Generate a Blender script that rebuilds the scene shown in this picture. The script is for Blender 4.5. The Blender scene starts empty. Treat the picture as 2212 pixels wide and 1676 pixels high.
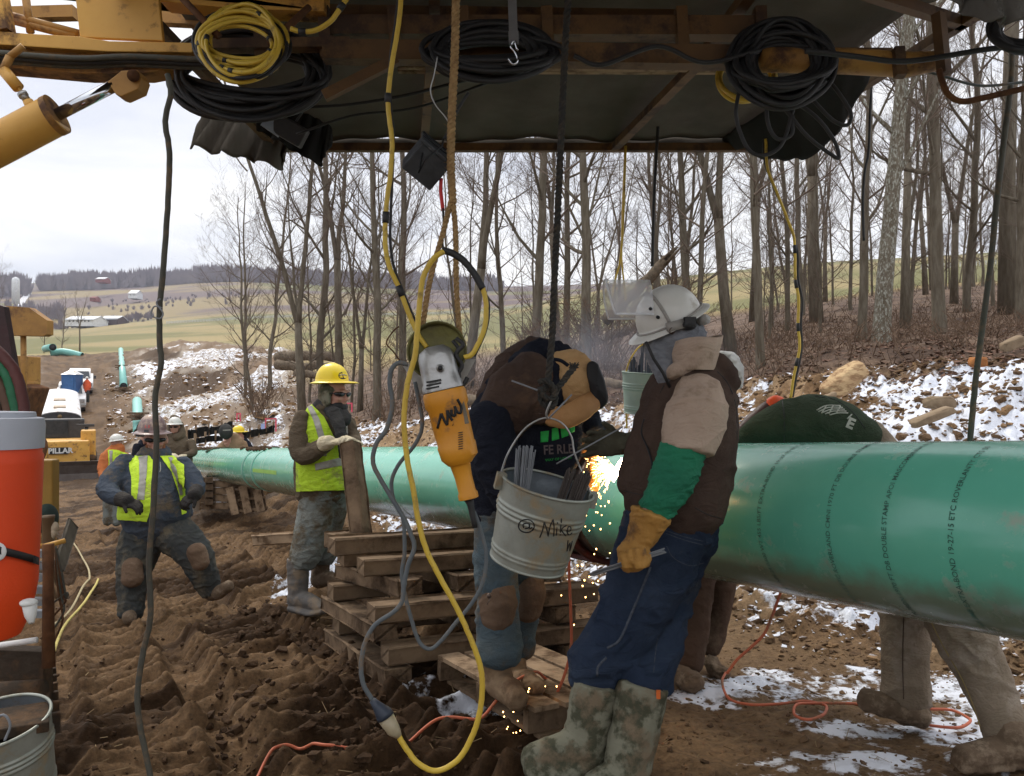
import bpy, bmesh, math, random
import numpy as np
from mathutils import Vector, Matrix, Euler, noise as mnoise
R = math.radians
sc = bpy.context.scene
COL = sc.collection
F = 1841.0; CU = 1106.0; CV = 838.0; CZ = 1.6

# ------------------------------------------------------------------ camera
cam_d = bpy.data.cameras.new("camera"); cam = bpy.data.objects.new("camera", cam_d)
COL.objects.link(cam); sc.camera = cam
cam_d.sensor_width = 36.0; cam_d.lens = 36.0 * F / 2212.0
cam_d.clip_start = 0.05; cam_d.clip_end = 6000
cam.location = (0, 0, CZ); cam.rotation_euler = (R(90), 0, 0)

# ------------------------------------------------------------------ world, sun, exposure
SUN_EL, SUN_AZ = R(48), R(-35)
w = bpy.data.worlds.new("World"); sc.world = w; w.use_nodes = True
nt = w.node_tree; N = nt.nodes; L = nt.links
for n in list(N): N.remove(n)
out = N.new('ShaderNodeOutputWorld'); bg = N.new('ShaderNodeBackground')
sky = N.new('ShaderNodeTexSky'); sky.sky_type = 'NISHITA'; sky.sun_disc = False
sky.sun_elevation = SUN_EL; sky.sun_rotation = SUN_AZ
tc = N.new('ShaderNodeTexCoord'); mp = N.new('ShaderNodeMapping')
mp.inputs['Scale'].default_value = (1.0, 1.0, 5.5); mp.inputs['Rotation'].default_value = (0, R(-2), 0)
n1 = N.new('ShaderNodeTexNoise'); n1.inputs['Scale'].default_value = 2.3; n1.inputs['Detail'].default_value = 7; n1.inputs['Roughness'].default_value = .52
n1.inputs['Distortion'].default_value = .35
cr = N.new('ShaderNodeValToRGB')
cr.color_ramp.elements[0].position = .38; cr.color_ramp.elements[0].color = (6.5, 6.7, 7.4, 1)
cr.color_ramp.elements[1].position = .64; cr.color_ramp.elements[1].color = (9.5, 9.35, 9.2, 1)
mx = N.new('ShaderNodeMixRGB'); mx.inputs[0].default_value = .93
L.new(tc.outputs['Generated'], mp.inputs[0]); L.new(mp.outputs[0], n1.inputs['Vector']); L.new(n1.outputs['Fac'], cr.inputs[0])
zs = N.new('ShaderNodeSeparateXYZ'); L.new(tc.outputs['Generated'], zs.inputs[0]); zr = N.new('ShaderNodeMapRange'); zr.inputs[1].default_value = .40; zr.inputs[2].default_value = 1.0; zr.inputs[3].default_value = 1.0; zr.inputs[4].default_value = 2.0
L.new(zs.outputs[2], zr.inputs[0]); zm = N.new('ShaderNodeMixRGB'); zm.blend_type = 'MULTIPLY'; zm.inputs[0].default_value = 1; L.new(cr.outputs[0], zm.inputs[1]); L.new(zr.outputs[0], zm.inputs[2])   # an overcast dome is brightest overhead
L.new(sky.outputs[0], mx.inputs[1]); L.new(zm.outputs[0], mx.inputs[2]); L.new(mx.outputs[0], bg.inputs[0])
bg.inputs[1].default_value = 0.095; L.new(bg.outputs[0], out.inputs[0])
sd = bpy.data.lights.new("sun", 'SUN'); sd.energy = 1.5; sd.angle = R(14); sd.color = (1, .92, .80)
sun = bpy.data.objects.new("sun", sd); COL.objects.link(sun)
sun.rotation_euler = Vector((math.sin(SUN_AZ) * -1 * math.cos(SUN_EL), -math.cos(SUN_AZ) * math.cos(SUN_EL), -math.sin(SUN_EL))).to_track_quat('-Z', 'Y').to_euler()
sc.view_settings.view_transform = 'Standard'; sc.view_settings.look = 'None'; sc.view_settings.gamma = 1; sc.view_settings.exposure = 0.52
sc.cycles.max_bounces = 6; sc.cycles.transparent_max_bounces = 12; sc.cycles.use_denoising = True
sc.cycles.volume_bounces = 0; sc.cycles.caustics_reflective = False; sc.cycles.caustics_refractive = False

# ------------------------------------------------------------------ helpers
def P(u, v, d): return Vector(((u - CU) / F * d, d, CZ - (v - CV) / F * d))
def px(n, d): return n * d / F

_rng = np.random.RandomState(7)
_perm = _rng.permutation(512).astype(np.int64); _perm = np.concatenate([_perm, _perm, _perm])
_gr = _rng.rand(512).astype(np.float64)
def vnoise(x, y, z=None):
    x = np.asarray(x, float); y = np.asarray(y, float)
    z = np.zeros_like(x) if z is None else np.asarray(z, float)
    xi = np.floor(x).astype(np.int64); yi = np.floor(y).astype(np.int64); zi = np.floor(z).astype(np.int64)
    xf = x - xi; yf = y - yi; zf = z - zi
    def f(t): return t * t * (3 - 2 * t)
    a, b, c = f(xf), f(yf), f(zf)
    def h(i, j, k): return _gr[_perm[(_perm[(_perm[i & 511] + j) & 511] + k) & 511]]
    def lx(j, k): return h(xi, j, k) * (1 - a) + h(xi + 1, j, k) * a
    v0 = lx(yi, zi) * (1 - b) + lx(yi + 1, zi) * b
    v1 = lx(yi, zi + 1) * (1 - b) + lx(yi + 1, zi + 1) * b
    return v0 * (1 - c) + v1 * c
def fbm(x, y, z=None, o=4, g=.5):
    s = 0; a = 1; t = 0
    for i in range(o):
        k = 2.03 ** i
        s = s + a * vnoise(x * k + 17.3 * i, y * k + 5.1 * i, None if z is None else z * k + 3.3 * i); t += a; a *= g
    return s / t

class MB:
    def __init__(s): s.v = []; s.f = []; s.m = []; s.mi = 0
    def add(s, vs, fs):
        b = len(s.v); s.v.extend([tuple(p) for p in vs]); s.f.extend([tuple(b + i for i in f) for f in fs]); s.m.extend([s.mi] * len(fs)); return s
    def box(s, c, size, rot=None, jit=0.0):
        hx, hy, hz = size[0] / 2, size[1] / 2, size[2] / 2
        M = rot if rot is not None else Matrix.Identity(3)
        if isinstance(M, (Euler,)): M = M.to_matrix()
        vs = []
        for sx, sy, sz in ((-1,-1,-1),(1,-1,-1),(1,1,-1),(-1,1,-1),(-1,-1,1),(1,-1,1),(1,1,1),(-1,1,1)):
            p = Vector((sx*hx + random.uniform(-jit, jit), sy*hy + random.uniform(-jit, jit), sz*hz + random.uniform(-jit, jit)))
            vs.append(Vector(c) + M @ p)
        return s.add(vs, [(0,3,2,1),(4,5,6,7),(0,1,5,4),(1,2,6,5),(2,3,7,6),(3,0,4,7)])
    def bar(s, a, b, w, h, up=(0,0,1)):
        a = Vector(a); b = Vector(b); y = (b - a); l = y.length; y.normalize()
        x = y.cross(Vector(up)); x.normalize(); z = x.cross(y)
        M = Matrix((x, y, z)).transposed()
        return s.box((a + b) / 2, (w, l, h), M)
    def tube(s, pts, rad, n=8, cap=True, flat=None):
        pts = [Vector(p) for p in pts]; k = len(pts)
        rad = [rad] * k if not hasattr(rad, '__len__') else list(rad)
        t0 = (pts[1] - pts[0]).normalized()
        a = Vector((0, 0, 1)) if abs(t0.z) < .9 else Vector((1, 0, 0))
        nx = t0.cross(a).normalized(); vs = []; fs = []
        for i, p in enumerate(pts):
            t = (pts[min(i+1, k-1)] - pts[max(i-1, 0)])
            if t.length < 1e-9: t = t0
            t.normalize(); nx = (nx - t * nx.dot(t)); nx.normalize(); ny = t.cross(nx)
            for j in range(n):
                q = 2 * math.pi * j / n
                vs.append(p + (nx * math.cos(q) + ny * math.sin(q)) * rad[i])
        for i in range(k - 1):
            for j in range(n):
                fs.append((i*n+j, i*n+(j+1) % n, (i+1)*n+(j+1) % n, (i+1)*n+j))
        if cap:
            fs.append(tuple(range(n-1, -1, -1))); fs.append(tuple((k-1)*n + j for j in range(n)))
        return s.add(vs, fs)
    def lathe(s, prof, M=None, n=32, close=False):
        M = M or Matrix.Identity(4); vs = []; fs = []; k = len(prof)
        for r, z in prof:
            for j in range(n):
                q = 2 * math.pi * j / n; vs.append(M @ Vector((r * math.cos(q), r * math.sin(q), z)))
        for i in range(k - 1):
            for j in range(n): fs.append((i*n+j, i*n+(j+1) % n, (i+1)*n+(j+1) % n, (i+1)*n+j))
        if close:
            fs.append(tuple(range(n-1, -1, -1))); fs.append(tuple((k-1)*n + j for j in range(n)))
        return s.add(vs, fs)
    def ell(s, c, r, rot=None, n=16, m=10):
        c = Vector(c); M = rot if rot is not None else Matrix.Identity(3)
        vs = [c + M @ Vector((0, 0, -r[2]))]; fs = []
        for i in range(1, m):
            th = math.pi * i / m
            for j in range(n):
                q = 2 * math.pi * j / n
                vs.append(c + M @ Vector((r[0]*math.sin(th)*math.cos(q), r[1]*math.sin(th)*math.sin(q), -r[2]*math.cos(th))))
        vs.append(c + M @ Vector((0, 0, r[2]))); e = len(vs) - 1
        for j in range(n):
            fs.append((0, 1 + (j+1) % n, 1 + j)); fs.append((e, e - n + j, e - n + (j+1) % n))
        for i in range(m - 2):
            for j in range(n): fs.append((1+i*n+j, 1+i*n+(j+1) % n, 1+(i+1)*n+(j+1) % n, 1+(i+1)*n+j))
        return s.add(vs, fs)
    def mesh(s, off=(0,0,0)):
        me = bpy.data.meshes.new("m"); o = Vector(off)
        v = np.array(s.v, dtype=np.float64).reshape(-1, 3) - np.array(o)
        me.from_pydata(v.tolist(), [], s.f); me.update()
        return me

def wpos(o):
    p = Vector((0, 0, 0))
    while o is not None: p = p + o.location; o = o.parent
    return p
def setp(o, label=None, cat=None, group=None, kind=None):
    if label: o['label'] = label
    if cat: o['category'] = cat
    if group: o['group'] = group
    if kind: o['kind'] = kind
    return o
def thing(name, label, cat, loc=(0,0,0), group=None):
    o = bpy.data.objects.new(name, None); COL.objects.link(o); o.location = Vector(loc); o.empty_display_size = .1
    return setp(o, label, cat, group)
def obj(name, mb, mat, parent=None, smooth=True, label=None, cat=None, group=None, kind=None, bevel=0, auto=None):
    if parent is not None: off = wpos(parent)
    else:
        if isinstance(mb, MB):
            a = np.array(mb.v); off = Vector((float(a[:,0].mean()), float(a[:,1].mean()), float(a[:,2].min())))
        else: off = Vector((0,0,0))
    me = mb.mesh(off) if isinstance(mb, MB) else mb
    if not isinstance(mb, MB) and parent is not None:
        me.transform(Matrix.Translation(-off))
    mats = mat if isinstance(mat, (list, tuple)) else [mat]
    for m in mats: me.materials.append(m)
    if isinstance(mb, MB) and any(mb.m): me.polygons.foreach_set('material_index', mb.m)
    me.polygons.foreach_set('use_smooth', [bool(smooth)] * len(me.polygons))
    o = bpy.data.objects.new(name, me); COL.objects.link(o)
    if parent is not None: o.parent = parent
    else: o.location = off
    if bevel:
        b = o.modifiers.new("b", 'BEVEL'); b.width = bevel; b.segments = 2; b.limit_method = 'ANGLE'; b.angle_limit = R(35)
    if smooth and auto:
        try: me.set_sharp_from_angle(angle=R(auto))
        except Exception: pass
    return setp(o, label, cat, group, kind)
def dup(o, loc=None, parent=None, rotz=None, scale=None, label=None, group=None):
    c = o.copy(); COL.objects.link(c)
    if parent is not None: c.parent = parent
    for ch in list(o.children): dup(ch, parent=c)
    if loc is not None: c.location = loc
    if rotz is not None: c.rotation_euler = (c.rotation_euler[0], c.rotation_euler[1], rotz)
    if scale is not None: c.scale = scale if hasattr(scale, '__len__') else (scale,) * 3
    if label: c['label'] = label
    if group: c['group'] = group
    return c

def spline(pts, per=8):
    pts = [Vector(p) for p in pts]
    if len(pts) < 3: return pts
    q = [pts[0] * 2 - pts[1]] + pts + [pts[-1] * 2 - pts[-2]]; o = []
    for i in range(1, len(q) - 2):
        a, b, c, d = q[i-1], q[i], q[i+1], q[i+2]
        for k in range(per):
            t = k / per
            o.append(.5 * ((2*b) + (c - a)*t + (2*a - 5*b + 4*c - d)*t*t + (3*b - a - 3*c + d)*t*t*t))
    o.append(pts[-1]); return o
def PS(l, d=None, per=8):
    return spline([P(*q) if d is None else P(q[0], q[1], q[2] if len(q) > 2 else d) for q in l], per)
def rope(mb, path, r, strands=3, pitch=.05, n=6):
    L_ = [0]
    for i in range(1, len(path)): L_.append(L_[-1] + (path[i] - path[i-1]).length)
    tot = L_[-1]; m = max(8, int(tot / (pitch / 7))); fr = []; j = 0
    for i in range(m + 1):
        s_ = tot * i / m
        while j < len(path) - 2 and L_[j+1] < s_: j += 1
        t = (s_ - L_[j]) / max(1e-9, L_[j+1] - L_[j]); fr.append((path[j].lerp(path[j+1], min(1, t)), s_))
    for k in range(strands):
        pts = []; nx = Vector((1, 0, 0))
        for i, (p, s_) in enumerate(fr):
            t = fr[min(i+1, m)][0] - fr[max(i-1, 0)][0]; t.normalize()
            nx = nx - t * nx.dot(t); nx.normalize(); ny = t.cross(nx)
            q = 2 * math.pi * (s_ / pitch + k / strands)
            pts.append(p + (nx * math.cos(q) + ny * math.sin(q)) * r * .52)
        mb.tube(pts, r * .56, n)
    return mb

# ------------------------------------------------------------------ materials
def srgb(r, g, b):
    def f(c):
        c /= 255.0
        return c / 12.92 if c <= .04045 else ((c + .055) / 1.055) ** 2.4
    return (f(r), f(g), f(b), 1)
MATS = {}
def mat(name, c1, c2=None, scale=8, rough=.7, metal=0, bump=.2, bscale=60, dirt=None, dirtamt=.4, dscale=3, spec=.4, stretch=None, emit=None, es=0, coat=0, weave=0, fold=None, det=6, noisepos=(.35,.65)):
    if name in MATS: return MATS[name]
    if fold is None: fold = .26 if (rough >= .8 and bscale >= 110 and bscale < 200) else 0
    m = bpy.data.materials.new(name); m.use_nodes = True; t = m.node_tree; Nn = t.nodes; Ll = t.links
    b = Nn['Principled BSDF']; c1 = tuple(c1)[:3] + (1,)
    c2 = tuple(c2)[:3] + (1,) if c2 else tuple(x * .72 for x in c1[:3]) + (1,)
    g = Nn.new('ShaderNodeTexCoord'); mpn = Nn.new('ShaderNodeMapping'); Ll.new(g.outputs['Object'], mpn.inputs[0])
    if stretch: mpn.inputs['Scale'].default_value = stretch
    a = Nn.new('ShaderNodeTexNoise'); a.inputs['Scale'].default_value = scale; a.inputs['Detail'].default_value = det; a.inputs['Roughness'].default_value = .6
    Ll.new(mpn.outputs[0], a.inputs['Vector'])
    r = Nn.new('ShaderNodeValToRGB'); r.color_ramp.elements[0].color = c1; r.color_ramp.elements[1].color = c2
    r.color_ramp.elements[0].position, r.color_ramp.elements[1].position = noisepos
    Ll.new(a.outputs['Fac'], r.inputs[0]); colr = r.outputs[0]
    if dirt:
        dn = Nn.new('ShaderNodeTexNoise'); dn.inputs['Scale'].default_value = dscale; dn.inputs['Detail'].default_value = 8; dn.inputs['Roughness'].default_value = .7
        Ll.new(mpn.outputs[0], dn.inputs['Vector'])
        dr = Nn.new('ShaderNodeValToRGB'); dr.color_ramp.elements[0].position = .62 - dirtamt * .35; dr.color_ramp.elements[1].position = .72 - dirtamt * .3
        Ll.new(dn.outputs['Fac'], dr.inputs[0])
        mm = Nn.new('ShaderNodeMixRGB'); mm.inputs[2].default_value = tuple(dirt)[:3] + (1,); Ll.new(dr.outputs[0], mm.inputs[0]); Ll.new(colr, mm.inputs[1]); colr = mm.outputs[0]
        rr = Nn.new('ShaderNodeMapRange'); rr.inputs[3].default_value = rough; rr.inputs[4].default_value = max(rough, .85); Ll.new(dr.outputs[0], rr.inputs[0]); Ll.new(rr.outputs[0], b.inputs['Roughness'])
    else: b.inputs['Roughness'].default_value = rough
    Ll.new(colr, b.inputs['Base Color'])
    if rough >= .84 and spec == .4: spec = .12
    b.inputs['Metallic'].default_value = metal; b.inputs['Specular IOR Level'].default_value = spec
    if coat: b.inputs['Coat Weight'].default_value = coat; b.inputs['Coat Roughness'].default_value = .15
    if bump:
        bn = Nn.new('ShaderNodeTexNoise'); bn.inputs['Scale'].default_value = bscale; bn.inputs['Detail'].default_value = 5
        Ll.new(mpn.outputs[0], bn.inputs['Vector']); h = bn.outputs['Fac']
        if weave:
            wv = Nn.new('ShaderNodeTexWave'); wv.inputs['Scale'].default_value = weave; wv.wave_type = 'BANDS'; wv.bands_direction = 'DIAGONAL'
            Ll.new(g.outputs['Object'], wv.inputs['Vector'])
            ad = Nn.new('ShaderNodeMath'); ad.operation = 'ADD'; Ll.new(h, ad.inputs[0]); Ll.new(wv.outputs['Fac'], ad.inputs[1]); h = ad.outputs[0]
        bp = Nn.new('ShaderNodeBump'); bp.inputs['Strength'].default_value = bump; bp.inputs['Distance'].default_value = .01
        Ll.new(h, bp.inputs['Height']); Ll.new(bp.outputs[0], b.inputs['Normal'])
        if fold:   # soft creases of worn cloth
            fn = Nn.new('ShaderNodeTexNoise'); fn.inputs['Scale'].default_value = 8; fn.inputs['Detail'].default_value = 2; fn.inputs['Distortion'].default_value = 1.6
            fm = Nn.new('ShaderNodeMapping'); fm.inputs['Scale'].default_value = (1, 1, 1.9); fm.inputs['Rotation'].default_value = (.3, .5, .2); Ll.new(g.outputs['Object'], fm.inputs[0]); Ll.new(fm.outputs[0], fn.inputs['Vector'])
            fr = Nn.new('ShaderNodeMath'); fr.operation = 'PINGPONG'; fr.inputs[1].default_value = .12; Ll.new(fn.outputs['Fac'], fr.inputs[0])
            fb = Nn.new('ShaderNodeBump'); fb.inputs['Strength'].default_value = fold; fb.inputs['Distance'].default_value = .09; Ll.new(fr.outputs[0], fb.inputs['Height']); Ll.new(fb.outputs[0], bp.inputs['Normal'])
    if emit: b.inputs['Emission Color'].default_value = tuple(emit)[:3] + (1,); b.inputs['Emission Strength'].default_value = es
    MATS[name] = m; return m

# ------------------------------------------------------------------ terrain
UC = [-900, -300, 0, 120, 200, 300, 400, 500, 600, 850, 1100, 1400, 1700, 2000, 2300, 2900, 3600]
def plane_v(d): return 972 + 2136.0 / d
TAB = {  # depth : image heights for the columns above
 1:   [None]*17,
 3:   [1740,1740,1730,1720,1712,1704,1695,1690,1686,1684,1684,1684,1684,1684,1684,1684,1684],
 4.5: [1560,1560,1550,1540,1520,1500,1480,1465,1456,1449,1447,1447,1447,1440,1430,1400,1400],
 6:   [1440,1440,1430,1415,1400,1385,1365,1345,1328,1326,1326,1326,1270,1225,1180,1150,1150],
 7.5: [1345,1345,1350,1345,1340,1334,1322,1300,1268,1256,1256,1250,1110,1020,960,930,930],
 9:   [1280,1280,1285,1285,1280,1270,1255,1230,1212,1208,1205,1170,980,845,775,740,740],
 10.5:[1235,1235,1240,1245,1240,1225,1210,1185,1176,1170,1130,1060,860,765,735,700,700],
 12:  [1200,1200,1205,1210,1205,1190,1175,1158,1150,1110,1035,950,790,745,722,680,680],
 14:  [1165,1165,1168,1170,1168,1155,1145,1132,1125,1010,930,868,765,735,712,660,660],
 16:  [1138,1138,1140,1140,1138,1130,1118,1108,1090,945,865,835,752,728,704,650,650],
 19:  [1110,1110,1112,1112,1110,1095,1080,1062,1035,905,835,812,735,715,690,640,640],
 23:  [1085,1085,1085,1085,1080,1060,1035,1010,985,888,818,790,712,690,665,625,625],
 28:  [1050,1050,1052,1055,1050,1025,1000,975,950,868,805,768,690,660,635,610,610],
 35:  [1000,1000,1005,1030,1025,990,968,940,915,835,788,735,672,630,615,600,600],
 45:  [930,930,950,1000,1000,950,932,910,865,800,770,705,665,620,612,600,600],
 55:  [870,870,890,955,950,915,902,880,825,785,765,700,668,622,615,600,600],
 65:  [820,820,830,880,893,880,878,850,795,775,762,705,675,630,620,600,600],
 75:  [795,795,800,842,852,855,850,815,778,772,760,712,682,640,625,605,605],
 90:  [775,775,780,805,812,822,770,748,772,770,758,715,685,645,625,600,600],
 110: [768,768,772,775,778,768,712,756,765,768,755,712,682,640,622,595,595],
 130: [765,765,768,762,762,764,728,742,768,766,752,706,675,632,615,590,590],
 200: [770,770,768,758,757,756,756,756,755,750,738,685,650,615,600,570,570],
 300: [740,740,735,728,725,722,720,716,714,712,700,638,602,575,560,540,540],
 450: [735,735,728,718,712,700,690,684,678,672,662,588,556,538,518,505,505],
 520: [740,740,733,722,716,704,694,688,682,676,666,596,566,548,528,510,510],
 650: [712,712,706,697,692,684,678,672,668,664,660,620,590,570,550,530,530],
 800: [680,680,674,668,662,655,645,632,640,650,650,620,600,580,560,540,540],
 950: [655,655,648,645,640,630,616,606,615,635,640,620,600,580,560,540,540],
 1200:[610,610,612,612,610,606,602,598,600,612,622,610,590,570,550,540,540],
 1500:[604,604,606,606,605,602,600,598,600,608,616,606,590,570,550,540,540],
}
TAB[1] = [838 + (1.16 + .0728) * F + 60] * 17
ds = sorted(TAB); TB = np.array([TAB[k] for k in ds], float)
def rowsgen():
    r = []; y = 2.4
    while y < 26: r.append(y); y *= 1.0036
    while y < 140: r.append(y); y *= 1.008
    while y < 1500: r.append(y); y *= 1.02
    return r
YR = np.array(rowsgen())
SC = np.concatenate([-np.geomspace(3.2, .72, 40)[:-1], np.linspace(-.72, .72, 860), np.geomspace(.72, 3.2, 40)[1:]])
def box1(a, n, ax):
    if n < 2: return a
    k = np.ones(n) / n; pad = n // 2
    ap = np.concatenate([np.repeat(a.take([0], ax), pad, ax), a, np.repeat(a.take([-1], ax), n - 1 - pad, ax)], ax)
    return np.apply_along_axis(lambda q: np.convolve(q, k, 'valid'), ax, ap)
def base_grid():
    lr = np.log(YR); ld = np.log(np.array(ds)); UU = CU + SC * F
    A = np.array([np.interp(UU, UC, TB[i]) for i in range(len(ds))])
    V = np.empty((len(YR), len(SC)))
    for j in range(len(SC)): V[:, j] = np.interp(lr, ld, A[:, j])
    for _ in range(2): V = box1(box1(V, 26, 0), 60, 1)
    return V
VG = base_grid()
SS, YY = np.meshgrid(SC, YR); XX = SS * YY; UG = CU + SS * F
ZG = CZ - (VG - CV) / F * YY
def sstep(a, b, x): t = np.clip((x - a) / (b - a), 0, 1); return t * t * (3 - 2 * t)
# zones
BU = [-900, 600, 850, 1100, 1400, 1700, 2000, 2300, 3600]
D1 = np.interp(UG, BU, [40, 22, 10, 8.6, 6.4, 4.9, 4.3, 4.0, 3.8]); D2 = np.interp(UG, BU, [90, 40, 18.5, 15.5, 14, 11.8, 10, 9.3, 9])
bank = sstep(0, .8, YY - D1) * (1 - sstep(-.4, .8, YY - D2)) * sstep(560, 760, UG)
forest = sstep(-.4, .8, YY - D2) * (1 - sstep(44, 60, YY)) * sstep(560, 640, UG)
slope = sstep(15, 24, YY) * (1 - sstep(118, 135, YY)) * sstep(215, 300, UG - 45 * sstep(.3, .7, fbm(XX * .2, YY * .2))) * (1 - sstep(600, 680, UG))
lbank = sstep(32, 40, YY) * (1 - sstep(90, 120, YY)) * (1 - sstep(60, 115, UG))
field = sstep(46, 60, YY) * sstep(600, 700, UG); field = np.maximum(field, sstep(118, 134, YY + 12 * (fbm(XX * .05, YY * .05) - .5)))
hills = sstep(500, 640, YY)
mud = np.clip(1 - bank - forest - slope - lbank - field, 0, 1)
# relief
ca, sa = math.cos(R(27.8)), math.sin(R(27.8)); AL = -XX * sa + YY * ca; LT = XX * ca + YY * sa
nearw = 1 - sstep(26, 40, YY)
lane = sstep(.35, .6, fbm(LT * .9, AL * .12, o=2))
churn = (fbm(XX * 3.1, YY * 3.1, o=5) - .5)
clod = np.abs(fbm(XX * 7, YY * 7, o=4) - .5)
grous = fbm(LT * 1.7 + 3, AL * 7.5 + 1.2 * fbm(XX * 1.3, YY * 1.3, o=2), o=4) - .5
g2 = np.abs(fbm(LT * 3.0 + 30, AL * 13 + 2.0 * fbm(XX * 2, YY * 2, o=2), o=3) - .5)
rightw = sstep(1150, 1500, UG) * mud
lq = LT / .66 + .25 * (fbm(LT * .3, AL * .25, o=2) - .5); li = np.floor(lq); lf = np.abs(lq - li - .5)
lanem = 1 - sstep(.30, .44, lf + .10 * (fbm(XX * 2.5, YY * 2.5, o=3) - .5))
bar = .5 + .5 * np.sin(2 * np.pi * AL / .175 + li * 2.1 + (LT - li * .66) * 2.2 + 3.0 * (fbm(XX * 1.6, YY * 1.6, o=3) - .5)); bar = bar ** 1.6
pres = sstep(.36, .56, fbm(XX * .55 + 8, YY * .55, o=3)) * (1 - rightw) * (1 - sstep(13, 20, YY))
rel = mud * nearw * (lanem * pres * (bar * .075 - .04) - (1 - lanem) * .07 * pres + np.exp(-((lf - .29) / .05) ** 2) * .035 * pres + churn * .15 * (1 - .35 * lanem * pres) + (grous * .22 + .07 * (.12 - g2)) * (1 - .85 * rightw) * (.4 + .6 * lane) + clod * .12 * (1 - .6 * lanem * pres) - .03 + (fbm(LT * .8, AL * .25, o=2) - .5) * .16)
rel = rel * (1 - .55 * rightw)
rel += bank * ((fbm(XX * 2.2, YY * 2.2, o=5) - .5) * .5 + (np.abs(fbm(XX * 6, YY * 6, o=4) - .5)) * .3 - .06)
rel += forest * nearw * (fbm(XX * 1.2, YY * 1.2, o=4) - .5) * .25
rel += (slope + lbank) * ((fbm(XX * .35, YY * .35, o=5) - .5) * 2.2 + np.abs(fbm(XX * 1.1, YY * 1.1, o=4) - .5) * .9) * sstep(15, 30, YY)
rel += mud * (1 - nearw) * (fbm(XX * .5, YY * .5, o=5) - .5) * 1.0
rel += field * (fbm(XX * .01, YY * .01, o=3) - .5) * 2.0
rel *= sstep(2.2, 3.0, YY)
ZG = ZG + rel
def gz(x, y):
    y = max(YR[0], min(YR[-1], y)); i = int(np.searchsorted(YR, y)) ; i = max(1, min(len(YR)-1, i))
    s_ = x / y; j = int(np.searchsorted(SC, s_)); j = max(1, min(len(SC)-1, j))
    ty = (y - YR[i-1]) / (YR[i] - YR[i-1]); tx = min(1, max(0, (s_ - SC[j-1]) / (SC[j] - SC[j-1])))
    a = ZG[i-1, j-1] * (1-tx) + ZG[i-1, j] * tx; b = ZG[i, j-1] * (1-tx) + ZG[i, j] * tx
    return float(a * (1-ty) + b * ty)
def PG(u, d, dz=0.0):
    x = (u - CU) / F * d; return Vector((x, d, gz(x, d) + dz))

C_mud = np.array([.045, .025, .0125]); C_mud2 = np.array([.148, .090, .047]); C_dirt = np.array([.26, .175, .10])
C_leaf = np.array([.088, .058, .042]); C_leaf2 = np.array([.16, .11, .078]); C_grass = np.array([.135, .128, .042]); C_straw = np.array([.29, .22, .10]); C_brush = np.array([.105, .072, .070])
def mixc(a, b, t): return a * (1 - t[..., None]) + b * t[..., None]
nz1 = fbm(XX * 1.5, YY * 1.5, o=4); nz2 = fbm(XX * .15, YY * .15, o=4); nz3 = fbm(XX * .02, YY * .02, o=4)
cc = mixc(C_mud, C_mud2, sstep(.38, .64, nz1))
cc = mixc(cc, C_mud2 * .95, sstep(25, 60, YY) * .6)
cc = mixc(cc, mixc(C_mud2 * 1.25, C_dirt * .62, nz1), rightw * .8)
cc = mixc(cc, mixc(C_dirt * 1.1, C_mud2 * 1.1, sstep(.42, .62, nz1)), bank)
cc = mixc(cc, mixc(C_leaf, C_leaf2, sstep(.35, .6, nz1)), forest)
dark = sstep(.52, .58, nz2) * sstep(25, 50, YY)
cc = mixc(cc, mixc(mixc(np.array([.40, .35, .29]), np.array([.23, .185, .145]), sstep(.42, .58, nz1)), C_mud2, dark * .8), np.clip(slope + lbank, 0, 1))
gr = mixc(C_grass, C_straw, sstep(.38, .66, nz3 + .1 * (nz2 - .5)) * .75)
pale = np.exp(-((VG - 738) / 9.0) ** 2) * sstep(300, 600, UG) * .5
gr = mixc(gr, C_straw * 1.25, pale)
cc = mixc(cc, gr, field)
hb = mixc(C_straw * .72, C_brush, sstep(.36, .46, fbm(XX * .006 + 2, YY * .009, o=4)))
hb = mixc(hb, C_grass, sstep(.66, .7, fbm(XX * .004 + 9, YY * .006, o=3)))
cc = mixc(cc, hb, hills)
# two tongues of fresh dark spoil on the far slope
def patch(u0, v0, ru, rv, rot=0):
    c_, s_ = math.cos(rot), math.sin(rot); du = UG - u0; dv = VG - v0
    a = (du * c_ + dv * s_) / ru; b = (-du * s_ + dv * c_) / rv
    return 1 - sstep(.8, 1.15, np.sqrt(a * a + b * b) + .5 * (fbm(XX * .25, YY * .25, o=4) - .5))
pt = np.clip(patch(408, 832, 88, 34, -.22) + patch(345, 772, 45, 12, -.1), 0, 1) * slope
cc = mixc(cc, C_mud * 1.25, pt)
rd = mud * sstep(.4, .6, fbm(LT * 2.2, AL * .3, o=3)) * sstep(20, 40, YY); cc = mixc(cc, C_mud * 1.3, rd * .6)
sn = bank * (.55 + .13 * sstep(1500, 2100, UG)) * (1 - .45 * sstep(.5, .66, fbm(XX * .5, YY * .5, o=3)))
sn = np.maximum(sn, slope * .535 * (1 - pt) * (1 - dark * .6)); sn = np.maximum(sn, lbank * .5)
flat = sstep(225, 262, UG) * (1 - sstep(375, 440, UG)) * sstep(775, 790, VG) * (1 - sstep(835, 850, VG)) * slope * (1 - pt); sn = np.maximum(sn, flat * .62)
sn = np.maximum(sn, rightw * .535 * sstep(.36, .62, fbm(XX * .9 + 4, YY * 1.4, o=3)))
cr2 = np.exp(-(((XX + .15) / .75) ** 2 + ((YY - 4.2) / .75) ** 2)) + np.exp(-(((XX + 1.9) / .5) ** 2 + ((YY - 8.0) / 1.6) ** 2)) + np.exp(-(((XX + .9) / 1.3) ** 2 + ((YY - 8.6) / 1.2) ** 2))
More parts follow.
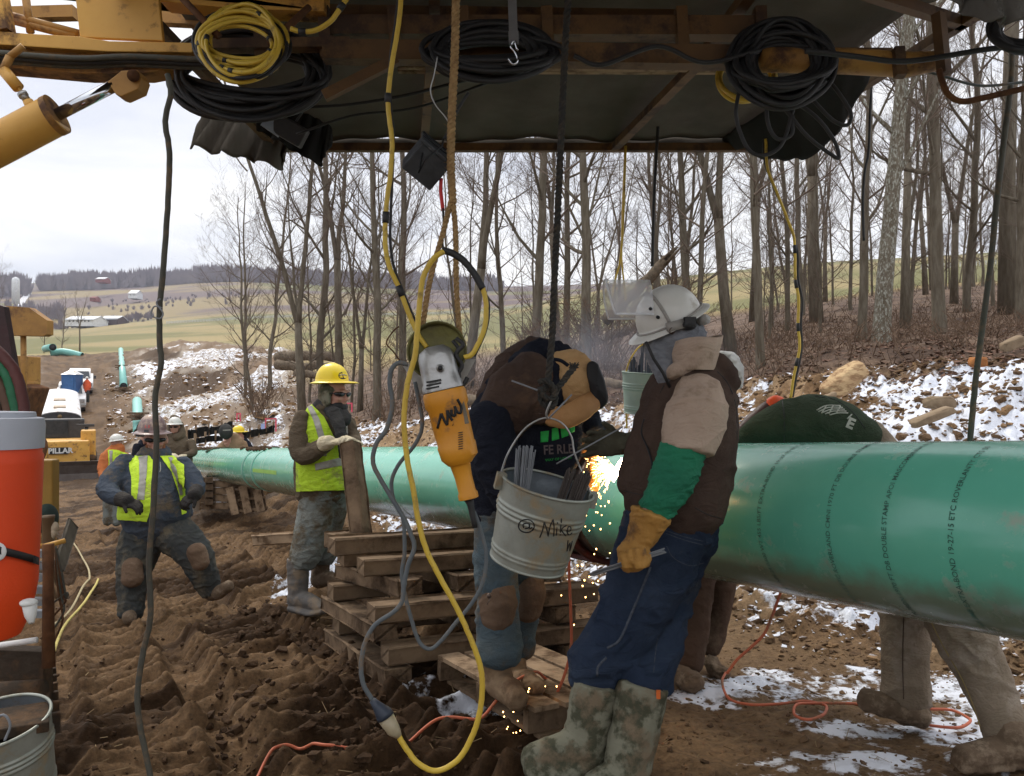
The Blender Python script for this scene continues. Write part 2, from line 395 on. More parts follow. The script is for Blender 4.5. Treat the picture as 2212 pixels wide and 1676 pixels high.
sn = np.maximum(sn, np.clip(cr2, 0, 1) * .57 * mud)
sn = np.maximum(sn, forest * .18 * (1 - sstep(12, 22, YY)))
# extend in front of and behind the camera
def make_ground():
    nr, nc = XX.shape
    yb = np.array([-14, -9, -5, -2, 0, 1.0, 1.7, 2.1])
    Xb = np.repeat((SC * YR[0])[None, :], len(yb), 0) * np.linspace(2.5, 1, len(yb))[:, None]; Yb = np.repeat(yb[:, None], nc, 1)
    Zb = np.repeat(ZG[0][None, :], len(yb), 0) * np.linspace(0, 1, len(yb))[:, None] + np.linspace(1, 0, len(yb))[:, None] * .5
    X = np.concatenate([Xb, XX]); Y = np.concatenate([Yb, YY]); Z = np.concatenate([Zb, ZG])
    C = np.concatenate([np.repeat(cc[:1], len(yb), 0), cc]); S = np.concatenate([np.zeros(Xb.shape), sn])
    # carry the sheet on beyond the last ridge
    X = np.concatenate([X, X[-1:] * 2.2]); Y = np.concatenate([Y, Y[-1:] * 2.2]); Z = np.concatenate([Z, Z[-1:] - 60]); C = np.concatenate([C, C[-1:]]); S = np.concatenate([S, S[-1:]])
    nr = X.shape[0]
    me = bpy.data.meshes.new("ground"); me.vertices.add(nr * nc)
    me.vertices.foreach_set('co', np.stack([X, Y, Z], -1).reshape(-1).astype(np.float32))
    i = np.arange(nr - 1)[:, None] * nc + np.arange(nc - 1)[None, :]
    q = np.stack([i, i + 1, i + nc + 1, i + nc], -1).reshape(-1).astype(np.int32); nf = (nr - 1) * (nc - 1)
    me.loops.add(nf * 4); me.loops.foreach_set('vertex_index', q)
    me.polygons.add(nf); me.polygons.foreach_set('loop_start', np.arange(nf, dtype=np.int32) * 4)
    me.update(calc_edges=True); me.polygons.foreach_set('use_smooth', np.ones(nf, bool))
    a = me.attributes.new('col', 'FLOAT_COLOR', 'POINT'); a.data.foreach_set('color', np.concatenate([C, np.ones(C.shape[:2] + (1,))], -1).reshape(-1).astype(np.float32))
    a = me.attributes.new('snow', 'FLOAT', 'POINT'); a.data.foreach_set('value', S.reshape(-1).astype(np.float32))
    return me
def snow_nodes(t, colsock, amtsock, b, s1, s2, bump=.75):
    Nn = t.nodes; Ll = t.links
    g = Nn.new('ShaderNodeNewGeometry')
    a = Nn.new('ShaderNodeTexNoise'); a.inputs['Scale'].default_value = s1; a.inputs['Detail'].default_value = 6; a.inputs['Roughness'].default_value = .62; Ll.new(g.outputs['Position'], a.inputs['Vector'])
    a2 = Nn.new('ShaderNodeTexNoise'); a2.inputs['Scale'].default_value = s2; a2.inputs['Detail'].default_value = 3; Ll.new(g.outputs['Position'], a2.inputs['Vector'])
    sm = Nn.new('ShaderNodeMath'); sm.operation = 'ADD'; Ll.new(a.outputs['Fac'], sm.inputs[0]); Ll.new(a2.outputs['Fac'], sm.inputs[1])
    ad = Nn.new('ShaderNodeMath'); ad.operation = 'MULTIPLY_ADD'; ad.inputs[1].default_value = .5; Ll.new(sm.outputs[0], ad.inputs[0]); Ll.new(amtsock, ad.inputs[2])
    rp = Nn.new('ShaderNodeMapRange'); rp.inputs[1].default_value = 1.025; rp.inputs[2].default_value = 1.085; Ll.new(ad.outputs[0], rp.inputs[0])
    gt = Nn.new('ShaderNodeMath'); gt.operation = 'GREATER_THAN'; gt.inputs[1].default_value = .05; Ll.new(amtsock, gt.inputs[0])
    mu = Nn.new('ShaderNodeMath'); mu.operation = 'MULTIPLY'; Ll.new(rp.outputs[0], mu.inputs[0]); Ll.new(gt.outputs[0], mu.inputs[1])
    v = Nn.new('ShaderNodeTexNoise'); v.inputs['Scale'].default_value = 26; v.inputs['Detail'].default_value = 9; v.inputs['Roughness'].default_value = .78; Ll.new(g.outputs['Position'], v.inputs['Vector'])
    vr = Nn.new('ShaderNodeMapRange'); vr.inputs[1].default_value = .3; vr.inputs[2].default_value = .7; vr.inputs[3].default_value = .42; vr.inputs[4].default_value = 1.62; Ll.new(v.outputs['Fac'], vr.inputs[0])
    vm = Nn.new('ShaderNodeMixRGB'); vm.blend_type = 'MULTIPLY'; vm.inputs[0].default_value = 1; Ll.new(colsock, vm.inputs[1]); Ll.new(vr.outputs[0], vm.inputs[2])
    mixn = Nn.new('ShaderNodeMixRGB'); mixn.inputs[2].default_value = (.80, .83, .90, 1); Ll.new(mu.outputs[0], mixn.inputs[0]); Ll.new(vm.outputs[0], mixn.inputs[1])
    Ll.new(mixn.outputs[0], b.inputs['Base Color'])
    bp = Nn.new('ShaderNodeBump'); bp.inputs['Strength'].default_value = bump; bp.inputs['Distance'].default_value = .03
    hh = Nn.new('ShaderNodeMath'); hh.operation = 'MULTIPLY_ADD'; hh.inputs[1].default_value = .5; Ll.new(mu.outputs[0], hh.inputs[0]); Ll.new(v.outputs['Fac'], hh.inputs[2])
    Ll.new(hh.outputs[0], bp.inputs['Height']); Ll.new(bp.outputs[0], b.inputs['Normal'])
    rr = Nn.new('ShaderNodeMapRange'); rr.inputs[3].default_value = .42; rr.inputs[4].default_value = .92; Ll.new(a.outputs['Fac'], rr.inputs[0]); Ll.new(rr.outputs[0], b.inputs['Roughness'])
    b.inputs['Specular IOR Level'].default_value = .06
gm = bpy.data.materials.new("ground"); gm.use_nodes = True; t = gm.node_tree
at = t.nodes.new('ShaderNodeAttribute'); at.attribute_name = 'col'; a2 = t.nodes.new('ShaderNodeAttribute'); a2.attribute_name = 'snow'
snow_nodes(t, at.outputs['Color'], a2.outputs['Fac'], t.nodes['Principled BSDF'], 13.0, 3.0)
gme = make_ground(); ground = bpy.data.objects.new("ground", gme); COL.objects.link(ground); gme.materials.append(gm); ground['kind'] = 'structure'
random.seed(3)
# ------------------------------------------------------------------ materials used widely
M_bark = mat('bark', (.105, .086, .062), (.18, .155, .118), scale=9, rough=.95, bump=.8, bscale=38, stretch=(1, 1, .25), noisepos=(.4,.7))
M_barkl = mat('bark_lichen', (.10, .08, .055), (.17, .145, .11), scale=9, rough=.95, bump=.9, bscale=30, stretch=(1, 1, .5), dirt=(.36, .37, .32), dirtamt=.36, dscale=26)
M_twig = mat('twig', (.115, .082, .064), (.17, .132, .102), scale=4, rough=.9, bump=0)
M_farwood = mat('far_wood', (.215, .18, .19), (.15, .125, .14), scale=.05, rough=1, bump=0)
M_log = mat('log', (.20, .155, .11), (.09, .07, .05), scale=12, rough=.9, bump=.6, bscale=40)
M_cutwood = mat('cut_wood', (.62, .42, .22), (.45, .28, .13), scale=20, rough=.85)

def make_tree(seed, H=14.0, r0=.17, wob=.35, nb=18, first=.35, fork=None, lean=(0, 0), spread=1.25, twigs=1.15, deep=2):
    nb = int(nb * 1.5); first *= .6
    rnd = random.Random(seed); T = MB(); C = MB()
    def axis(p, d, L_, r, seg, wb, up=.0):
        pts = [p.copy()]; rs = [r]; d = d.normalized()
        for i in range(seg):
            d = d + Vector((rnd.uniform(-wb, wb), rnd.uniform(-wb, wb), rnd.uniform(-wb, wb) * .5 + up)); d.normalize()
            p = p + d * (L_ / seg); pts.append(p.copy()); rs.append(r * (1 - .86 * (i + 1) / seg))
        return pts, rs
    def at(pts, rs, t):
        f = t * (len(pts) - 1); i = min(int(f), len(pts) - 2); k = f - i
        return pts[i].lerp(pts[i+1], k), rs[i] * (1 - k) + rs[i+1] * k, (pts[i+1] - pts[i]).normalized()
    def twig(p, d, L_, r, lev):
        seg = 4 if lev > 0 else 3
        pts, rs = axis(p, d, L_, r, seg, .30, .10)
        C.tube(pts, rs, 4 if r > .012 else 3, cap=False)
        if lev <= 0: return
        n = int((5 if lev == 2 else 4) * twigs + rnd.random())
        for k in range(n):
            t = rnd.uniform(.2, .97); q, rr, dd = at(pts, rs, t)
            s = dd.cross(Vector((rnd.uniform(-1, 1), rnd.uniform(-1, 1), rnd.uniform(-1, 1)))); s.normalize()
            nd = dd * rnd.uniform(.5, .95) + s * rnd.uniform(.5, .9) + Vector((0, 0, .15))
            twig(q, nd, L_ * rnd.uniform(.35, .62) * (1.15 - .4 * t), max(.0042, rr * .6), lev - 1)
    def limb(p, d, L_, r, lev):
        pts, rs = axis(p, d, L_, r, 7, .17, .09)
        (T if r > .035 else C).tube(pts, rs, 6 if r > .035 else 4, cap=False)
        n = int(7 * twigs)
        for k in range(n):
            t = .18 + .8 * (k + rnd.random()) / n; q, rr, dd = at(pts, rs, t)
            s = dd.cross(Vector((rnd.uniform(-1, 1), rnd.uniform(-1, 1), rnd.uniform(-1, 1)))); s.normalize()
            nd = dd * rnd.uniform(.6, 1) + s * rnd.uniform(.5, .9) + Vector((0, 0, .1))
            twig(q, nd, L_ * rnd.uniform(.3, .5) * (1.2 - .5 * t), max(.006, rr * .55), lev)
    def stem(p, d, Hh, r, nbr, f0):
        n = 16; pts = [p.copy()]; rs = [r * 1.35]; d = d.normalized(); dd = Vector((0, 0, 0))
        for i in range(n):
            dd = dd * .55 + Vector((rnd.uniform(-1, 1), rnd.uniform(-1, 1), 0)) * wob * .14
            p = p + (d + dd).normalized() * (Hh / n); pts.append(p.copy())
            rs.append(r * (1 - .80 * ((i + 1) / n) ** 1.15) * (1 + rnd.uniform(-.04, .04)))
        sp = spline(pts, 2); rr2 = [rs[0]] + [0] * (len(sp) - 1)
        for i in range(len(sp)): rr2[i] = float(np.interp(i / (len(sp) - 1), np.linspace(0, 1, len(rs)), rs))
        T.tube(sp, rr2, 10)
        for k in range(nbr):
            t = f0 + (1 - f0) * (k + rnd.random()) / nbr; t = min(t, .985); q, rr, d2 = at(pts, rs, t)
            az = k * 2.4 + rnd.uniform(-.6, .6); el = rnd.uniform(.35, 1.05)
            nd = Vector((math.cos(az) * math.cos(el), math.sin(az) * math.cos(el), math.sin(el)))
            L_ = Hh * rnd.uniform(.10, .22) * (1.25 - .6 * abs(t - .5)) * spread
            limb(q, nd, L_, min(rr * .55, .07) * rnd.uniform(.5, 1), deep - 1 if rnd.random() < .75 else deep)
        for k in range(int(nbr * .7)):   # small low sprouts
            t = rnd.uniform(.12, f0 + .1); q, rr, d2 = at(pts, rs, t)
            az = rnd.uniform(0, 6.28); nd = Vector((math.cos(az), math.sin(az), rnd.uniform(-.1, .8)))
            twig(q, nd, rnd.uniform(.5, 1.7) * spread, .011, 1)
        return pts, rs
    d0 = Vector((lean[0], lean[1], 1))
    if fork is None: stem(Vector((0, 0, -.4)), d0, H, r0, nb, first)
    else:
        pts, rs = [], []
        p = Vector((0, 0, -.4)); q = p + d0.normalized() * (H * fork)
        T.tube([p, p.lerp(q, .5) + Vector((.04, .03, 0)), q], [r0 * 1.4, r0 * 1.05, r0 * .95], 10)
        for s in (-1, 1):
            stem(q - Vector((0, 0, .1)), Vector((s * rnd.uniform(.12, .28) + lean[0], rnd.uniform(-.1, .1), 1)), H * (1 - fork), r0 * .72, int(nb * .65), first * .7)
    return T, C
VAR = [
    dict(seed=11, H=15, r0=.17, wob=.35, nb=15, first=.40),
    dict(seed=12, H=14, r0=.13, wob=.45, nb=14, first=.33),
    dict(seed=13, H=15, r0=.15, wob=.40, nb=13, first=.30, fork=.28),
    dict(seed=14, H=11, r0=.085, wob=.6, nb=12, first=.30),
    dict(seed=15, H=13, r0=.12, wob=.9, nb=14, first=.25),
    dict(seed=16, H=9, r0=.06, wob=.5, nb=12, first=.22, spread=.9),
    dict(seed=17, H=14, r0=.15, wob=.6, nb=13, first=.28, fork=.45),
    dict(seed=18, H=7, r0=.032, wob=.7, nb=9, first=.2, spread=.8),
]
VM = []
for kw in VAR:
    T, C = make_tree(**kw); a = T.mesh(); b = C.mesh()
    for me_, m_ in ((a, M_bark), (b, M_twig)):
        me_.materials.append(m_); me_.polygons.foreach_set('use_smooth', [True] * len(me_.polygons))
    VM.append((a, b, kw['r0']))
T, C = make_tree(21, 15, .2, .3, 13, .42); LICH = T.mesh(); LICH.materials.append(M_barkl); LICH.polygons.foreach_set('use_smooth', [True] * len(LICH.polygons))
LICHC = C.mesh(); LICHC.materials.append(M_twig)
def place_tree(u, d, wpx, var, lean=(0, 0), label='', group=None, rz=0.0, hs=1.0, name='bare_tree', lich=False, dz=0):
    loc = PG(u, d, dz); tm, cm, r0 = (LICH, LICHC, .2) if lich else VM[var]
    k = (wpx / 2 * d / F) / r0 / 1.25
    e = thing(name, label, 'tree', loc, group)
    for nm, me_ in (('trunk', tm), ('crown', cm)):
        o = bpy.data.objects.new(nm, me_); COL.objects.link(o); o.parent = e
    k2 = max(.62, min(1.5, k)) * hs
    e.scale = (k, k, k2); e.rotation_euler = (-lean[1], lean[0], rz)
    # the crown keeps its real twig thickness whatever the trunk's girth
    for ch in e.children:
        if ch.name.startswith('crown'): ch.scale = (k2 / k, k2 / k, 1)
    return e
# trunks one can tell apart, by where they stand
HT = [ # u, depth, trunk px, variant, lean(x,y), label, rotz, lichen
 (1905, 15.5, 46, 0, (.075, 0), 'thickest trunk, spotted with pale lichen, behind the snowy spoil bank', 0, 1),
 (2030, 17, 36, 0, (.045, 0), 'straight grey-brown trunk just right of the lichen-spotted one', 2.1, 0),
 (1862, 17.5, 25, 1, (.06, 0), 'slim straight trunk just left of the lichen-spotted one', .4, 0),
 (1955, 20, 21, 6, (.12, 0), 'trunk leaning right between the two thickest trunks on the right', 1.0, 0),
 (1643, 13.8, 24, 0, (.115, 0), 'leaning trunk with a bowed upper stem right of the white helmet', 4.1, 0),
 (1580, 19, 27, 2, (.09, .02), 'forked leaning trunk behind the white helmet', 2.6, 0),
 (1492, 19, 25, 0, (-.10, 0), 'trunk leaning left that rises from behind the white helmet', 5.0, 0),
 (1512, 18, 17, 3, (.0, 0), 'pale barkless straight trunk behind the white helmet', .7, 0),
 (1268, 17, 30, 0, (.055, 0), 'smooth grey trunk between the black rope and the clear visor', 1.7, 0),
 (1152, 19, 27, 1, (-.02, 0), 'smooth straight trunk behind the hooded welder, left of the black rope', 3.0, 0),
 (1012, 22, 24, 2, (-.19, 0), 'trunk leaning far to the left behind the cable loop', 2.2, 0),
 (1225, 24, 20, 1, (.04, 0), 'thin dark trunk right beside the black rope', 5.2, 0),
 (815, 23, 24, 0, (.01, 0), 'grey trunk nearest the bank between the yellow hard hat and the grinder', .9, 0),
 (868, 29, 22, 1, (.02, 0), 'mid-grey trunk directly left of the grinder', 1.9, 0),
 (738, 31, 19, 6, (.03, 0), 'dark forked trunk rising above the yellow hard hat', 2.9, 0),
 (655, 30, 20, 2, (.05, .0), 'forked trunk left of the man in the lime vest', 3.6, 0),
 (690, 36, 22, 4, (-.05, 0), 'crooked trunk curving to the right above the lime vest', .3, 0),
 (2092, 24, 22, 4, (.05, 0), 'curved trunk left of the dark cable on the right', 4.6, 0),
 (2176, 22, 36, 6, (-.09, 0), 'big forked trunk leaning left near the right edge', 1.2, 0),
 (2204, 20, 26, 0, (.0, 0), 'trunk cut by the right edge of the view', 2.4, 0),
 (1765, 25, 29, 2, (.04, 0), 'multi-stemmed trunk behind the big tan boulder', 2.0, 0),
 (1700, 24, 15, 3, (.02, 0), 'slender trunk beside the yellow and black cable', 4.4, 0),
 (1728, 30, 18, 4, (.1, 0), 'thin crooked trunk right of the yellow and black cable', 1.4, 0),
 (530, 52, 10, 1, (.03, 0), 'lone slim tree at the left end of the wood', .1, 0),
 (577, 50, 12, 4, (.05, 0), 'curving thin tree second from the left end of the wood', 1.1, 0),
]
for u, d, wp, va, ln, lb, rz, li in HT:
    place_tree(u, d, wp, va, ln, lb, rz=rz if not li else 0, lich=bool(li), hs=1.12)
rnd = random.Random(5)
for i in range(80):
    d = rnd.choice([rnd.uniform(20, 32), rnd.uniform(28, 46), rnd.uniform(30, 60)])
    lo = 545 if d > 34 else (700 if d > 24 else 900)
    u = rnd.uniform(lo, 2290); va = rnd.choice([1, 2, 3, 3, 4, 5, 5, 6, 7, 7])
    if d < 28 and va in (1, 2, 4, 6): va = rnd.choice([3, 5, 7])
    r = {1: .12, 2: .13, 3: .08, 4: .11, 5: .06, 6: .13, 7: .035}[va] * rnd.uniform(.75, 1.15)
    place_tree(u, d, 2 * r * F / d, va, (rnd.uniform(-.08, .11), rnd.uniform(-.05, .05)), '%s %s, %s' % ({1: 'straight bare tree', 2: 'forked bare tree', 3: 'thin straight young tree', 4: 'crooked bare tree', 5: 'thin bare sapling', 6: 'high-forking bare tree', 7: 'whip-thin sapling'}[va], 'deep in the wood' if d > 36 else 'among the nearer trunks', 'left of the lime-vested person' if u < 640 else 'above the yellow hard hat' if u < 800 else 'behind the grinder' if u < 1050 else 'behind the black rope' if u < 1300 else 'behind the clear visor' if u < 1450 else 'behind the white helmet' if u < 1640 else 'right of the taped yellow hose' if u < 1850 else 'around the lichen-spotted trunk' if u < 2060 else 'near the right edge'), 'bare trees standing back in the wood', rz=rnd.uniform(0, 6.28), hs=rnd.uniform(.9, 1.2))
# left side far trees beside the road
for i, (u, d, wp, va, lb) in enumerate([(172, 150, 3.6, 6, 'small bare spreading tree alone on the far field by the pipe bend'), (133, 160, 3, 4, 'bare tree on the far left beside the white barn'),
        (-8, 70, 7, 0, 'bare tree at the far left edge above the machine roof'), (95, 175, 2.6, 1, 'thin bare tree on the far left by the pipe on the crest')]):
    place_tree(u, d, wp, va, (0, 0), lb, rz=i * 1.3)
# low tangle of the wood's floor, twigs by the thousand
ub = MB(); rnd = random.Random(9)
for i in range(5600):
    d = rnd.uniform(10.2, 60) if rnd.random() < .5 else rnd.uniform(10.2, 26); u = rnd.uniform(600, 2350)
    if d < float(np.interp(u, BU, [90, 40, 18.5, 15.5, 14, 11.8, 10, 9.3, 9])) - .2: continue
    p = PG(u, d); h = (.15 + .85 * rnd.random() ** 2.2) * (1.1 if u < 1400 else .38); a = rnd.uniform(0, 6.28); s = rnd.uniform(.1, .9)
    q = p + Vector((math.cos(a) * s * h, math.sin(a) * s * h, h)); m = p.lerp(q, .5) + Vector((rnd.uniform(-.1, .1), rnd.uniform(-.1, .1), .06))
    w_ = rnd.uniform(.0025, .006) * (1 + d / 40)
    ub.tube([p, m, q], [w_ * 1.5, w_, w_ * .5], 3, cap=False)
    if rnd.random() < .6:
        q2 = m + Vector((rnd.uniform(-.3, .3), rnd.uniform(-.3, .3), rnd.uniform(.05, .35))); ub.tube([m, q2], [w_, w_ * .5], 3, cap=False)
obj('undergrowth', ub, mat('brush', (.16, .105, .070), (.10, .068, .048), scale=3, rough=.95, bump=0), smooth=False, kind='stuff')
# leaf scatter on the wood floor
lf = MB(); rnd = random.Random(19)
for i in range(9000):
    d = 9.5 + 18 * rnd.random() ** 1.5; u = rnd.uniform(760, 2350)
    if d < float(np.interp(u, BU, [90, 40, 18.5, 15.5, 14, 11.8, 10, 9.3, 9])) - .5: continue
    p = PG(u, d, .015); s = rnd.uniform(.03, .07); a = rnd.uniform(0, 6.28); tz = rnd.uniform(-.03, .05)
    lf.add([p + Vector((math.cos(a) * s, math.sin(a) * s, 0)), p + Vector((-math.sin(a) * s * .5, math.cos(a) * s * .5, tz)), p - Vector((math.cos(a) * s, math.sin(a) * s, -.02)), p + Vector((math.sin(a) * s * .5, -math.cos(a) * s * .5, tz * .4))], [(0, 1, 2, 3)])
obj('fallen_leaves', lf, mat('deadleaf', (.20, .12, .085), (.11, .07, .05), scale=1.5, rough=.9, bump=0), smooth=False, kind='stuff')
# downed logs and slash
def log_at(a, b, r, lb, broken=False, m=M_log):
    mb = MB(); n = 9; rr = random.Random(len(lb) * 7 + int(r * 1000)); pts = []
    for i in range(n): pts.append(a.lerp(b, i / (n - 1)) + Vector((rr.uniform(-.4, .4), rr.uniform(-.4, .4), rr.uniform(-.4, .4))) * r)
    mb.tube(pts, [r * (1 - .3 * i / n) * rr.uniform(.9, 1.1) for i in range(n)], 12)
    if broken:
        for k in range(9):
            q = pts[-1] + Vector((rr.uniform(-1, 1), rr.uniform(-1, 1), rr.uniform(-1, 1))) * r * .5; dd = (pts[-1] - pts[-2]).normalized()
            mb.tube([q - dd * .1, q + dd * rr.uniform(.1, .5)], [r * .28, .008], 5)
    return obj('log', mb, m, label=lb, cat='log')
log_at(P(1310, 690, 16.5), P(1435, 565, 15.5), .12, 'broken dead limb jutting up behind the clear visor', True)
log_at(P(596, 772, 44), P(735, 768, 42), .30, 'long pale log at the top of the log pile in the wood')
log_at(P(600, 790, 42), P(712, 792, 41), .26, 'dark log lying under the pale one in the wood')
log_at(P(640, 806, 40), P(725, 812, 39), .18, 'short log lowest in the pile in the wood')
log_at(P(1000, 868, 15.5), P(1110, 842, 14.9), .10, 'mossy log on top of the snowy bank behind the cable loop')
log_at(P(1075, 855, 15.2), P(1190, 838, 14.8), .09, 'pale log end on the bank left of the hooded welder')
log_at(P(1285, 832, 14.6), P(1380, 824, 14.3), .09, 'tan log on the crest of the bank behind the second pail')
log_at(P(1220, 760, 19), P(1420, 690, 21), .13, 'dark fallen trunk in the smoky brush behind the welders')
def bush(mb, u, v, d, rad, n, seed):
    rr = random.Random(seed); c = P(u, v, d)
    for i in range(n):
        a = rr.uniform(0, 6.28); p = c + Vector((rr.uniform(-.2, .2) * rad, rr.uniform(-.3, .3) * rad, 0)); h = rr.uniform(.5, 1) * rad
        q = p + Vector((math.cos(a) * h * .7, math.sin(a) * h * .4, h)); m = p.lerp(q, .55) + Vector((rr.uniform(-.1, .1), 0, .05)) * rad
        mb.tube(spline([p, m, q], 3), .008, 3, cap=False)
        for k in range(4):
            s_ = m.lerp(q, rr.random()); mb.tube([s_, s_ + Vector((rr.uniform(-.25, .25), rr.uniform(-.2, .2), rr.uniform(0, .25))) * rad], .005, 3, cap=False)
    return mb
M_brush = MATS['brush']
for k, (u, v, d, rad, lb) in enumerate([(1300, 800, 17, 1.5, 'dense bare bush in the smoke behind the welders'), (1400, 760, 18, 1.6, 'tangled bare bush behind the white helmet'), (560, 900, 26, 1.2, 'bare brown bush behind the pink stakes'),
        (1180, 800, 18, 1.3, 'bare bush left of the black rope on the bank')]):
    obj('bush', bush(MB(), u, v, d, rad, 60, k), M_brush, smooth=False, label=lb, cat='bush')
# ---------------------------------------------------------------- far wood along the ridges
def wood_mass(name, line, h, dep, n, seed, mt):
    mb = MB(); rr = random.Random(seed)
    for i in range(n):
        t = rr.random(); d = rr.uniform(*dep)
        u = float(np.interp(t, np.linspace(0, 1, len(line)), line))
        g = fbm(np.array([u * .02]), np.array([d * .01 + seed]))[0]
        hh = h * rr.uniform(.45, 1.0) * (.6 + .8 * g); p = PG(u, d, -1); w_ = hh * rr.uniform(.14, .24)
        lx = rr.uniform(-.1, .1) * hh
        for s in range(20):
            a = rr.uniform(-1, 1); r_ = rr.uniform(.55, 1.0) * (1 - .35 * a * a); y0 = rr.uniform(0, .45) * hh; ww_ = rr.uniform(.25, .6) * hh / 20
            q0 = p + Vector((lx + a * w_ * .5, 0, y0)); q1 = p + Vector((lx + a * w_ * 1.7, rr.uniform(-1, 1), hh * r_ * 1.05)); q2 = q0.lerp(q1, .55)
            mb.add([q0 - Vector((ww_, 0, 0)), q0 + Vector((ww_, 0, 0)), q2 + Vector((ww_ * 1.7, 0, 0)), q1, q2 - Vector((ww_ * 1.7, 0, 0))], [(0, 1, 2, 3, 4)])
    return obj(name, mb, mt, smooth=False, kind='stuff')
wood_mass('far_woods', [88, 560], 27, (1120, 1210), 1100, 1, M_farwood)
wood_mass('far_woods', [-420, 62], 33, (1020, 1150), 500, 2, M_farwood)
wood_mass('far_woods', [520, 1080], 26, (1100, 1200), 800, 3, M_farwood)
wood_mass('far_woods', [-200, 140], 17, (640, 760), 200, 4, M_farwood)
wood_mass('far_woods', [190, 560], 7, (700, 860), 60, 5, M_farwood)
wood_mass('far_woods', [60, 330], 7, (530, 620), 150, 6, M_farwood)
# -------------------------------------------------------------- farm buildings
M_wh = mat('white_boards', (.72, .74, .76), (.58, .60, .62), scale=.6, rough=.7, bump=0); M_rf = mat('roof_metal', (.42, .46, .52), (.5, .53, .57), scale=.4, rough=.5, bump=0)
M_redb = mat('barn_red', (.25, .06, .05), (.18, .05, .05), scale=.5, rough=.8, bump=0); M_glass = mat('dark_glass', (.02, .025, .03), (.03, .035, .04), rough=.1, bump=0)
def barn(u, v, d, wp, hp, dep, lb, wall=M_wh, roof=M_rf, nw=5, name='barn', cat='barn'):
    W = px(wp, d); H = px(hp, d); c = P(u, v, d); e = thing(name, lb, cat, (c.x, c.y, c.z - 3)); m = MB()
    zh = H * .5
    vs = [(-W/2, 0, -2), (W/2, 0, -2), (W/2, dep, -2), (-W/2, dep, -2), (-W/2, 0, zh), (W/2, 0, zh), (W/2, dep, zh), (-W/2, dep, zh), (-W/2, dep/2, H * .92), (W/2, dep/2, H * .92)]
    m.add([c + Vector(x) for x in vs], [(0,1,5,4), (2,3,7,6), (1,2,6,9,5), (3,0,4,8,7)]); obj('wall', m, wall, e, smooth=False)
    m = MB(); o_ = W * .02
    for (y0, z0) in ((-.8, zh - .5), (dep + .8, zh - .5)):
        m.add([c + Vector(x) for x in [(-W/2 - o_, y0, z0), (W/2 + o_, y0, z0), (W/2 + o_, dep/2, H), (-W/2 - o_, dep/2, H), (-W/2 - o_, y0, z0 - .3), (W/2 + o_, y0, z0 - .3), (W/2 + o_, dep/2, H - .3), (-W/2 - o_, dep/2, H - .3)]], [(0,1,2,3), (7,6,5,4), (0,4,5,1), (1,5,6,2), (3,7,4,0)])
    obj('roof', m, roof, e, smooth=False)
    for k in range(nw):
        m = MB(); x = -W * .4 + W * .8 * (k + .5) / nw; m.box(c + Vector((x, -.08, zh * .42)), (W * .05, .15, zh * .35)); obj('window', m, M_glass, e, smooth=False)
    return e
barn(171, 697, 500, 62, 17, 18, 'long white farm building with a grey metal roof on the far left', nw=6)
barn(235, 694, 520, 38, 14, 14, 'brown shed beside the long white farm building', wall=mat('shed_brown', (.1, .07, .07), rough=.9, bump=0), nw=1)
barn(216, 606, 950, 20, 9, 15, 'red barn with a white roof high on the far hill', wall=M_redb, roof=M_wh, nw=1)
barn(286, 640, 820, 18, 15, 14, 'pale house with a steep roof on the far green lawn', nw=2, name='farm_house', cat='house')
barn(200, 646, 800, 12, 7, 10, 'small red barn below the far ridge', wall=M_redb, roof=M_redb, nw=0)
m = MB(); c = P(34, 640, 700); m.lathe([(3, -6), (3, 13), (2.4, 15), (.1, 16)], Matrix.Translation(c), 16, True); obj('silo', m, M_wh, label='pale round silo on the far left hillside', cat='silo')
# far white road and the pale fence line across the field
def ribbon(name, pts, wd, mt, kind='structure'):
    m = MB(); vs = []
    for i, (u, d) in enumerate(pts):
        a = PG(u, d, .4); vs += [a - Vector((wd, 0, 0)), a + Vector((wd, 0, 0))]
    m.add(vs, [(2*i, 2*i+1, 2*i+3, 2*i+2) for i in range(len(pts) - 1)]); return obj(name, m, mt, smooth=False, kind=kind)
ribbon('path', [(50, 650), (58, 760), (44, 850), (48, 950), (62, 1080)], 4, mat('pale_road', (.62, .62, .64), rough=.9, bump=0))
fe = thing('fence', 'long pale fence line along the top of the grassy field', 'fence', PG(700, 452)); m = MB(); m2 = MB()
for k in range(240):
    u = 360 + k * 3.3; p = PG(u, 452); m.box(p + Vector((0, 0, .6)), (.22, .2, 1.5))
for k in range(239):
    u = 360 + k * 3.3
    for h in (.45, .85, 1.2): m2.bar(PG(u, 451.8, h), PG(u + 3.3, 451.8, h), .1, .12)
M_fence = mat('fence_white', (.7, .7, .68), rough=.9, bump=0)
o = obj('post', m, M_fence, fe, smooth=False, kind='stuff'); obj('rail', m2, M_fence, fe, smooth=False)
fe = thing('fence', 'wire fence with thin posts on the green hill at far right', 'fence', PG(2120, 300)); m = MB()
for k in range(46):
    p = PG(1990 + k * 7, 300); o_ = MB(); o_.box(p + Vector((0, 0, .5)), (.22, .2, 2.2)); obj('post', o_, M_fence, fe, smooth=False)
for k in range(45):
    for h in (.8, 1.3): m.bar(PG(1990 + k * 7, 300, h), PG(1997 + k * 7, 300, h), .05, .06)
obj('wire', m, M_fence, fe, smooth=False)
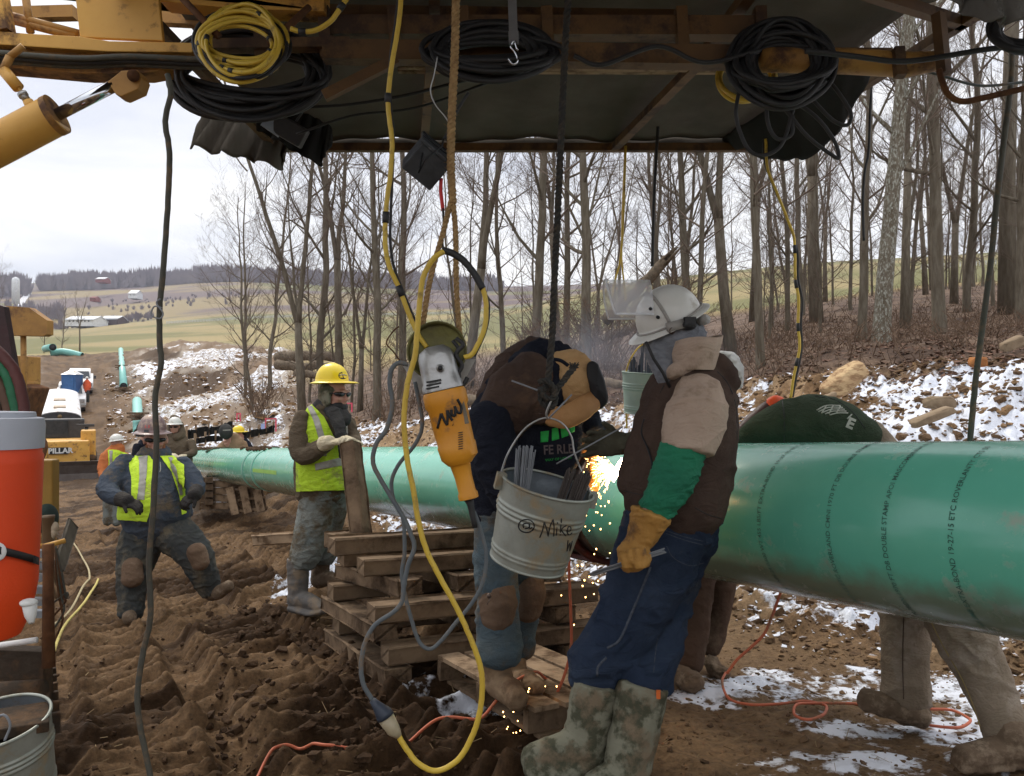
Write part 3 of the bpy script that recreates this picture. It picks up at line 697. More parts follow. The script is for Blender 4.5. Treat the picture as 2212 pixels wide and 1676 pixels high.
# ------------------------------------------------------------------- rubble on the bank, clods in the mud
def rocks(n, region, size, seed, mt, name, squash=.6):
    mb = MB(); rr = random.Random(seed); k = 0
    while k < n:
        u, d = region(rr)
        if u is None: continue
        s = size(rr, d) * (min(1, d / 7.5) if name == 'rubble' else 1); p = PG(u, d, s * .12); M = Euler((rr.uniform(-.5, .5), rr.uniform(-.5, .5), rr.uniform(0, 6.3))).to_matrix()
        sx, sy, sz = s * rr.uniform(.6, 1.3), s * rr.uniform(.6, 1.2), s * squash * rr.uniform(.5, 1.1)
        vs = []
        for (x, y, z) in ((-1,-1,-1),(1,-1,-1),(1,1,-1),(-1,1,-1),(-1,-1,1),(1,-1,1),(1,1,1),(-1,1,1),(0,0,1.35),(0,-1.35,0),(1.35,0,0),(-1.35,0,0)):
            vs.append(p + M @ Vector((x * sx * rr.uniform(.4, .8), y * sy * rr.uniform(.4, .8), z * sz * rr.uniform(.4, .8))))
        mb.add(vs, [(4,5,8),(5,6,8),(6,7,8),(7,4,8),(0,1,9),(1,5,9),(5,4,9),(4,0,9),(1,2,10),(2,6,10),(6,5,10),(5,1,10),(3,0,11),(0,4,11),(4,7,11),(7,3,11),(2,3,7,6)])
        k += 1
    return obj(name, mb, mt, smooth=False, kind='stuff')
def snowy(name, c, amt):
    m = bpy.data.materials.new(name); m.use_nodes = True; t = m.node_tree
    cn = t.nodes.new('ShaderNodeRGB'); cn.outputs[0].default_value = tuple(c) + (1,)
    g = t.nodes.new('ShaderNodeNewGeometry'); sx = t.nodes.new('ShaderNodeSeparateXYZ'); t.links.new(g.outputs['Normal'], sx.inputs[0])
    mr = t.nodes.new('ShaderNodeMapRange'); mr.inputs[1].default_value = .1; mr.inputs[2].default_value = .9; mr.inputs[3].default_value = amt - .12; mr.inputs[4].default_value = amt + .1; t.links.new(sx.outputs[2], mr.inputs[0])
    snow_nodes(t, cn.outputs[0], mr.outputs[0], t.nodes['Principled BSDF'], 9, 2.5); return m
M_rub = snowy('rubble', (.25, .155, .08), .475); M_rub2 = snowy('rubble_brown', (.13, .08, .045), .42)
def rb(rr):
    u = rr.uniform(760, 2380); a = float(np.interp(u, BU, [40, 22, 10, 8.6, 6.4, 4.9, 4.3, 4.0, 3.8])); b = float(np.interp(u, BU, [90, 40, 18.5, 15.5, 14, 11.8, 10, 9.3, 9]))
    return u, rr.uniform(a, b + .4)
rocks(6200, rb, lambda r, d: .014 + .055 * r.random() ** 4, 1, M_rub, 'rubble'); rocks(4600, rb, lambda r, d: .02 + .06 * r.random() ** 3, 2, M_rub2, 'rubble')
M_clod = mat('clod', (.075, .043, .023), (.033, .019, .01), scale=14, rough=.9, bump=.8, bscale=70)
rocks(5200, lambda r: (r.uniform(60, 1300), 2.7 + 12 * r.random() ** 1.6), lambda r, d: .005 + .016 * r.random() ** 3, 3, M_clod, 'mud_clods', .8)
rocks(900, lambda r: (r.uniform(480, 900) - 30, 3.1 + 4.5 * r.random()), lambda r, d: .010 + .034 * r.random() ** 3, 4, M_clod, 'mud_clods', .8)
rocks(1500, lambda r: (r.uniform(1250, 2300), 2.9 + 2.6 * r.random()), lambda r, d: .006 + .018 * r.random() ** 3, 5, mat('clod_pale', (.16, .1, .055), (.08, .05, .03), scale=14, rough=.9, bump=.6), 'mud_clods', .6)
rocks(2600, lambda r: (r.uniform(225, 640), 17 + 75 * r.random() ** 1.4), lambda r, d: (.04 + .12 * r.random() ** 3) * (1 + d / 60), 6, M_rub, 'rubble')
def boulder(u, v, d, a, b, c_, rz, lb, mt, seed=1, tilt=0):
    bm = bmesh.new(); bmesh.ops.create_icosphere(bm, subdivisions=4, radius=1)
    M = Euler((0, tilt, rz)).to_matrix()
    for q in bm.verts:
        p = q.co; k = 1.0
        pw = Vector((math.copysign(abs(p.x) ** .6, p.x), math.copysign(abs(p.y) ** .6, p.y), math.copysign(abs(p.z) ** .6, p.z)))
        n_ = mnoise.fractal(p * 1.3 + Vector((seed, 0, 0)), 1, 2, 5)
        q.co = M @ Vector((pw.x * a, pw.y * b, pw.z * c_)) * (1 + .16 * n_)
    me = bpy.data.meshes.new('b'); bm.to_mesh(me); bm.free(); me.transform(Matrix.Translation(P(u, v, d)))
    off = P(u, v, d); me.transform(Matrix.Translation(-off)); me.materials.append(mt)
    me.polygons.foreach_set('use_smooth', [True] * len(me.polygons))
    o = bpy.data.objects.new('rock', me); COL.objects.link(o); o.location = off; return setp(o, lb, 'rock')
M_sand = mat('sandstone', (.50, .36, .20), (.34, .22, .12), scale=3.5, rough=.9, bump=.6, bscale=18, stretch=(1, 1, 3), dirt=(.22, .13, .07), dirtamt=.42, dscale=7)
M_sando = mat('stone_orange', (.36, .15, .05), (.24, .1, .04), rough=.9)
M_sandg = mat('stone_grey', (.27, .205, .135), (.18, .13, .085), scale=5, rough=.9, bump=.6, bscale=25)
boulder(1822, 822, 8.7, .25, .16, .10, .2, 'big tan sandstone boulder half buried in the snowy bank', M_sand, 1, -.62)
boulder(2112, 782, 8.5, .085, .07, .05, 0, 'orange stone high on the bank left of the dark cable', M_sando, 5)
boulder(2190, 742, 8.6, .12, .08, .06, 0, 'tan flat stone at the top of the bank by the right edge', M_sandg, 7, -.4)
boulder(1770, 868, 7.9, .16, .09, .03, 0, 'thin flat stone just below the big tan boulder', M_sandg, 9, -.5)
boulder(2030, 870, 7.6, .13, .09, .06, 0, 'rounded brown stone mid-bank above the pipe', M_sandg, 12)
boulder(690, 893, 23, .22, .15, .1, 0, 'pale rock on the snowy slope left of the lime vest', M_sandg, 15)
boulder(2012, 900, 7.2, .2, .08, .04, .1, 'long slab of stone just above the pipe at right', M_sandg, 17, -.35)
# ------------------------------------------------------------------ tools that lay marks on a surface
from mathutils.bvhtree import BVHTree
CAMP = Vector((0, 0, CZ))
def bvh(mb): return BVHTree.FromPolygons([Vector(v) for v in mb.v], mb.f)
def bvh_obj(o):
    off = wpos(o); return BVHTree.FromPolygons([v.co + off for v in o.data.vertices], [tuple(p.vertices) for p in o.data.polygons])
def hit(tree, u, v, lift=.0015):
    d = (P(u, v, 1) - CAMP).normalized(); h = tree.ray_cast(CAMP, d)
    if h[0] is None: return None
    return h[0] - d * lift
def strokes(tree, lines, rpx, mt, name, parent, lift=.0005, per=4):
    mb = MB()
    for l in lines:
        sp = spline([Vector((a, b, 0)) for a, b in l], per) if len(l) > 2 else [Vector((l[0][0], l[0][1], 0)).lerp(Vector((l[1][0], l[1][1], 0)), k / 5) for k in range(6)]
        run = []
        for q in sp:
            h = hit(tree, q.x, q.y, lift)
            if h is None:
                if len(run) > 1: mb.tube(run, rpx * run[0].y / F, 6)
                run = []
            else: run.append(h)
        if len(run) > 1: mb.tube(run, rpx * run[0].y / F, 6)
    return obj(name, mb, mt, parent) if mb.v else None
def text_mesh(s, size=1.0, bold=0.0, sub=True):
    c = bpy.data.curves.new('t', 'FONT'); c.body = s; c.size = size; c.resolution_u = 2; c.offset = bold
    o = bpy.data.objects.new('t', c); COL.objects.link(o); dg = bpy.context.evaluated_depsgraph_get(); dg.update()
    me = bpy.data.meshes.new_from_object(o.evaluated_get(dg)); bpy.data.objects.remove(o)
    if sub:
        bm = bmesh.new(); bm.from_mesh(me); bmesh.ops.triangulate(bm, faces=bm.faces[:])
        bmesh.ops.subdivide_edges(bm, edges=[e for e in bm.edges if e.calc_length() > size * .25], cuts=2, use_grid_fill=True); bm.to_mesh(me); bm.free()
    return [tuple(v.co) for v in me.vertices], [tuple(p.vertices) for p in me.polygons]
def decal(tree, s, u, v, h, rot, mt, name, parent, lift=.002, bold=0.0, sx=1.0, center=True):
    vs, fs = text_mesh(s, 1.0, bold); w_ = max(p[0] for p in vs) if vs else 1; o = []; mb = MB(); ok = True
    c_, s_ = math.cos(R(rot)), math.sin(R(rot)); pts = []
    for x, y, z in vs:
        x = (x - (w_ / 2 if center else 0)) * h * sx; y = (y - .35) * h
        q = hit(tree, u + x * c_ + y * s_, v + x * s_ - y * c_, lift); pts.append(q)
    idx = {}; vv = []
    for i, q in enumerate(pts):
        if q is not None: idx[i] = len(vv); vv.append(q)
    ff = [tuple(idx[i] for i in f) for f in fs if all(i in idx for i in f)]
    if not ff: return None
    mb.add(vv, ff); return obj(name, mb, mt, parent, smooth=False)

# ------------------------------------------------------------------ materials
M_pipe = mat('pipe_green', (.135, .50, .355), (.11, .44, .305), scale=2.2, rough=.25, spec=.5, bump=.06, bscale=14, dirt=(.30, .40, .31), dirtamt=.12, dscale=5, coat=.5)
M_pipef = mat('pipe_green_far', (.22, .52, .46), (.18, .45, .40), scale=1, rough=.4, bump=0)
M_steel = mat('bare_steel', (.16, .12, .10), (.08, .05, .04), scale=20, rough=.45, metal=.7, bump=.2)
M_clamp = mat('clamp_red', (.12, .03, .022), (.05, .015, .012), scale=10, rough=.55, bump=.3)
M_ink = mat('ink', (.012, .035, .026), (.06, .17, .13), rough=.8, bump=0)
M_black = mat('black_rubber', (.018, .018, .019), (.03, .03, .03), scale=10, rough=.6, bump=.15, bscale=40)
M_mark = mat('black_marker', (.008, .008, .01), (.012, .012, .012), rough=.6, bump=0)
M_yel = mat('machine_yellow', (.66, .37, .075), (.56, .29, .055), scale=3, rough=.5, bump=.12, bscale=30, dirt=(.13, .07, .035), dirtamt=.22, dscale=6)
M_yeld = mat('boom_yellow', (.42, .22, .05), (.28, .135, .035), scale=4, rough=.6, bump=.15, bscale=25, dirt=(.09, .045, .025), dirtamt=.35, dscale=5)
M_rust = mat('rust', (.16, .075, .035), (.07, .035, .02), scale=14, rough=.9, bump=.5, bscale=50)
M_chrome = mat('chrome', (.62, .64, .68), (.5, .52, .55), scale=3, rough=.12, metal=1, bump=0)
M_tarp = mat('tarp', (.135, .118, .095), (.09, .078, .062), scale=2.5, rough=.9, bump=.5, bscale=9, weave=220)
M_tarpd = mat('tarp_dark', (.022, .021, .019), (.012, .012, .011), scale=3, rough=.85, bump=.4, bscale=9)
M_tarpg = mat('tarp_grey', (.19, .185, .165), (.12, .115, .1), scale=5, rough=.9, bump=.5, bscale=14, weave=200)
M_hosey = mat('hose_yellow', (.62, .44, .055), (.50, .33, .04), scale=5, rough=.45, bump=.05, dirt=(.25, .17, .06), dirtamt=.2, dscale=14)
M_cabg = mat('cable_grey', (.085, .10, .11), (.12, .13, .13), scale=12, rough=.7, bump=.1, dirt=(.18, .12, .07), dirtamt=.25, dscale=12)
M_cabo = mat('cable_olive', (.075, .072, .055), (.05, .05, .04), scale=12, rough=.75, bump=.15, dirt=(.14, .1, .06), dirtamt=.3, dscale=12)
M_hemp = mat('hemp', (.42, .28, .13), (.27, .17, .08), scale=60, rough=.95, bump=.6, bscale=120)
M_ropek = mat('rope_black', (.045, .045, .042), (.09, .07, .05), scale=40, rough=.9, bump=.5, bscale=120, noisepos=(.45, .75))
M_galv = mat('galvanized', (.37, .39, .345), (.23, .245, .205), scale=7, rough=.5, metal=.45, bump=.15, bscale=30, dirt=(.34, .27, .17), dirtamt=.30, dscale=7)
M_galvi = mat('galvanized_inside', (.30, .34, .37), (.2, .22, .24), scale=7, rough=.35, metal=.6, bump=.1, dirt=(.25, .2, .14), dirtamt=.15, dscale=9)
M_galvg = mat('galvanized_green', (.27, .33, .29), (.20, .25, .22), scale=5, rough=.6, metal=.3, bump=.1)
M_timber = mat('timber', (.21, .145, .09), (.10, .066, .042), scale=6, rough=.9, bump=.7, bscale=30, stretch=(1, 1, 1), dirt=(.06, .038, .022), dirtamt=.35, dscale=5)
M_timberl = mat('timber_light', (.33, .235, .15), (.20, .135, .085), scale=6, rough=.9, bump=.5, bscale=30, dirt=(.10, .062, .035), dirtamt=.35, dscale=6)
M_hoseo = mat('hose_orange', (.52, .13, .055), (.42, .10, .05), scale=8, rough=.6, bump=.05, dirt=(.25, .13, .07), dirtamt=.3, dscale=10)
M_orange = mat('cooler_orange', (.80, .075, .012), (.72, .06, .01), scale=3, rough=.5, bump=.1, bscale=90, dirt=(.45, .17, .08), dirtamt=.08, dscale=5)
M_coolw = mat('cooler_lid', (.46, .49, .55), (.40, .42, .47), scale=4, rough=.5, bump=.1, bscale=90)
M_white = mat('white_plastic', (.68, .68, .66), (.58, .58, .55), scale=5, rough=.45, bump=0)
M_grin = mat('grinder_orange', (.62, .27, .02), (.55, .22, .015), scale=6, rough=.45, bump=.1, bscale=60, dirt=(.20, .11, .05), dirtamt=.22, dscale=11)
M_alu = mat('cast_alu', (.42, .42, .41), (.33, .33, .32), scale=9, rough=.42, metal=.75, bump=.2, bscale=60, dirt=(.2, .18, .15), dirtamt=.2, dscale=8)
M_rod = mat('rod_grey', (.24, .25, .27), (.17, .18, .19), scale=10, rough=.7, bump=0)

# ------------------------------------------------------------------ the pipe
PR = .305; TD = Vector((-.528, 1, -.0728)).normalized()
def axis_at(d): return Vector((2.976 - .528 * d, d, CZ - .276 - .0728 * d))
E2 = Vector((-1, -.528, 0)).normalized(); E1 = E2.cross(TD); E1.normalize()
if E1.z < 0: E1 = -E1
def pipe_pt(d, a, r=PR): return axis_at(d) + (E1 * math.cos(a) + E2 * math.sin(a)) * r
def pipe_shell(d0, d1, r, n=96, seg=1, inner=True, r_in=None):
    mb = MB(); vs = []; fs = []; ri = r_in or r - .012
    ks = [d0 + (d1 - d0) * k / seg for k in range(seg + 1)]
    for d in ks:
        for j in range(n): vs.append(pipe_pt(d, 2 * math.pi * j / n, r))
    for k in range(seg):
        for j in range(n): fs.append((k*n+j, k*n+(j+1) % n, (k+1)*n+(j+1) % n, (k+1)*n+j))
    b = len(vs)
    for d in (ks[0], ks[-1]):
        for j in range(n): vs.append(pipe_pt(d, 2 * math.pi * j / n, ri))
    for j in range(n):
        fs.append((b+j, b+n+j, b+n+(j+1) % n, b+(j+1) % n))
        fs.append((j, b+j, b+(j+1) % n, (j+1) % n)); fs.append((seg*n+j, seg*n+(j+1) % n, b+n+(j+1) % n, b+n+j))
    mb.add(vs, fs); return mb
pr = thing('pipe', 'green coated steel pipe right of the weld, printed with black lettering', 'pipe', axis_at(2.0))
def dusty_pipe(name, d0, d1, seg, parent):
    mb = pipe_shell(d0, d1, PR, seg=seg); o = obj(name, mb, M_pipe2, parent); a = o.data.attributes.new('dust', 'FLOAT', 'POINT'); vals = []
    for v in mb.v:
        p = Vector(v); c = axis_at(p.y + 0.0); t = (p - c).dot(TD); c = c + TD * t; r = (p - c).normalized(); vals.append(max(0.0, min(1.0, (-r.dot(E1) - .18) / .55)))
    a.data.foreach_set('value', vals); return o
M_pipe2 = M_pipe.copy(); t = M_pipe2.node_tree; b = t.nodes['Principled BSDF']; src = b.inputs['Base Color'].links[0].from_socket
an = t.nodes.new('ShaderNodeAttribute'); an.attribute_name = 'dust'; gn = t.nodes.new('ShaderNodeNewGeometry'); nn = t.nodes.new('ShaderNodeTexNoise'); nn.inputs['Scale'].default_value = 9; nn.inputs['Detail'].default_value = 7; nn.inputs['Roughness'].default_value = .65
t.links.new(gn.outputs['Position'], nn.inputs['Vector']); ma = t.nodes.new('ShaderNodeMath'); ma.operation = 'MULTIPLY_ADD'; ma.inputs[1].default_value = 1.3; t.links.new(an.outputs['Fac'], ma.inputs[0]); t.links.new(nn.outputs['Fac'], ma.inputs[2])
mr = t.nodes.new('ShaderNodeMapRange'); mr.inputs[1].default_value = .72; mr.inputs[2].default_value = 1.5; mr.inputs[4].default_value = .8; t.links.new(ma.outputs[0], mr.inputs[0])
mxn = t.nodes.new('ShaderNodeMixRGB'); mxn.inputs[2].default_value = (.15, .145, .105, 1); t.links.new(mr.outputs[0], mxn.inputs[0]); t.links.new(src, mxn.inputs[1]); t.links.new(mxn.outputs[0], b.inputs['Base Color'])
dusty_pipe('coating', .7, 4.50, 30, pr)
obj('bare_end', pipe_shell(4.505, 4.585, PR - .004), M_steel, pr)
def ring_text(s, d, a0, h, parent, step=0.0):
    vs, fs = text_mesh(s, 1.0, .004); mb = MB(); o = []
    for x, y, z in vs:
        a = a0 - x * h / PR; o.append(axis_at(d) + TD * ((y - .35) * h + step * x * h) + (E1 * math.cos(a) + E2 * math.sin(a)) * (PR + .0015))
    mb.add(o, fs); return obj('lettering', mb, M_ink, parent, smooth=False)
RT = [(3.36, 'X70 NPS 24 0,500 WT 455 LBS/FT EXTRA-BOND 19-27-15 ETC ROVERLAND'), (3.07, '19-27-15 ETC ROVERLAND CMNI 1970 FT DB DOUBLE STAMP 30IN XRAY'),
      (2.87, 'N 3BDN 1970 FT DB DOUBLE STAMP APOI MASCOMBINNA-ROVE'), (2.665, '165 EMB EXTRA-BOND 19-27-15 ETC ROVERLANTY CTS 50')]
for d, s in RT: ring_text(s, d, R(146), .026, pr, .0)
pl = thing('pipe', 'long green coated steel pipe string left of the weld, running away down the slope', 'pipe', axis_at(12))
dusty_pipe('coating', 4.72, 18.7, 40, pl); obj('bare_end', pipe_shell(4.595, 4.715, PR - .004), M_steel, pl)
for d in (12.0, 12.6): obj('joint_sleeve', pipe_shell(d - .05, d + .05, PR + .006, r_in=PR - .002), mat('sleeve', (.17, .40, .31), rough=.45, bump=.1), pl)
mb = MB(); mb.add([pipe_pt(d, R(a), PR + .0015) for d in np.linspace(10.6, 11.9, 8) for a in (84, 88, 93)], [(k*3+j, k*3+j+1, (k+1)*3+j+1, (k+1)*3+j) for k in range(7) for j in range(2)])
obj('paint_mark', mb, mat('paint_lime', (.30, .55, .10), rough=.5, bump=0), pl)
mb = MB(); mb.add([pipe_pt(4.73 + 13.8 * k / 30, R(116 + 6 * j), PR + .0012) for k in range(31) for j in range(9)], [(k*9+j, k*9+j+1, (k+1)*9+j+1, (k+1)*9+j) for k in range(30) for j in range(8)])
for k, (d, a, s) in enumerate([(12.2, -4, .11), (12.5, 6, .09), (12.9, -2, .13), (16.9, 5, .12), (17.2, -5, .1)]):
    pass
mb = MB(); rr = random.Random(4)
for k in range(160):
    d = rr.choice([rr.gauss(12.6, .45), rr.gauss(17.4, .6)]); mb.ell(pipe_pt(d, R(rr.uniform(-22, 26)), PR + .005), (rr.uniform(.02, .06),) * 2 + (rr.uniform(.01, .035),), None, 6, 5)
obj('caked_mud', mb, M_clod, pl)
# line-up clamp round the joint
cl = thing('pipe_clamp', 'dark red line-up clamp ring around the pipe joint being welded', 'clamp', axis_at(4.66))
for d in (4.60, 4.79): obj('ring', pipe_shell(d - .018, d + .018, PR + .035, r_in=PR + .002), M_clamp, cl)
mb = MB()
for k in range(14):
    a = 2 * math.pi * k / 14; mb.bar(pipe_pt(4.60, a, PR + .03), pipe_pt(4.79, a, PR + .03), .03, .02, (E1 * math.cos(a) + E2 * math.sin(a)))
obj('cross_bars', mb, M_clamp, cl, smooth=False)
# welding arc and sparks
arc = MB()
for k in range(11): arc.ell(P(1342 - k * 1.6 + random.uniform(-1, 1), 992 + k * 4.6, 3.75), (px(8.5 - abs(k - 5) * 1.2, 3.75), .015, px(7 - abs(k - 5) * .8, 3.75)), None, 10, 8)
M_arc = mat('arc', (1, 1, 1), rough=1, bump=0, emit=(1, .82, .55), es=28)
M_spk = mat('spark', (1, .5, .15), rough=1, bump=0, emit=(1, .52, .16), es=11)
obj('welding_arc', arc, M_arc, label='blinding white welding arc burning at the pipe joint between the two welders', cat='welding arc')
sp = MB(); rr = random.Random(2)
for k in range(460):
    r_ = abs(rr.gauss(0, 1)); a = rr.uniform(2.3, 4.3); cu_, cv_ = math.cos(a), math.sin(a); u = 1330 + cu_ * r_ * 30; v = 1012 - cv_ * r_ * 30; d = 3.8 - rr.random() * .2
    p = P(u, v, d); s = px(rr.uniform(.35, 1.1), d); q = P(u + cu_ * (2 + 9 * rr.random() ** 2), v - cv_ * (2 + 9 * rr.random() ** 2) + 1, d); sp.tube([p, q], [s, s * .4], 4)
for k in range(60):
    t = rr.random(); u = 1250 + rr.gauss(35, 28); v = 1060 + 480 * t ** 1.2 * rr.random(); d = 4.1 - .5 * rr.random() - .1; p = P(u, v, d); s = px(rr.uniform(.9, 1.7), d); sp.tube([p, p + Vector((rr.uniform(-.5, .5), 0, -1)) * s * 2], [s, s * .6], 5)
for k in range(34):
    u = rr.uniform(1080, 1230); v = rr.uniform(1480, 1605); d = 3.55; p = P(u, v, d); s = px(rr.uniform(.8, 1.7), d); sp.tube([p, p + Vector((0, 0, -1)) * s * 2], [s, s * .6], 5)
obj('sparks', sp, M_spk, kind='stuff')
al = bpy.data.lights.new('arc_light', 'POINT'); al.energy = 1.6; al.color = (1, .72, .42); al.shadow_soft_size = .03
ao = bpy.data.objects.new('arc_light', al); COL.objects.link(ao); ao.location = P(1322, 1008, 3.66)

# ------------------------------------------------------------------ cribbing, planks, pallets
HA = Vector((-.467, .884, -.064)).normalized(); HB = Vector((.884, .467, -.03)).normalized(); HU = Vector((0, 0, 1))
rr = random.Random(31)
def beam(a, b, w_, h_, lb, mt=M_timber, grp=None, name='timber', cat='timber', tw=0):
    mb = MB(); a = Vector(a); b = Vector(b); n = 10; t = (b - a).normalized(); s = t.cross(HU).normalized(); u_ = s.cross(t)
    if tw: q = Matrix.Rotation(tw, 3, t); s = q @ s; u_ = q @ u_
    vs = []; fs = []; ch = .009; R2 = random.Random(hash(lb) % 1000 if False else len(lb) * 13 + int(abs(a.x * 1000)))
    prof = [(-.5, -.5), (.5, -.5), (.5, .5), (-.5, .5)]
    pr_ = []
    for (x, y) in prof:
        pr_ += [(x * w_ - math.copysign(ch, x) * (1 if (x * y > 0) else 0), y * h_ - math.copysign(ch, y) * (0 if (x * y > 0) else 1)),
                (x * w_ - math.copysign(ch, x) * (0 if (x * y > 0) else 1), y * h_ - math.copysign(ch, y) * (1 if (x * y > 0) else 0))]
    m = len(pr_)
    for i in range(n + 1):
        c = a.lerp(b, i / n)
        for (x, y) in pr_: vs.append(c + s * (x + R2.uniform(-.003, .003)) + u_ * (y + R2.uniform(-.003, .003)))
    for i in range(n):
        for j in range(m): fs.append((i*m+j, i*m+(j+1) % m, (i+1)*m+(j+1) % m, (i+1)*m+j))
    fs.append(tuple(range(m-1, -1, -1))); fs.append(tuple(n*m + j for j in range(m)))
    mb.add(vs, fs); return obj(name, mb, mt, smooth=False, label=lb, cat=cat, group=grp)
O = P(858, 1470, 4.29); O.z = gz(O.x, O.y) + .012
def cr(a, b, z): return O + HA * a + HB * b + HU * z
TH = .098; TW = .15; G = 'squared timbers stacked as a crib under the pipe'
LY = []
nm = {1: 'lowest', 2: 'second', 3: 'third', 4: 'fourth', 5: 'fifth', 6: 'sixth', 7: 'topmost'}
for z in (1, 3, 5):
    sh = {1: 0, 3: .10, 5: .26}[z]
    for j, b in enumerate(({1: .0, 3: -.02, 5: .16}[z], .50, 1.02)):
        if z == 1 and j == 1: continue
        b += rr.uniform(-.02, .02); zz = TH * (z - .5)
        nmj = ('left', 'middle', 'right')[j]
        beam(cr(-.05 + sh + rr.uniform(-.04, .04), b, zz), cr(1.04 + rr.uniform(-.05, .05), b - (.10 if z == 5 and j == 0 else 0), zz), TW * rr.uniform(.9, 1.05), TH * .97,
             '%s timber of the %s layer of the crib, end towards the camera' % (nmj, nm[z]), grp=G)
for z in (2, 4, 6):
    for j, a in enumerate(({2: .02, 4: .12, 6: .42}[z], .86)):
        zz = TH * (z - .5)
        beam(cr(a, -.08 + rr.uniform(-.03, .03) + (.05 if z == 6 else 0), zz), cr(a, 1.22 + rr.uniform(-.04, .04), zz), TW * rr.uniform(.9, 1.05), TH * .97, '%s crosswise timber of the %s layer of the crib' % (('front', 'rear')[j], nm[z]), grp=G)
beam(cr(.62, -.16, TH * 6.5), cr(.66, 1.15, TH * 6.5), TW, TH, 'topmost timber of the crib, lying crosswise under the upright post', grp=G)
beam(cr(.86, -.10, TH * 6.5), cr(.9, .06, TH * 6.5), TW, TH, 'short block on top of the crib behind the upright post', grp=G)
# upright post held by the man in the lime vest
beam(P(782, 1172, 5.1), P(757, 958, 5.35), .105, .105, 'upright wooden post held by the man in the lime vest', M_timber, name='post', cat='wooden post', tw=R(42))
beam(P(553, 1166, 6.6), P(756, 1152, 6.2), .10, .085, 'loose timber lying in the snow behind the man in the lime vest', M_timberl, name='timber')
beam(P(128, 1225, 7.0), P(158, 1130, 7.3), .16, .03, 'grey board leaning beside the tracked machine', mat('board_grey', (.16, .14, .11), (.1, .085, .07), rough=.9), name='board', cat='board', tw=R(80))
def pallet(o, ax, bx, la, lb_, nb, lbl, mt=M_timberl, up=HU, bw=.09, gap=None):
    e = thing('pallet', lbl, 'pallet', o); up = Vector(up)
    for k in range(nb):
        b = (k + .5) / nb * lb_; m = MB(); a0 = o + bx * b + up * .125; m.bar(a0, a0 + ax * la, bw, .02, up); obj('slat', m, mt, e, smooth=False)
    for k in range(3):
        a = .05 + (la - .1) * k / 2; m = MB(); a0 = o + ax * a + up * .068; m.bar(a0, a0 + bx * lb_, .04, .092, up); obj('runner', m, M_timber, e, smooth=False)
    for k in range(3):
        b = (k + .5) / 3 * lb_; m = MB(); a0 = o + bx * b + up * .012; m.bar(a0, a0 + ax * la, bw, .018, up); obj('bottom_board', m, M_timber, e, smooth=False)
    return e
po = P(1176, 1612, 3.40); po.z = gz(po.x, po.y) - .01
pallet(P(1148, 1602, 3.42) + Vector((0, 0, 0)), HA, HB, 1.0, .58, 4, 'wooden pallet on the mud under the hooded welder', bw=.115)
pallet(P(584, 1102, 14.3), Vector((-.25, .1, 1)).normalized(), Vector((-1, -.2, -.1)).normalized(), .46, .62, 3, 'small pallet leaning against the far crib below the end of the pipe', up=Vector((-.1, -1, .1)).normalized(), bw=.13)
for k, (v, lbn) in enumerate(((1092, 'lowest'), (1076, 'second'), (1060, 'third'), (1045, 'topmost'))):
    beam(P(436, v, 15.2), P(556, v + 1, 14.6), .13, .11, '%s crosswise timber of the far crib at the end of the pipe' % lbn, grp='timbers of the far crib')
    beam(P(452, v - 8, 14.9), P(438, v - 8, 16.2), .15, .11, '%s endwise timber of the far crib at the end of the pipe' % lbn, grp='timbers of the far crib')

# ------------------------------------------------------------------ pails
def pail(c, R1, R0, H, tilt, lb, mt=M_galv, mi=M_galvi, handle=None, name='pail', cat='pail', ear=True):
    e = thing(name, lb, cat, c); M = Matrix.Translation(c) @ tilt.to_matrix().to_4x4()
    def rad(t): return R0 + (R1 - R0) * t
    pr_ = [(R0 * .97, 0), (R0 + .003, 0), (R0 + .003, .006)]
    for t in np.linspace(.02, .98, 70):
        r = rad(t)
        for c_, a in ((.60, .0045), (.66, .006), (.72, .0045), (.12, .003), (.17, .003)): r += a * math.exp(-((t - c_) / .016) ** 2)
        pr_.append((r, t * H))
    m = MB(); m.lathe(pr_, M, 64); obj('side', m, mt, e)
    m = MB(); m.lathe([(R1 * .985 - .003, H * .985)] + [(rad(t) - .003, t * H) for t in np.linspace(.96, .03, 12)] + [(.001, .03 * H)], M, 64); obj('inside', m, mi, e)
    m = MB(); q = [M @ Vector((R1 * math.cos(2 * math.pi * k / 64), R1 * math.sin(2 * math.pi * k / 64), H)) for k in range(65)]; m.tube(q, .0048, 8, cap=False); obj('rim', m, mt, e)
    return e, M
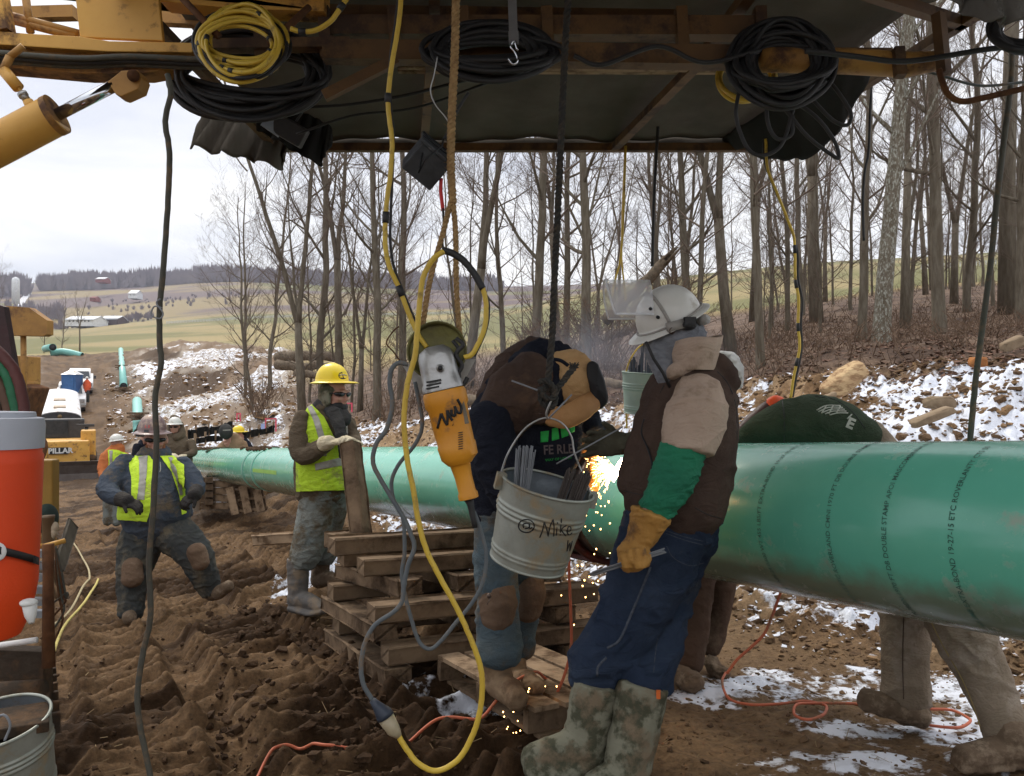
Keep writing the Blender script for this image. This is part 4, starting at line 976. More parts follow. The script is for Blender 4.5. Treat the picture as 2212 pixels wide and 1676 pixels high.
# hanging pail with "Mike"
T1 = Euler((R(11), R(12.5), R(10)))
c1 = P(1139, 1214, 2.72)
e1, Mp = pail(c1, .148, .121, .262, T1, 'galvanized pail with a hand-written name, full of welding rods, hanging from the black rope')
tree1 = bvh_obj([o for o in e1.children if o.name.startswith('side')][0])
ring = []
for k in range(26): a = 2 * math.pi * k / 25; ring.append((1137 + 17 * math.cos(a), 1136 + 14 * math.sin(a)))
strokes(tree1, [ring, [(1131, 1140), (1130, 1133), (1138, 1130), (1144, 1133), (1142, 1140), (1134, 1142)], [(1143, 1131), (1144, 1141), (1150, 1139)],
    [(1166, 1161), (1172, 1145), (1176, 1128)], [(1176, 1128), (1182, 1146), (1184, 1158)], [(1184, 1158), (1188, 1138), (1195, 1122)], [(1195, 1122), (1197, 1140), (1196, 1158)],
    [(1203, 1139), (1202, 1156)], [(1204, 1128), (1205, 1131)], [(1213, 1120), (1210, 1156)], [(1224, 1134), (1213, 1144), (1222, 1157)],
    [(1226, 1148), (1232, 1146), (1233, 1139), (1228, 1138), (1225, 1148), (1229, 1155), (1236, 1151)],
    [(1227, 1167), (1225, 1190)], [(1225, 1190), (1231, 1172), (1231, 1190), (1236, 1168)]], 1.5, M_mark, 'handwriting', e1)
m = MB(); top = P(1186, 908, 2.72)
for s in (-1, 1):
    r_ = Mp @ Vector((s * .150, 0, .262 * .93)); m2 = MB(); m2.box(r_, (.03, .03, .05), T1); obj('ear', m2, M_galv, e1, smooth=False)
hl = Mp @ Vector((-.155, 0, .25)); hr = Mp @ Vector((.155, 0, .25))
m.tube(spline([hl, P(1098, 978, 2.72), P(1130, 930, 2.72), P(1160, 908, 2.72), P(1186, 903, 2.72), P(1215, 915, 2.72), P(1235, 945, 2.72), P(1243, 985, 2.72), hr], 6), .0032, 8); obj('handle', m, M_alu, e1)
m = MB(); m.tube(spline([P(1184, 905, 2.72), P(1180, 893, 2.71), P(1188, 872, 2.70), P(1199, 846, 2.70), P(1194, 838, 2.72), P(1180, 842, 2.73), P(1176, 850, 2.73)], 6), .0036, 8); obj('hook', m, M_alu, e1)
# rods standing in it
def rods(ps, r, mt, lb, name='welding_rods', tip=None):
    e = thing(name, lb, 'welding rods', ps[0][0])
    for i, (a, b) in enumerate(ps):
        m = MB(); m.tube([a, b], r, 6); obj('rod', m, mt, e)
    return e
rr = random.Random(8); ps = []
for k in range(34):
    x = rr.uniform(0, 1); y = rr.uniform(-.025, .025); a = Mp @ Vector((-.07 + .035 * x, y - .02, .03)); b = P(1116 + 40 * x + rr.uniform(-2, 2), 966 + rr.uniform(-6, 8) + 6 * abs(x - .4), 2.70 + y); ps.append((a, b))
rods(ps, .0022, M_rod, 'bundle of pale grey welding rods standing upright in the hanging pail')
ps = []
for k in range(60):
    x = rr.uniform(0, 1); y = rr.uniform(-.03, .05); a = Mp @ Vector((.02 + .06 * x, y - .04, .04)); b = P(1222 + 58 * x + rr.uniform(-2, 2), 1020 + 6 * x + rr.uniform(-7, 7) - 40 * y * 4, 2.68 + y); ps.append((a, b))
rods(ps, .0022, mat('rod_brown', (.075, .06, .05), (.05, .04, .035), rough=.8, bump=0), 'bundle of dark welding rods leaning right in the hanging pail')
for k, (a, b, lb) in enumerate([((1105, 822), (1161, 843), 'single welding rod stuck through the knot, pointing left'), ((1186, 903), (1235, 852), 'short welding rod stuck through the knot, pointing up right'),
                            ((1202, 1002), (1345, 922), 'long welding rod crossing in front of the dark hoodie')]):
    m = MB(); d = 2.66 if k < 2 else 3.0; m.tube([P(a[0], a[1], d), P(b[0], b[1], d)], .0028, 8); obj('welding_rod', m, M_rod, label=lb, cat='welding rod')
# second hanging pail behind
e2, Mp2 = pail(P(1397, 893, 4.9), .150, .128, .235, Euler((R(4), R(2), 0)), 'greenish galvanized pail hanging on a yellow rope behind the white helmet', M_galvg, M_galvi)
m = MB(); m.tube(PS([(1350, 812), (1360, 780), (1378, 752), (1398, 742), (1425, 752), (1442, 790), (1445, 812)], 4.9), .005, 8); obj('handle', m, M_hosey, e2)
ps = []; rr = random.Random(12)
for k in range(46):
    x = rr.random(); a = Mp2 @ Vector((-.11 + .2 * x, rr.uniform(-.04, .04), .02)); ps.append((a, P(1360 + 75 * x, 778 + rr.uniform(-12, 20) - (26 if .32 < x < .5 else 0), 4.9)))
rods(ps, .0035, mat('rod_blue', (.08, .09, .11), (.05, .06, .075), rough=.8, bump=0), 'dark welding rods standing in the greenish pail')
m = MB(); rope(m, PS([(1353, 895), (1354, 925)], 4.88), .006, 2, .03); obj('rope', m, M_hosey, label='short yellow rope end below the greenish pail', cat='rope')
# pail at the bottom left
e3, Mp3 = pail(P(25, 1720, 2.42), .138, .115, .235, Euler((R(12), R(-4), 0)), 'rusty galvanized pail at the bottom left corner, nearly empty')
m = MB(); m.tube(spline([Mp3 @ Vector((-.14, 0, .22)), P(-40, 1600, 2.3), P(2, 1545, 2.28), P(22, 1565, 2.28), P(10, 1600, 2.28)], 6), .0035, 8); obj('handle', m, M_rod, e3)
m = MB(); m.tube([P(22, 1635, 2.4), P(42, 1565, 2.45)], .0025, 8); obj('welding_rod', m, M_rod, label='one welding rod standing in the bottom left pail', cat='welding rod')

# ------------------------------------------------------------------ grinder
gd = 2.40; gr_ = thing('angle_grinder', 'orange angle grinder with a silver gear head, hanging head up on the hemp rope', 'angle grinder', P(965, 900, gd))
GA = P(938, 752, gd); GB = P(1012, 1078, gd); gx = (GB - GA).normalized(); gy = Vector((0, 1, 0)); gz_ = gx.cross(gy).normalized(); gy = gz_.cross(gx)
def loft(rings, n=24, ex=2.6, mb=None, A=GA, X=gx, Y=gy, Z=gz_, Lx=None):
    mb = mb or MB(); vs = []; fs = []; Lx = Lx or (GB - GA).length
    for (t, hw, hd, oy) in rings:
        for j in range(n):
            q = 2 * math.pi * j / n; c, s = math.cos(q), math.sin(q)
            x = math.copysign(abs(c) ** (2 / ex), c) * hw; y = math.copysign(abs(s) ** (2 / ex), s) * hd
            vs.append(A + X * (t * Lx) + Z * (x + oy) + Y * y)
    k = len(rings)
    for i in range(k - 1):
        for j in range(n): fs.append((i*n+j, i*n+(j+1) % n, (i+1)*n+(j+1) % n, (i+1)*n+j))
    fs.append(tuple(range(n-1, -1, -1))); fs.append(tuple((k-1)*n + j for j in range(n)))
    mb.add(vs, fs); return mb
p_ = px(1, gd)
o = obj('gear_head', loft([(-.01, 20*p_, 20*p_, 2*p_), (.02, 34*p_, 30*p_, 0), (.06, 39*p_, 36*p_, 0), (.14, 40*p_, 38*p_, 0), (.22, 41*p_, 38*p_, 0), (.24, 45*p_, 42*p_, 0), (.275, 45*p_, 42*p_, 0), (.28, 40*p_, 38*p_, 0)], ex=3.2), M_alu, gr_, auto=40)
m = MB(); m.tube([P(951, 795, gd - .060), P(951, 795, gd - .049)], .011, 20); obj('spindle_button', m, M_alu, gr_)
m = MB(); m.tube([P(951, 795, gd - .063), P(951, 795, gd - .056)], .007, 20); obj('button_cap', m, M_black, gr_)
for k in range(3):
    m = MB(); m.bar(P(921, 826 + k * 7, gd - .053), P(953, 820 + k * 7, gd - .053), .003, .005); obj('vent_slot', m, M_black, gr_, smooth=False)
bo = obj('motor_housing', loft([(.28, 44*p_, 42*p_, 0), (.30, 47*p_, 45*p_, 0), (.375, 47*p_, 45*p_, 0), (.395, 43*p_, 42*p_, 0), (.55, 41*p_, 40*p_, 0), (.63, 40*p_, 39*p_, 1*p_), (.64, 42*p_, 41*p_, 1*p_), (.72, 40*p_, 40*p_, 2*p_), (.75, 30*p_, 34*p_, 0), (.765, 26*p_, 30*p_, 0)], ex=3.0), M_grin, gr_, auto=40)
hb_ = obj('rear_handle', loft([(.75, 27*p_, 28*p_, -1*p_), (.77, 22*p_, 24*p_, -1*p_), (.85, 19*p_, 22*p_, 0), (.95, 19*p_, 22*p_, 1*p_), (.965, 22*p_, 24*p_, 1*p_), (.995, 22*p_, 24*p_, 1*p_), (1.0, 17*p_, 18*p_, 1*p_)], ex=2.6), M_grin, gr_, auto=40)
m = MB(); m.bar(P(997, 868, gd - .038), P(1008, 915, gd - .038), .014, .012, (0, -1, 0)); obj('switch_plate', m, mat('plate_grey', (.2, .17, .12), rough=.6), gr_, smooth=False)
m = MB()
for k in range(8): m.bar(P(990, 935 + k * 5, gd - .0545), P(1000, 933 + k * 5, gd - .0535), .0022, .002, (0, -1, 0))
obj('vent_slot', m, M_mark, gr_, smooth=False)
tg = bvh_obj(bo)
strokes(tg, [[(945, 925), (950, 905), (953, 893)], [(953, 893), (962, 912), (966, 918)], [(966, 918), (967, 900), (966, 886)], [(966, 886), (974, 903), (978, 908)], [(978, 917), (979, 917.5)],
    [(975, 885), (976, 895), (983, 899)], [(983, 899), (984, 886), (982, 877)], [(982, 877), (988, 890), (996, 892)], [(996, 892), (996, 878), (988, 862)]], 3.2, M_mark, 'handwriting', gr_)
m = MB()   # guard and disc seen above the head
Mg = Matrix.Translation(P(945, 760, gd + .05)) @ Euler((R(78), R(-8), 0)).to_matrix().to_4x4()
m.lathe([(.001, 0), (px(62, gd), 0), (px(66, gd), .005), (px(66, gd), .022), (px(63, gd), .022), (px(60, gd), .008)], Mg, 40); obj('guard', m, mat('guard_olive', (.14, .13, .03), (.08, .07, .03), rough=.5, metal=.4, scale=12), gr_)
m = MB(); m.tube([P(1012, 1076, gd), P(1017, 1092, gd), P(1022, 1120, gd), P(1026, 1140, gd)], [.014, .010, .008, .0075], 12); obj('cord_sleeve', m, M_black, gr_)
# bracket plates
br = thing('steel_bracket', 'bent grey steel bracket wired behind the grinder head', 'bracket', P(960, 820, gd + .1))
m = MB(); q = [P(a, b, gd + .10) for a, b in ((868, 788), (1028, 775), (1010, 810), (985, 855), (968, 868), (905, 850), (880, 805))]; qb = [x + Vector((0, .004, 0)) for x in q]; n_ = len(q)
m.add(q + qb, [tuple(range(n_)), tuple(range(2*n_-1, n_-1, -1))] + [(i, n_+i, n_+(i+1) % n_, (i+1) % n_) for i in range(n_)]); obj('plate', m, mat('plate_pale', (.40, .39, .36), (.25, .24, .22), rough=.5, metal=.4, dirt=(.2, .14, .08), dirtamt=.3), br, smooth=False)
m = MB(); m.tube(PS([(872, 790), (850, 760), (835, 740), (850, 715), (862, 705)], gd + .08), .0022, 6); obj('wire', m, M_rust, br)
m = MB(); m.tube(PS([(985, 730), (1000, 745), (985, 765), (998, 790), (985, 815), (1000, 830), (1010, 815)], gd - .01), .006, 8); m.tube(PS([(978, 735), (990, 755), (980, 780), (992, 810), (985, 840)], gd), .0055, 8); obj('rubber_tie', m, M_black, br)

# ------------------------------------------------------------------ cables, hoses and ropes
def cable(name, pts, d, r, mt, lb, cat, tape=None, n=10, parent=None):
    m = MB(); path = PS(pts, d, 8)
    rr2 = random.Random(len(lb)); path = [p + Vector((rr2.uniform(-1, 1), rr2.uniform(-1, 1), 0)) * r * .07 for p in path]
    m.tube(path, r, n); e = obj(name, m, mt, parent, label=lb, cat=cat)
    if tape:
        for (u, v, dv) in tape:
            a = MB(); best = min(range(len(path)), key=lambda i: (path[i] - P(u, v, path[i].y)).length); c = path[best]; t = (path[min(best+1, len(path)-1)] - path[max(best-1, 0)]).normalized()
            a.tube([c - t * px(dv, d), c, c + t * px(dv, d)], r * 1.35, 12); obj('tape', a, M_black, e)
    return e
cable('cable', [(362, 160), (369, 200), (357, 262), (366, 330), (362, 450), (351, 600), (345, 660), (345, 740), (348, 785), (335, 862), (338, 960), (331, 1100), (322, 1220), (325, 1330), (309, 1410), (297, 1500), (305, 1580), (328, 1690)], 2.35, .0078, M_cabo, 'long olive-black cable hanging at the left in front of the man in the blue hoodie', 'cable')
m = MB(); m.tube(PS([(350, 665), (333, 662), (327, 680), (345, 688), (352, 676), (338, 655), (346, 645)], 2.33, 6), .0022, 6); obj('wire_tie', m, M_rod, label='loose wire tie twisted round the long olive-black cable', cat='wire')
cable('hose', [(868, -20), (860, 60), (848, 130), (838, 212), (842, 262), (847, 310), (843, 380), (835, 440), (832, 520), (840, 572), (862, 622), (882, 675), (905, 725), (922, 750)], 2.45, .0072, M_hosey, 'yellow hose taped to a black cord, hanging left of the hemp rope', 'hose', [(838, 212, 10), (834, 468, 12), (868, 628, 12)])
cable('cord', [(862, -20), (853, 60), (843, 130), (844, 225), (850, 300), (845, 440), (843, 520), (852, 580), (875, 640), (900, 700), (915, 735)], 2.47, .0042, M_black, 'thin black cord taped along the hanging yellow hose', 'cord')
cable('extension_cord', [(958, 543), (935, 560), (914, 600), (906, 660), (901, 720), (896, 770), (880, 830), (873, 900), (878, 980), (893, 1060), (905, 1130), (922, 1190), (952, 1250), (985, 1310), (1012, 1368), (1035, 1430), (1042, 1480), (1036, 1540), (1020, 1590), (990, 1640), (945, 1665), (905, 1650), (876, 1615), (860, 1588)], 2.32, .0078, M_hosey, 'thick yellow extension cord looping down in front to a plug', 'extension cord')
cable('hose', [(1043, 620), (1050, 660), (1046, 710), (1022, 762), (1003, 772)], 2.36, .0072, M_hosey, 'yellow end of the cable loop right of the hemp rope', 'hose')
cable('hose', [(956, 541), (975, 546), (1000, 562), (1025, 592), (1043, 624)], 2.36, .010, M_black, 'thick black taped top of the cable loop', 'hose')
cable('cord', [(1046, 625), (1056, 660), (1050, 712), (1025, 770)], 2.38, .004, M_black, 'thin black cord along the yellow loop right of the grinder', 'cord')
pg_ = thing('plug', 'clear and black plug joining the yellow extension cord to the grey cable', 'plug', P(835, 1550, 2.32))
m = MB(); m.tube([P(862, 1591, 2.32), P(856, 1583, 2.32), P(850, 1577, 2.32), P(832, 1547, 2.32)], [.009, .015, .019, .023], 16); obj('socket', m, mat('plug_tan', (.42, .36, .24), (.3, .25, .16), rough=.35, bump=.1), pg_)
m = MB(); m.tube([P(833, 1549, 2.32), P(829, 1542, 2.32), P(815, 1525, 2.32), P(804, 1512, 2.32)], [.025, .024, .014, .009], 16); obj('plug_body', m, mat('plug_blue', (.03, .04, .06), rough=.5), pg_)
cable('cable', [(806, 1514), (786, 1480), (780, 1440), (788, 1390), (810, 1350), (850, 1322), (868, 1300), (873, 1265), (881, 1222), (895, 1182), (886, 1150), (872, 1118), (850, 1082), (825, 1040), (806, 1000), (813, 958), (836, 925), (848, 870), (842, 830), (845, 800), (860, 784), (882, 787)], 2.33, .0064, M_cabg, 'grey cable that runs from the plug up in waves to the grinder bracket', 'cable')
cable('cable', [(896, 825), (906, 870), (912, 922), (895, 962), (862, 1002), (846, 1040), (851, 1082), (870, 1118), (874, 1190), (868, 1240), (876, 1290), (888, 1335), (905, 1385), (928, 1402), (952, 1385), (985, 1345), (1020, 1302), (1044, 1255), (1050, 1195), (1038, 1145), (1024, 1105)], 2.42, .0058, M_cabg, 'grey cable looping from the grinder handle down over the crib', 'cable')
for (pts, d, lb, r) in [([(985, -20), (983, 100), (976, 250), (974, 350), (978, 440)], 2.5, 'thick hemp rope hanging in front of the canopy', .0125),
                     ([(977, 425), (955, 510), (930, 600), (915, 690), (905, 760)], 2.5, 'left strand of the split hemp rope going to the grinder', .0085),
                     ([(977, 425), (984, 500), (986, 620), (994, 740)], 2.5, 'right strand of the split hemp rope going to the grinder', .0085)]:
    m = MB(); path = PS(pts, d, 8); rope(m, path, r, 3, .045); q = random.Random(3)
    for k in range(int(60 * r / .0125)):
        i = q.randrange(len(path)); a = q.uniform(0, 6.28); dv = Vector((math.cos(a), math.sin(a), q.uniform(-.8, .8))); m.tube([path[i] + dv * r * .7, path[i] + dv * (r + q.uniform(.003, .012))], .0005, 3, cap=False)
    obj('rope', m, M_hemp, label=lb, cat='rope')
bk = thing('rope', 'thick black twisted rope knotted to the pail hook', 'rope', P(1200, 700, 2.73))
m = MB(); rope(m, PS([(1229, -20), (1222, 80), (1212, 300), (1203, 500), (1197, 620), (1193, 720), (1186, 800), (1180, 838)], 2.73), .0115, 3, .062); obj('strand', m, M_ropek, bk)
m = MB(); rope(m, PS([(1180, 838), (1168, 850), (1172, 870), (1190, 880), (1200, 860), (1186, 836), (1172, 842), (1180, 868), (1196, 856), (1205, 838), (1218, 822), (1228, 808), (1240, 795)], 2.72), .0105, 3, .05)
m.mi = 0; rope(m, PS([(1164, 826), (1178, 822), (1192, 832), (1200, 848), (1188, 862), (1172, 852), (1164, 838)], 2.70), .010, 3, .05); obj('knot', m, M_ropek, bk)
m = MB(); q = random.Random(4)
for k in range(46): a = P(1236, 798, 2.72); m.tube([a + Vector((q.uniform(-.006, .006), 0, 0)), a + Vector((q.uniform(-.010, .022), q.uniform(-.01, .01), q.uniform(.006, .024)))], .0016, 4)
obj('frayed_end', m, M_ropek, bk)
cable('rope', [(1352, 315), (1346, 480), (1340, 560), (1330, 600), (1322, 640)], 4.9, .006, M_hosey, 'thin yellow rope hanging above the clear visor', 'rope')
cable('rope', [(1350, 315), (1344, 480), (1343, 560), (1348, 610), (1352, 650)], 4.92, .005, M_hosey, 'second thin yellow rope strand hanging above the clear visor', 'rope')
cable('cable', [(1426, 200), (1418, 330), (1412, 450), (1409, 575)], 4.8, .009, M_black, 'dark cable hanging from the rear canopy bar above the helmet', 'cable')
cable('hose', [(1654, 300), (1658, 362), (1680, 420), (1703, 478), (1716, 520), (1718, 600), (1725, 645), (1724, 700), (1727, 752), (1715, 812), (1708, 860)], 4.5, .0072, M_hosey, 'yellow hose with black tape hanging down the right side of the view', 'hose', [(1717, 535, 9), (1722, 615, 9), (1726, 705, 9), (1722, 785, 9)])
cable('cord', [(1650, 300), (1652, 350), (1676, 415), (1700, 470), (1722, 540), (1724, 600), (1733, 650), (1730, 700), (1732, 752), (1720, 815), (1712, 858)], 4.52, .006, M_black, 'black cord that follows the taped yellow hose on the right', 'cord')
cable('cable', [(2186, 100), (2181, 200), (2157, 400), (2141, 560), (2126, 680), (2110, 800), (2100, 900), (2094, 975)], 3.25, .011, M_cabo, 'thick dark cable hanging at the far right behind the pipe', 'cable')
cable('cable', [(1884, 150), (1880, 240), (1876, 330), (1868, 370), (1864, 440), (1866, 520)], 4.0, .006, M_black, 'thin black cable in front of the trunks right of the canopy drape', 'cable')
cable('hose', [(2028, 150), (2035, 175), (2050, 205), (2080, 219), (2130, 210), (2230, 187)], 2.8, .010, M_rust, 'brown metal hose curving to the right edge below the canopy', 'hose')
cable('cable', [(2230, 95), (2120, 108), (2000, 128), (1930, 132), (1850, 122), (1740, 110)], 2.75, .009, M_black, 'black cable crossing under the right end of the canopy', 'cable')
cable('cable', [(2230, 175), (2120, 185), (2040, 165), (1990, 150)], 3.1, .005, M_cabg, 'thin grey cable at the right end of the canopy', 'cable')
cable('cable', [(1240, 120), (1300, 140), (1420, 100), (1520, 135), (1640, 110)], 2.95, .008, M_black, 'black cable sagging along the boom above the helmet', 'cable')
cable('cable', [(655, 232), (760, 225), (880, 205), (1000, 175), (1080, 165)], 3.4, .006, M_black, 'black cable stretched under the canopy behind the hemp rope', 'cable')
cable('cable', [(640, 290), (760, 250), (900, 232), (1050, 180)], 3.5, .005, M_black, 'lower black cable stretched under the canopy behind the hemp rope', 'cable')
# air hose on the ground
def ground_cable(name, pts, r, mt, lb, cat, lift=.006):
    path = []
    sp_ = spline([Vector((u, d, z)) for (u, d, z) in pts], 8)
    for q in sp_: path.append(PG(q.x, q.y, r + lift + q.z))
    zz = np.array([p.z for p in path]); zm = zz.copy()
    for i in range(len(zz)): zm[i] = zz[max(0, i-4):i+5].max() + .012
    zm = np.convolve(np.pad(zm, 3, 'edge'), np.ones(7) / 7, 'valid')
    path = [Vector((p.x, p.y, float(z))) for p, z in zip(path, zm)]
    m = MB(); m.tube(path, r, 8); return obj(name, m, mt, label=lb, cat=cat)
def dv(v): return 2136.0 / (v - 972)
ground_cable('air_hose', [(u, dv(v), z) for u, v, z in [(518, 1700, .0), (545, 1645, .0), (580, 1612, .0), (620, 1600, .01), (660, 1602, 0), (700, 1610, 0), (760, 1608, 0), (850, 1602, .01), (880, 1590, .0), (950, 1570, 0), (1010, 1568, -.01), (1060, 1565, .0), (1130, 1552, .12), (1175, 1530, .13), (1200, 1500, .14)]] , .0065, M_hoseo, 'orange air hose snaking over the mud in front of the crib', 'air hose')
cable('air_hose', [(1200, 1505), (1222, 1450), (1234, 1390), (1232, 1300), (1229, 1215), (1232, 1150)], 3.65, .0065, M_hoseo, 'orange air hose hanging straight down behind the name-marked pail', 'air hose')
cable('air_hose', [(1690, 1270), (1668, 1330), (1650, 1370), (1620, 1400), (1592, 1425), (1570, 1455)], 3.9, .0065, M_hoseo, 'orange air hose coming down from under the pipe', 'air hose')
ground_cable('air_hose', [(u, dv(v), 0) for u, v in [(1570, 1455), (1560, 1480), (1575, 1508), (1620, 1520), (1680, 1520), (1740, 1514), (1782, 1522), (1780, 1545), (1745, 1556), (1716, 1545), (1725, 1525), (1780, 1518), (1850, 1518), (1920, 1522), (2000, 1534), (2060, 1536), (2096, 1552), (2075, 1568), (2020, 1566), (1985, 1560)]], .0065, M_hoseo, 'orange air hose looped on the ground in front of the tan trousers', 'air hose')
ground_cable('rope', [(100, 6.2, 0), (125, 7.2, .02), (165, 8.2, .02), (190, 9.4, .0), (192, 10.4, 0), (175, 12, 0), (155, 13.6, 0)], .011, mat('rope_pale', (.42, .36, .22), (.3, .24, .14), rough=.9, scale=30), 'pale rope lying in the mud left of the man in the blue hoodie', 'rope')
ground_cable('rope', [(108, 6.0, 0), (140, 7.0, .02), (185, 8.0, .03), (205, 9.2, .0), (212, 9.9, 0)], .012, mat('rope_yellow', (.55, .46, .16), (.4, .33, .12), rough=.9, scale=30), 'yellow twisted rope lying in the mud beside the tracked machine', 'rope')
# ------------------------------------------------------------------ boom frame
bd = 3.0
bm_ = thing('boom', 'yellow steel lattice boom with a hydraulic cylinder carrying the canopy overhead', 'boom', P(300, 120, bd))
def bplate(name, pts, d, th, mt, parent=bm_, hs=None):
    m = MB(); q = [P(a, b, d) for a, b in pts]; n_ = len(q); qb = [x + Vector((0, th, 0)) for x in q]
    m.add(q + qb, [tuple(range(n_)), tuple(range(2*n_-1, n_-1, -1))] + [(i, n_+i, n_+(i+1) % n_, (i+1) % n_) for i in range(n_)]); return obj(name, m, mt, parent, smooth=False, bevel=.003)
bplate('side_plate', [(160, -30), (340, -30), (352, 88), (172, 80)], bd + .004, .02, M_yel)
bplate('lower_chord', [(-60, 62), (60, 72), (172, 78), (235, 88), (352, 90), (416, 92), (416, 113), (352, 112), (232, 111), (60, 100), (-60, 92)], bd - .02, .12, M_yel)
bplate('lower_web', [(-60, 97), (60, 104), (232, 116), (352, 118), (352, 150), (310, 158), (175, 158), (60, 148), (-60, 138)], bd + .02, .10, M_yeld)
bplate('upper_chord', [(80, -30), (340, -30), (345, 2), (470, 14), (560, 20), (700, 24), (700, -30)], bd + .05, .1, M_yel)
for (a, b, c, d_, dd) in ((14, 20, 163, 16, 3.6), (345, 28, 500, 36, 3.6)):
    m = MB(); m.bar(P(a, b + 12, dd), P(c, d_ + 12, dd), .05, .05); obj('rear_chord', m, M_yeld, bm_, smooth=False)
m = MB(); m.bar(P(-10, -40, bd), P(10, 70, bd), .06, .05); obj('upright', m, M_yel, bm_, smooth=False)
for (a, b) in (((18, 32), (170, 72)), ((18, 42), (165, 80)), ((55, -10), (66, 70))):
    m = MB(); m.tube([P(a[0], a[1], bd + .08), P(b[0], b[1], bd + .08)], .014, 12); obj('hydraulic_line', m, M_yeld, bm_)
for k, off in enumerate((0, 9, 17)):
    m = MB(); m.tube(PS([(-20, 112 + off), (70, 120 + off), (175, 126 + off), (280, 122 + off), (430, 128 + off), (600, 130 + off)], bd - .04 + k * .02, 6), .010, 10); obj('hose_run', m, M_cabo if k != 1 else M_black, bm_)
# long members to the right
M_yeldd = mat('boom_yellow_shade_grime', (.15, .078, .025), (.085, .045, .018), scale=4, rough=.7, bump=.15, bscale=25, dirt=(.05, .028, .018), dirtamt=.4, dscale=5)  # grimy boom yellow, darkened to paint in the shade under the canopy
for (a, b, w_, h_, dd, mt) in (((430, 100), (760, 96), .06, .035, 3.1, M_yeld), ((700, 60), (1650, 62), .07, .07, 3.15, M_yeld), ((700, 112), (1650, 126), .07, .07, 3.1, M_yeld), ((660, 28), (1480, 40), .05, .05, 3.3, M_yeld),
                           ((860, 141), (1660, 147), .035, .03, 3.75, M_timberl), ((860, 151), (1560, 153), .03, .025, 3.9, M_timberl)):
    m = MB(); m.bar(P(a[0], a[1], dd), P(b[0], b[1], dd), w_, h_); obj('chord', m, M_yeldd if mt is M_yeld else mt, bm_, smooth=False)
for x in (560, 700, 850, 1000, 1180, 1470, 1640):
    m = MB(); m.bar(P(x, 18, 3.12), P(x + 6, 125, 3.12), .05, .04); obj('brace', m, M_yeldd, bm_, smooth=False)
for (a, b) in (((858, 128), (700, 208)), ((2027, 30), (2040, 160)), ((1940, 105), (1945, 165))):
    m = MB(); m.bar(P(a[0], a[1], 3.0), P(b[0], b[1], 2.98), .035, .035); obj('brace', m, M_yeldd, bm_, smooth=False)
m = MB(); m.tube([P(1640, 128, 3.05), P(1830, 132, 3.05), P(1960, 140, 3.05), P(2020, 132, 3.05), P(2042, 120, 3.05)], [.045, .045, .045, .035, .03], 20); obj('end_tube', m, M_yeld, bm_)
# cylinder
cy = MB(); cy.tube([P(-120, 372, 2.85), P(-40, 332, 2.85), P(118, 249, 2.85), P(121, 247, 2.85)], [.066, .066, .066, .062], 40); o = obj('cylinder', cy, M_yel, bm_, auto=40)
m = MB(); m.tube([P(112, 252, 2.85), P(124, 246, 2.85)], .068, 40); obj('gland', m, M_yeld, bm_, auto=40)
m = MB(); m.tube([P(120, 250, 2.85), P(248, 184, 2.85)], .0205, 28); obj('piston_rod', m, M_chrome, bm_)
bplate('clevis', [(232, 176), (262, 152), (296, 150), (306, 168), (298, 192), (262, 208), (250, 204)], 2.83, .07, M_yeld)
m = MB(); m.tube([P(288, 163, 2.81), P(288, 163, 2.92)], .020, 20); obj('pin', m, M_rust, bm_)
m = MB(); m.tube([P(69, 236, 2.84), P(60, 218, 2.84)], .016, 14); obj('port', m, M_yel, bm_)
for (a, b, r_, mt) in (((58, 216), (46, 200), .013, M_alu), ((52, 208), (47, 201), .016, M_alu), ((46, 200), (38, 186), .007, M_yel), ((40, 190), (8, 152), .019, M_yel), ((8, 152), (22, 122), .014, M_yeld), ((22, 122), (50, 100), .012, M_yeld)):
    m = MB(); m.tube([P(a[0], a[1], 2.84), P(b[0], b[1], 2.84)], r_, 14); obj('fitting', m, mt, bm_)
# rusty pegs that carry the yellow coil
m = MB(); m.tube([P(388, -10, 2.8), P(472, 78, 2.72)], .0115, 12); obj('coil_peg', m, M_rust, bm_)
m = MB(); m.tube([P(668, 15, 2.8), P(583, 95, 2.72)], [.011, .013], 12); obj('coil_peg', m, M_rust, bm_)

# ------------------------------------------------------------------ canopy
cn = thing('canopy', 'dark canvas canopy on a steel frame stretched above the welders', 'canopy', P(1100, 320, 5))
ZR = 1.41 + CZ
def rp(u, v):  # a point of the roof
    d = (ZR - CZ) * F / (CV - v); return Vector(((u - CU) / F * d, d, ZR))
m = MB(); nx_, ny_ = 70, 50; q = []
for j in range(ny_ + 1):
    y = .9 + (5.0 - .9) * j / ny_
    xl = -1.37 + .0 * y; xr = 1.45 + max(0, 4.6 - y) * .17 + max(0, 3.5 - y) * .5
    for i in range(nx_ + 1):
        x = xl + (xr - xl) * i / nx_
        sag = .03 * math.sin(x * 7 + .8 * math.sin(y * 3)) * math.sin(y * 2.7) + .012 * math.sin(x * 23 + y * 6)
        q.append(Vector((x, y, ZR + .05 + .10 * math.sin(math.pi * min(1, j / ny_)) + .5 * sag)))
m.add(q, [(j*(nx_+1)+i, j*(nx_+1)+i+1, (j+1)*(nx_+1)+i+1, (j+1)*(nx_+1)+i) for j in range(ny_) for i in range(nx_)])
ro = obj('roof_cloth', m, M_tarp, cn); s_ = ro.modifiers.new('s', 'SOLIDIFY'); s_.thickness = .004
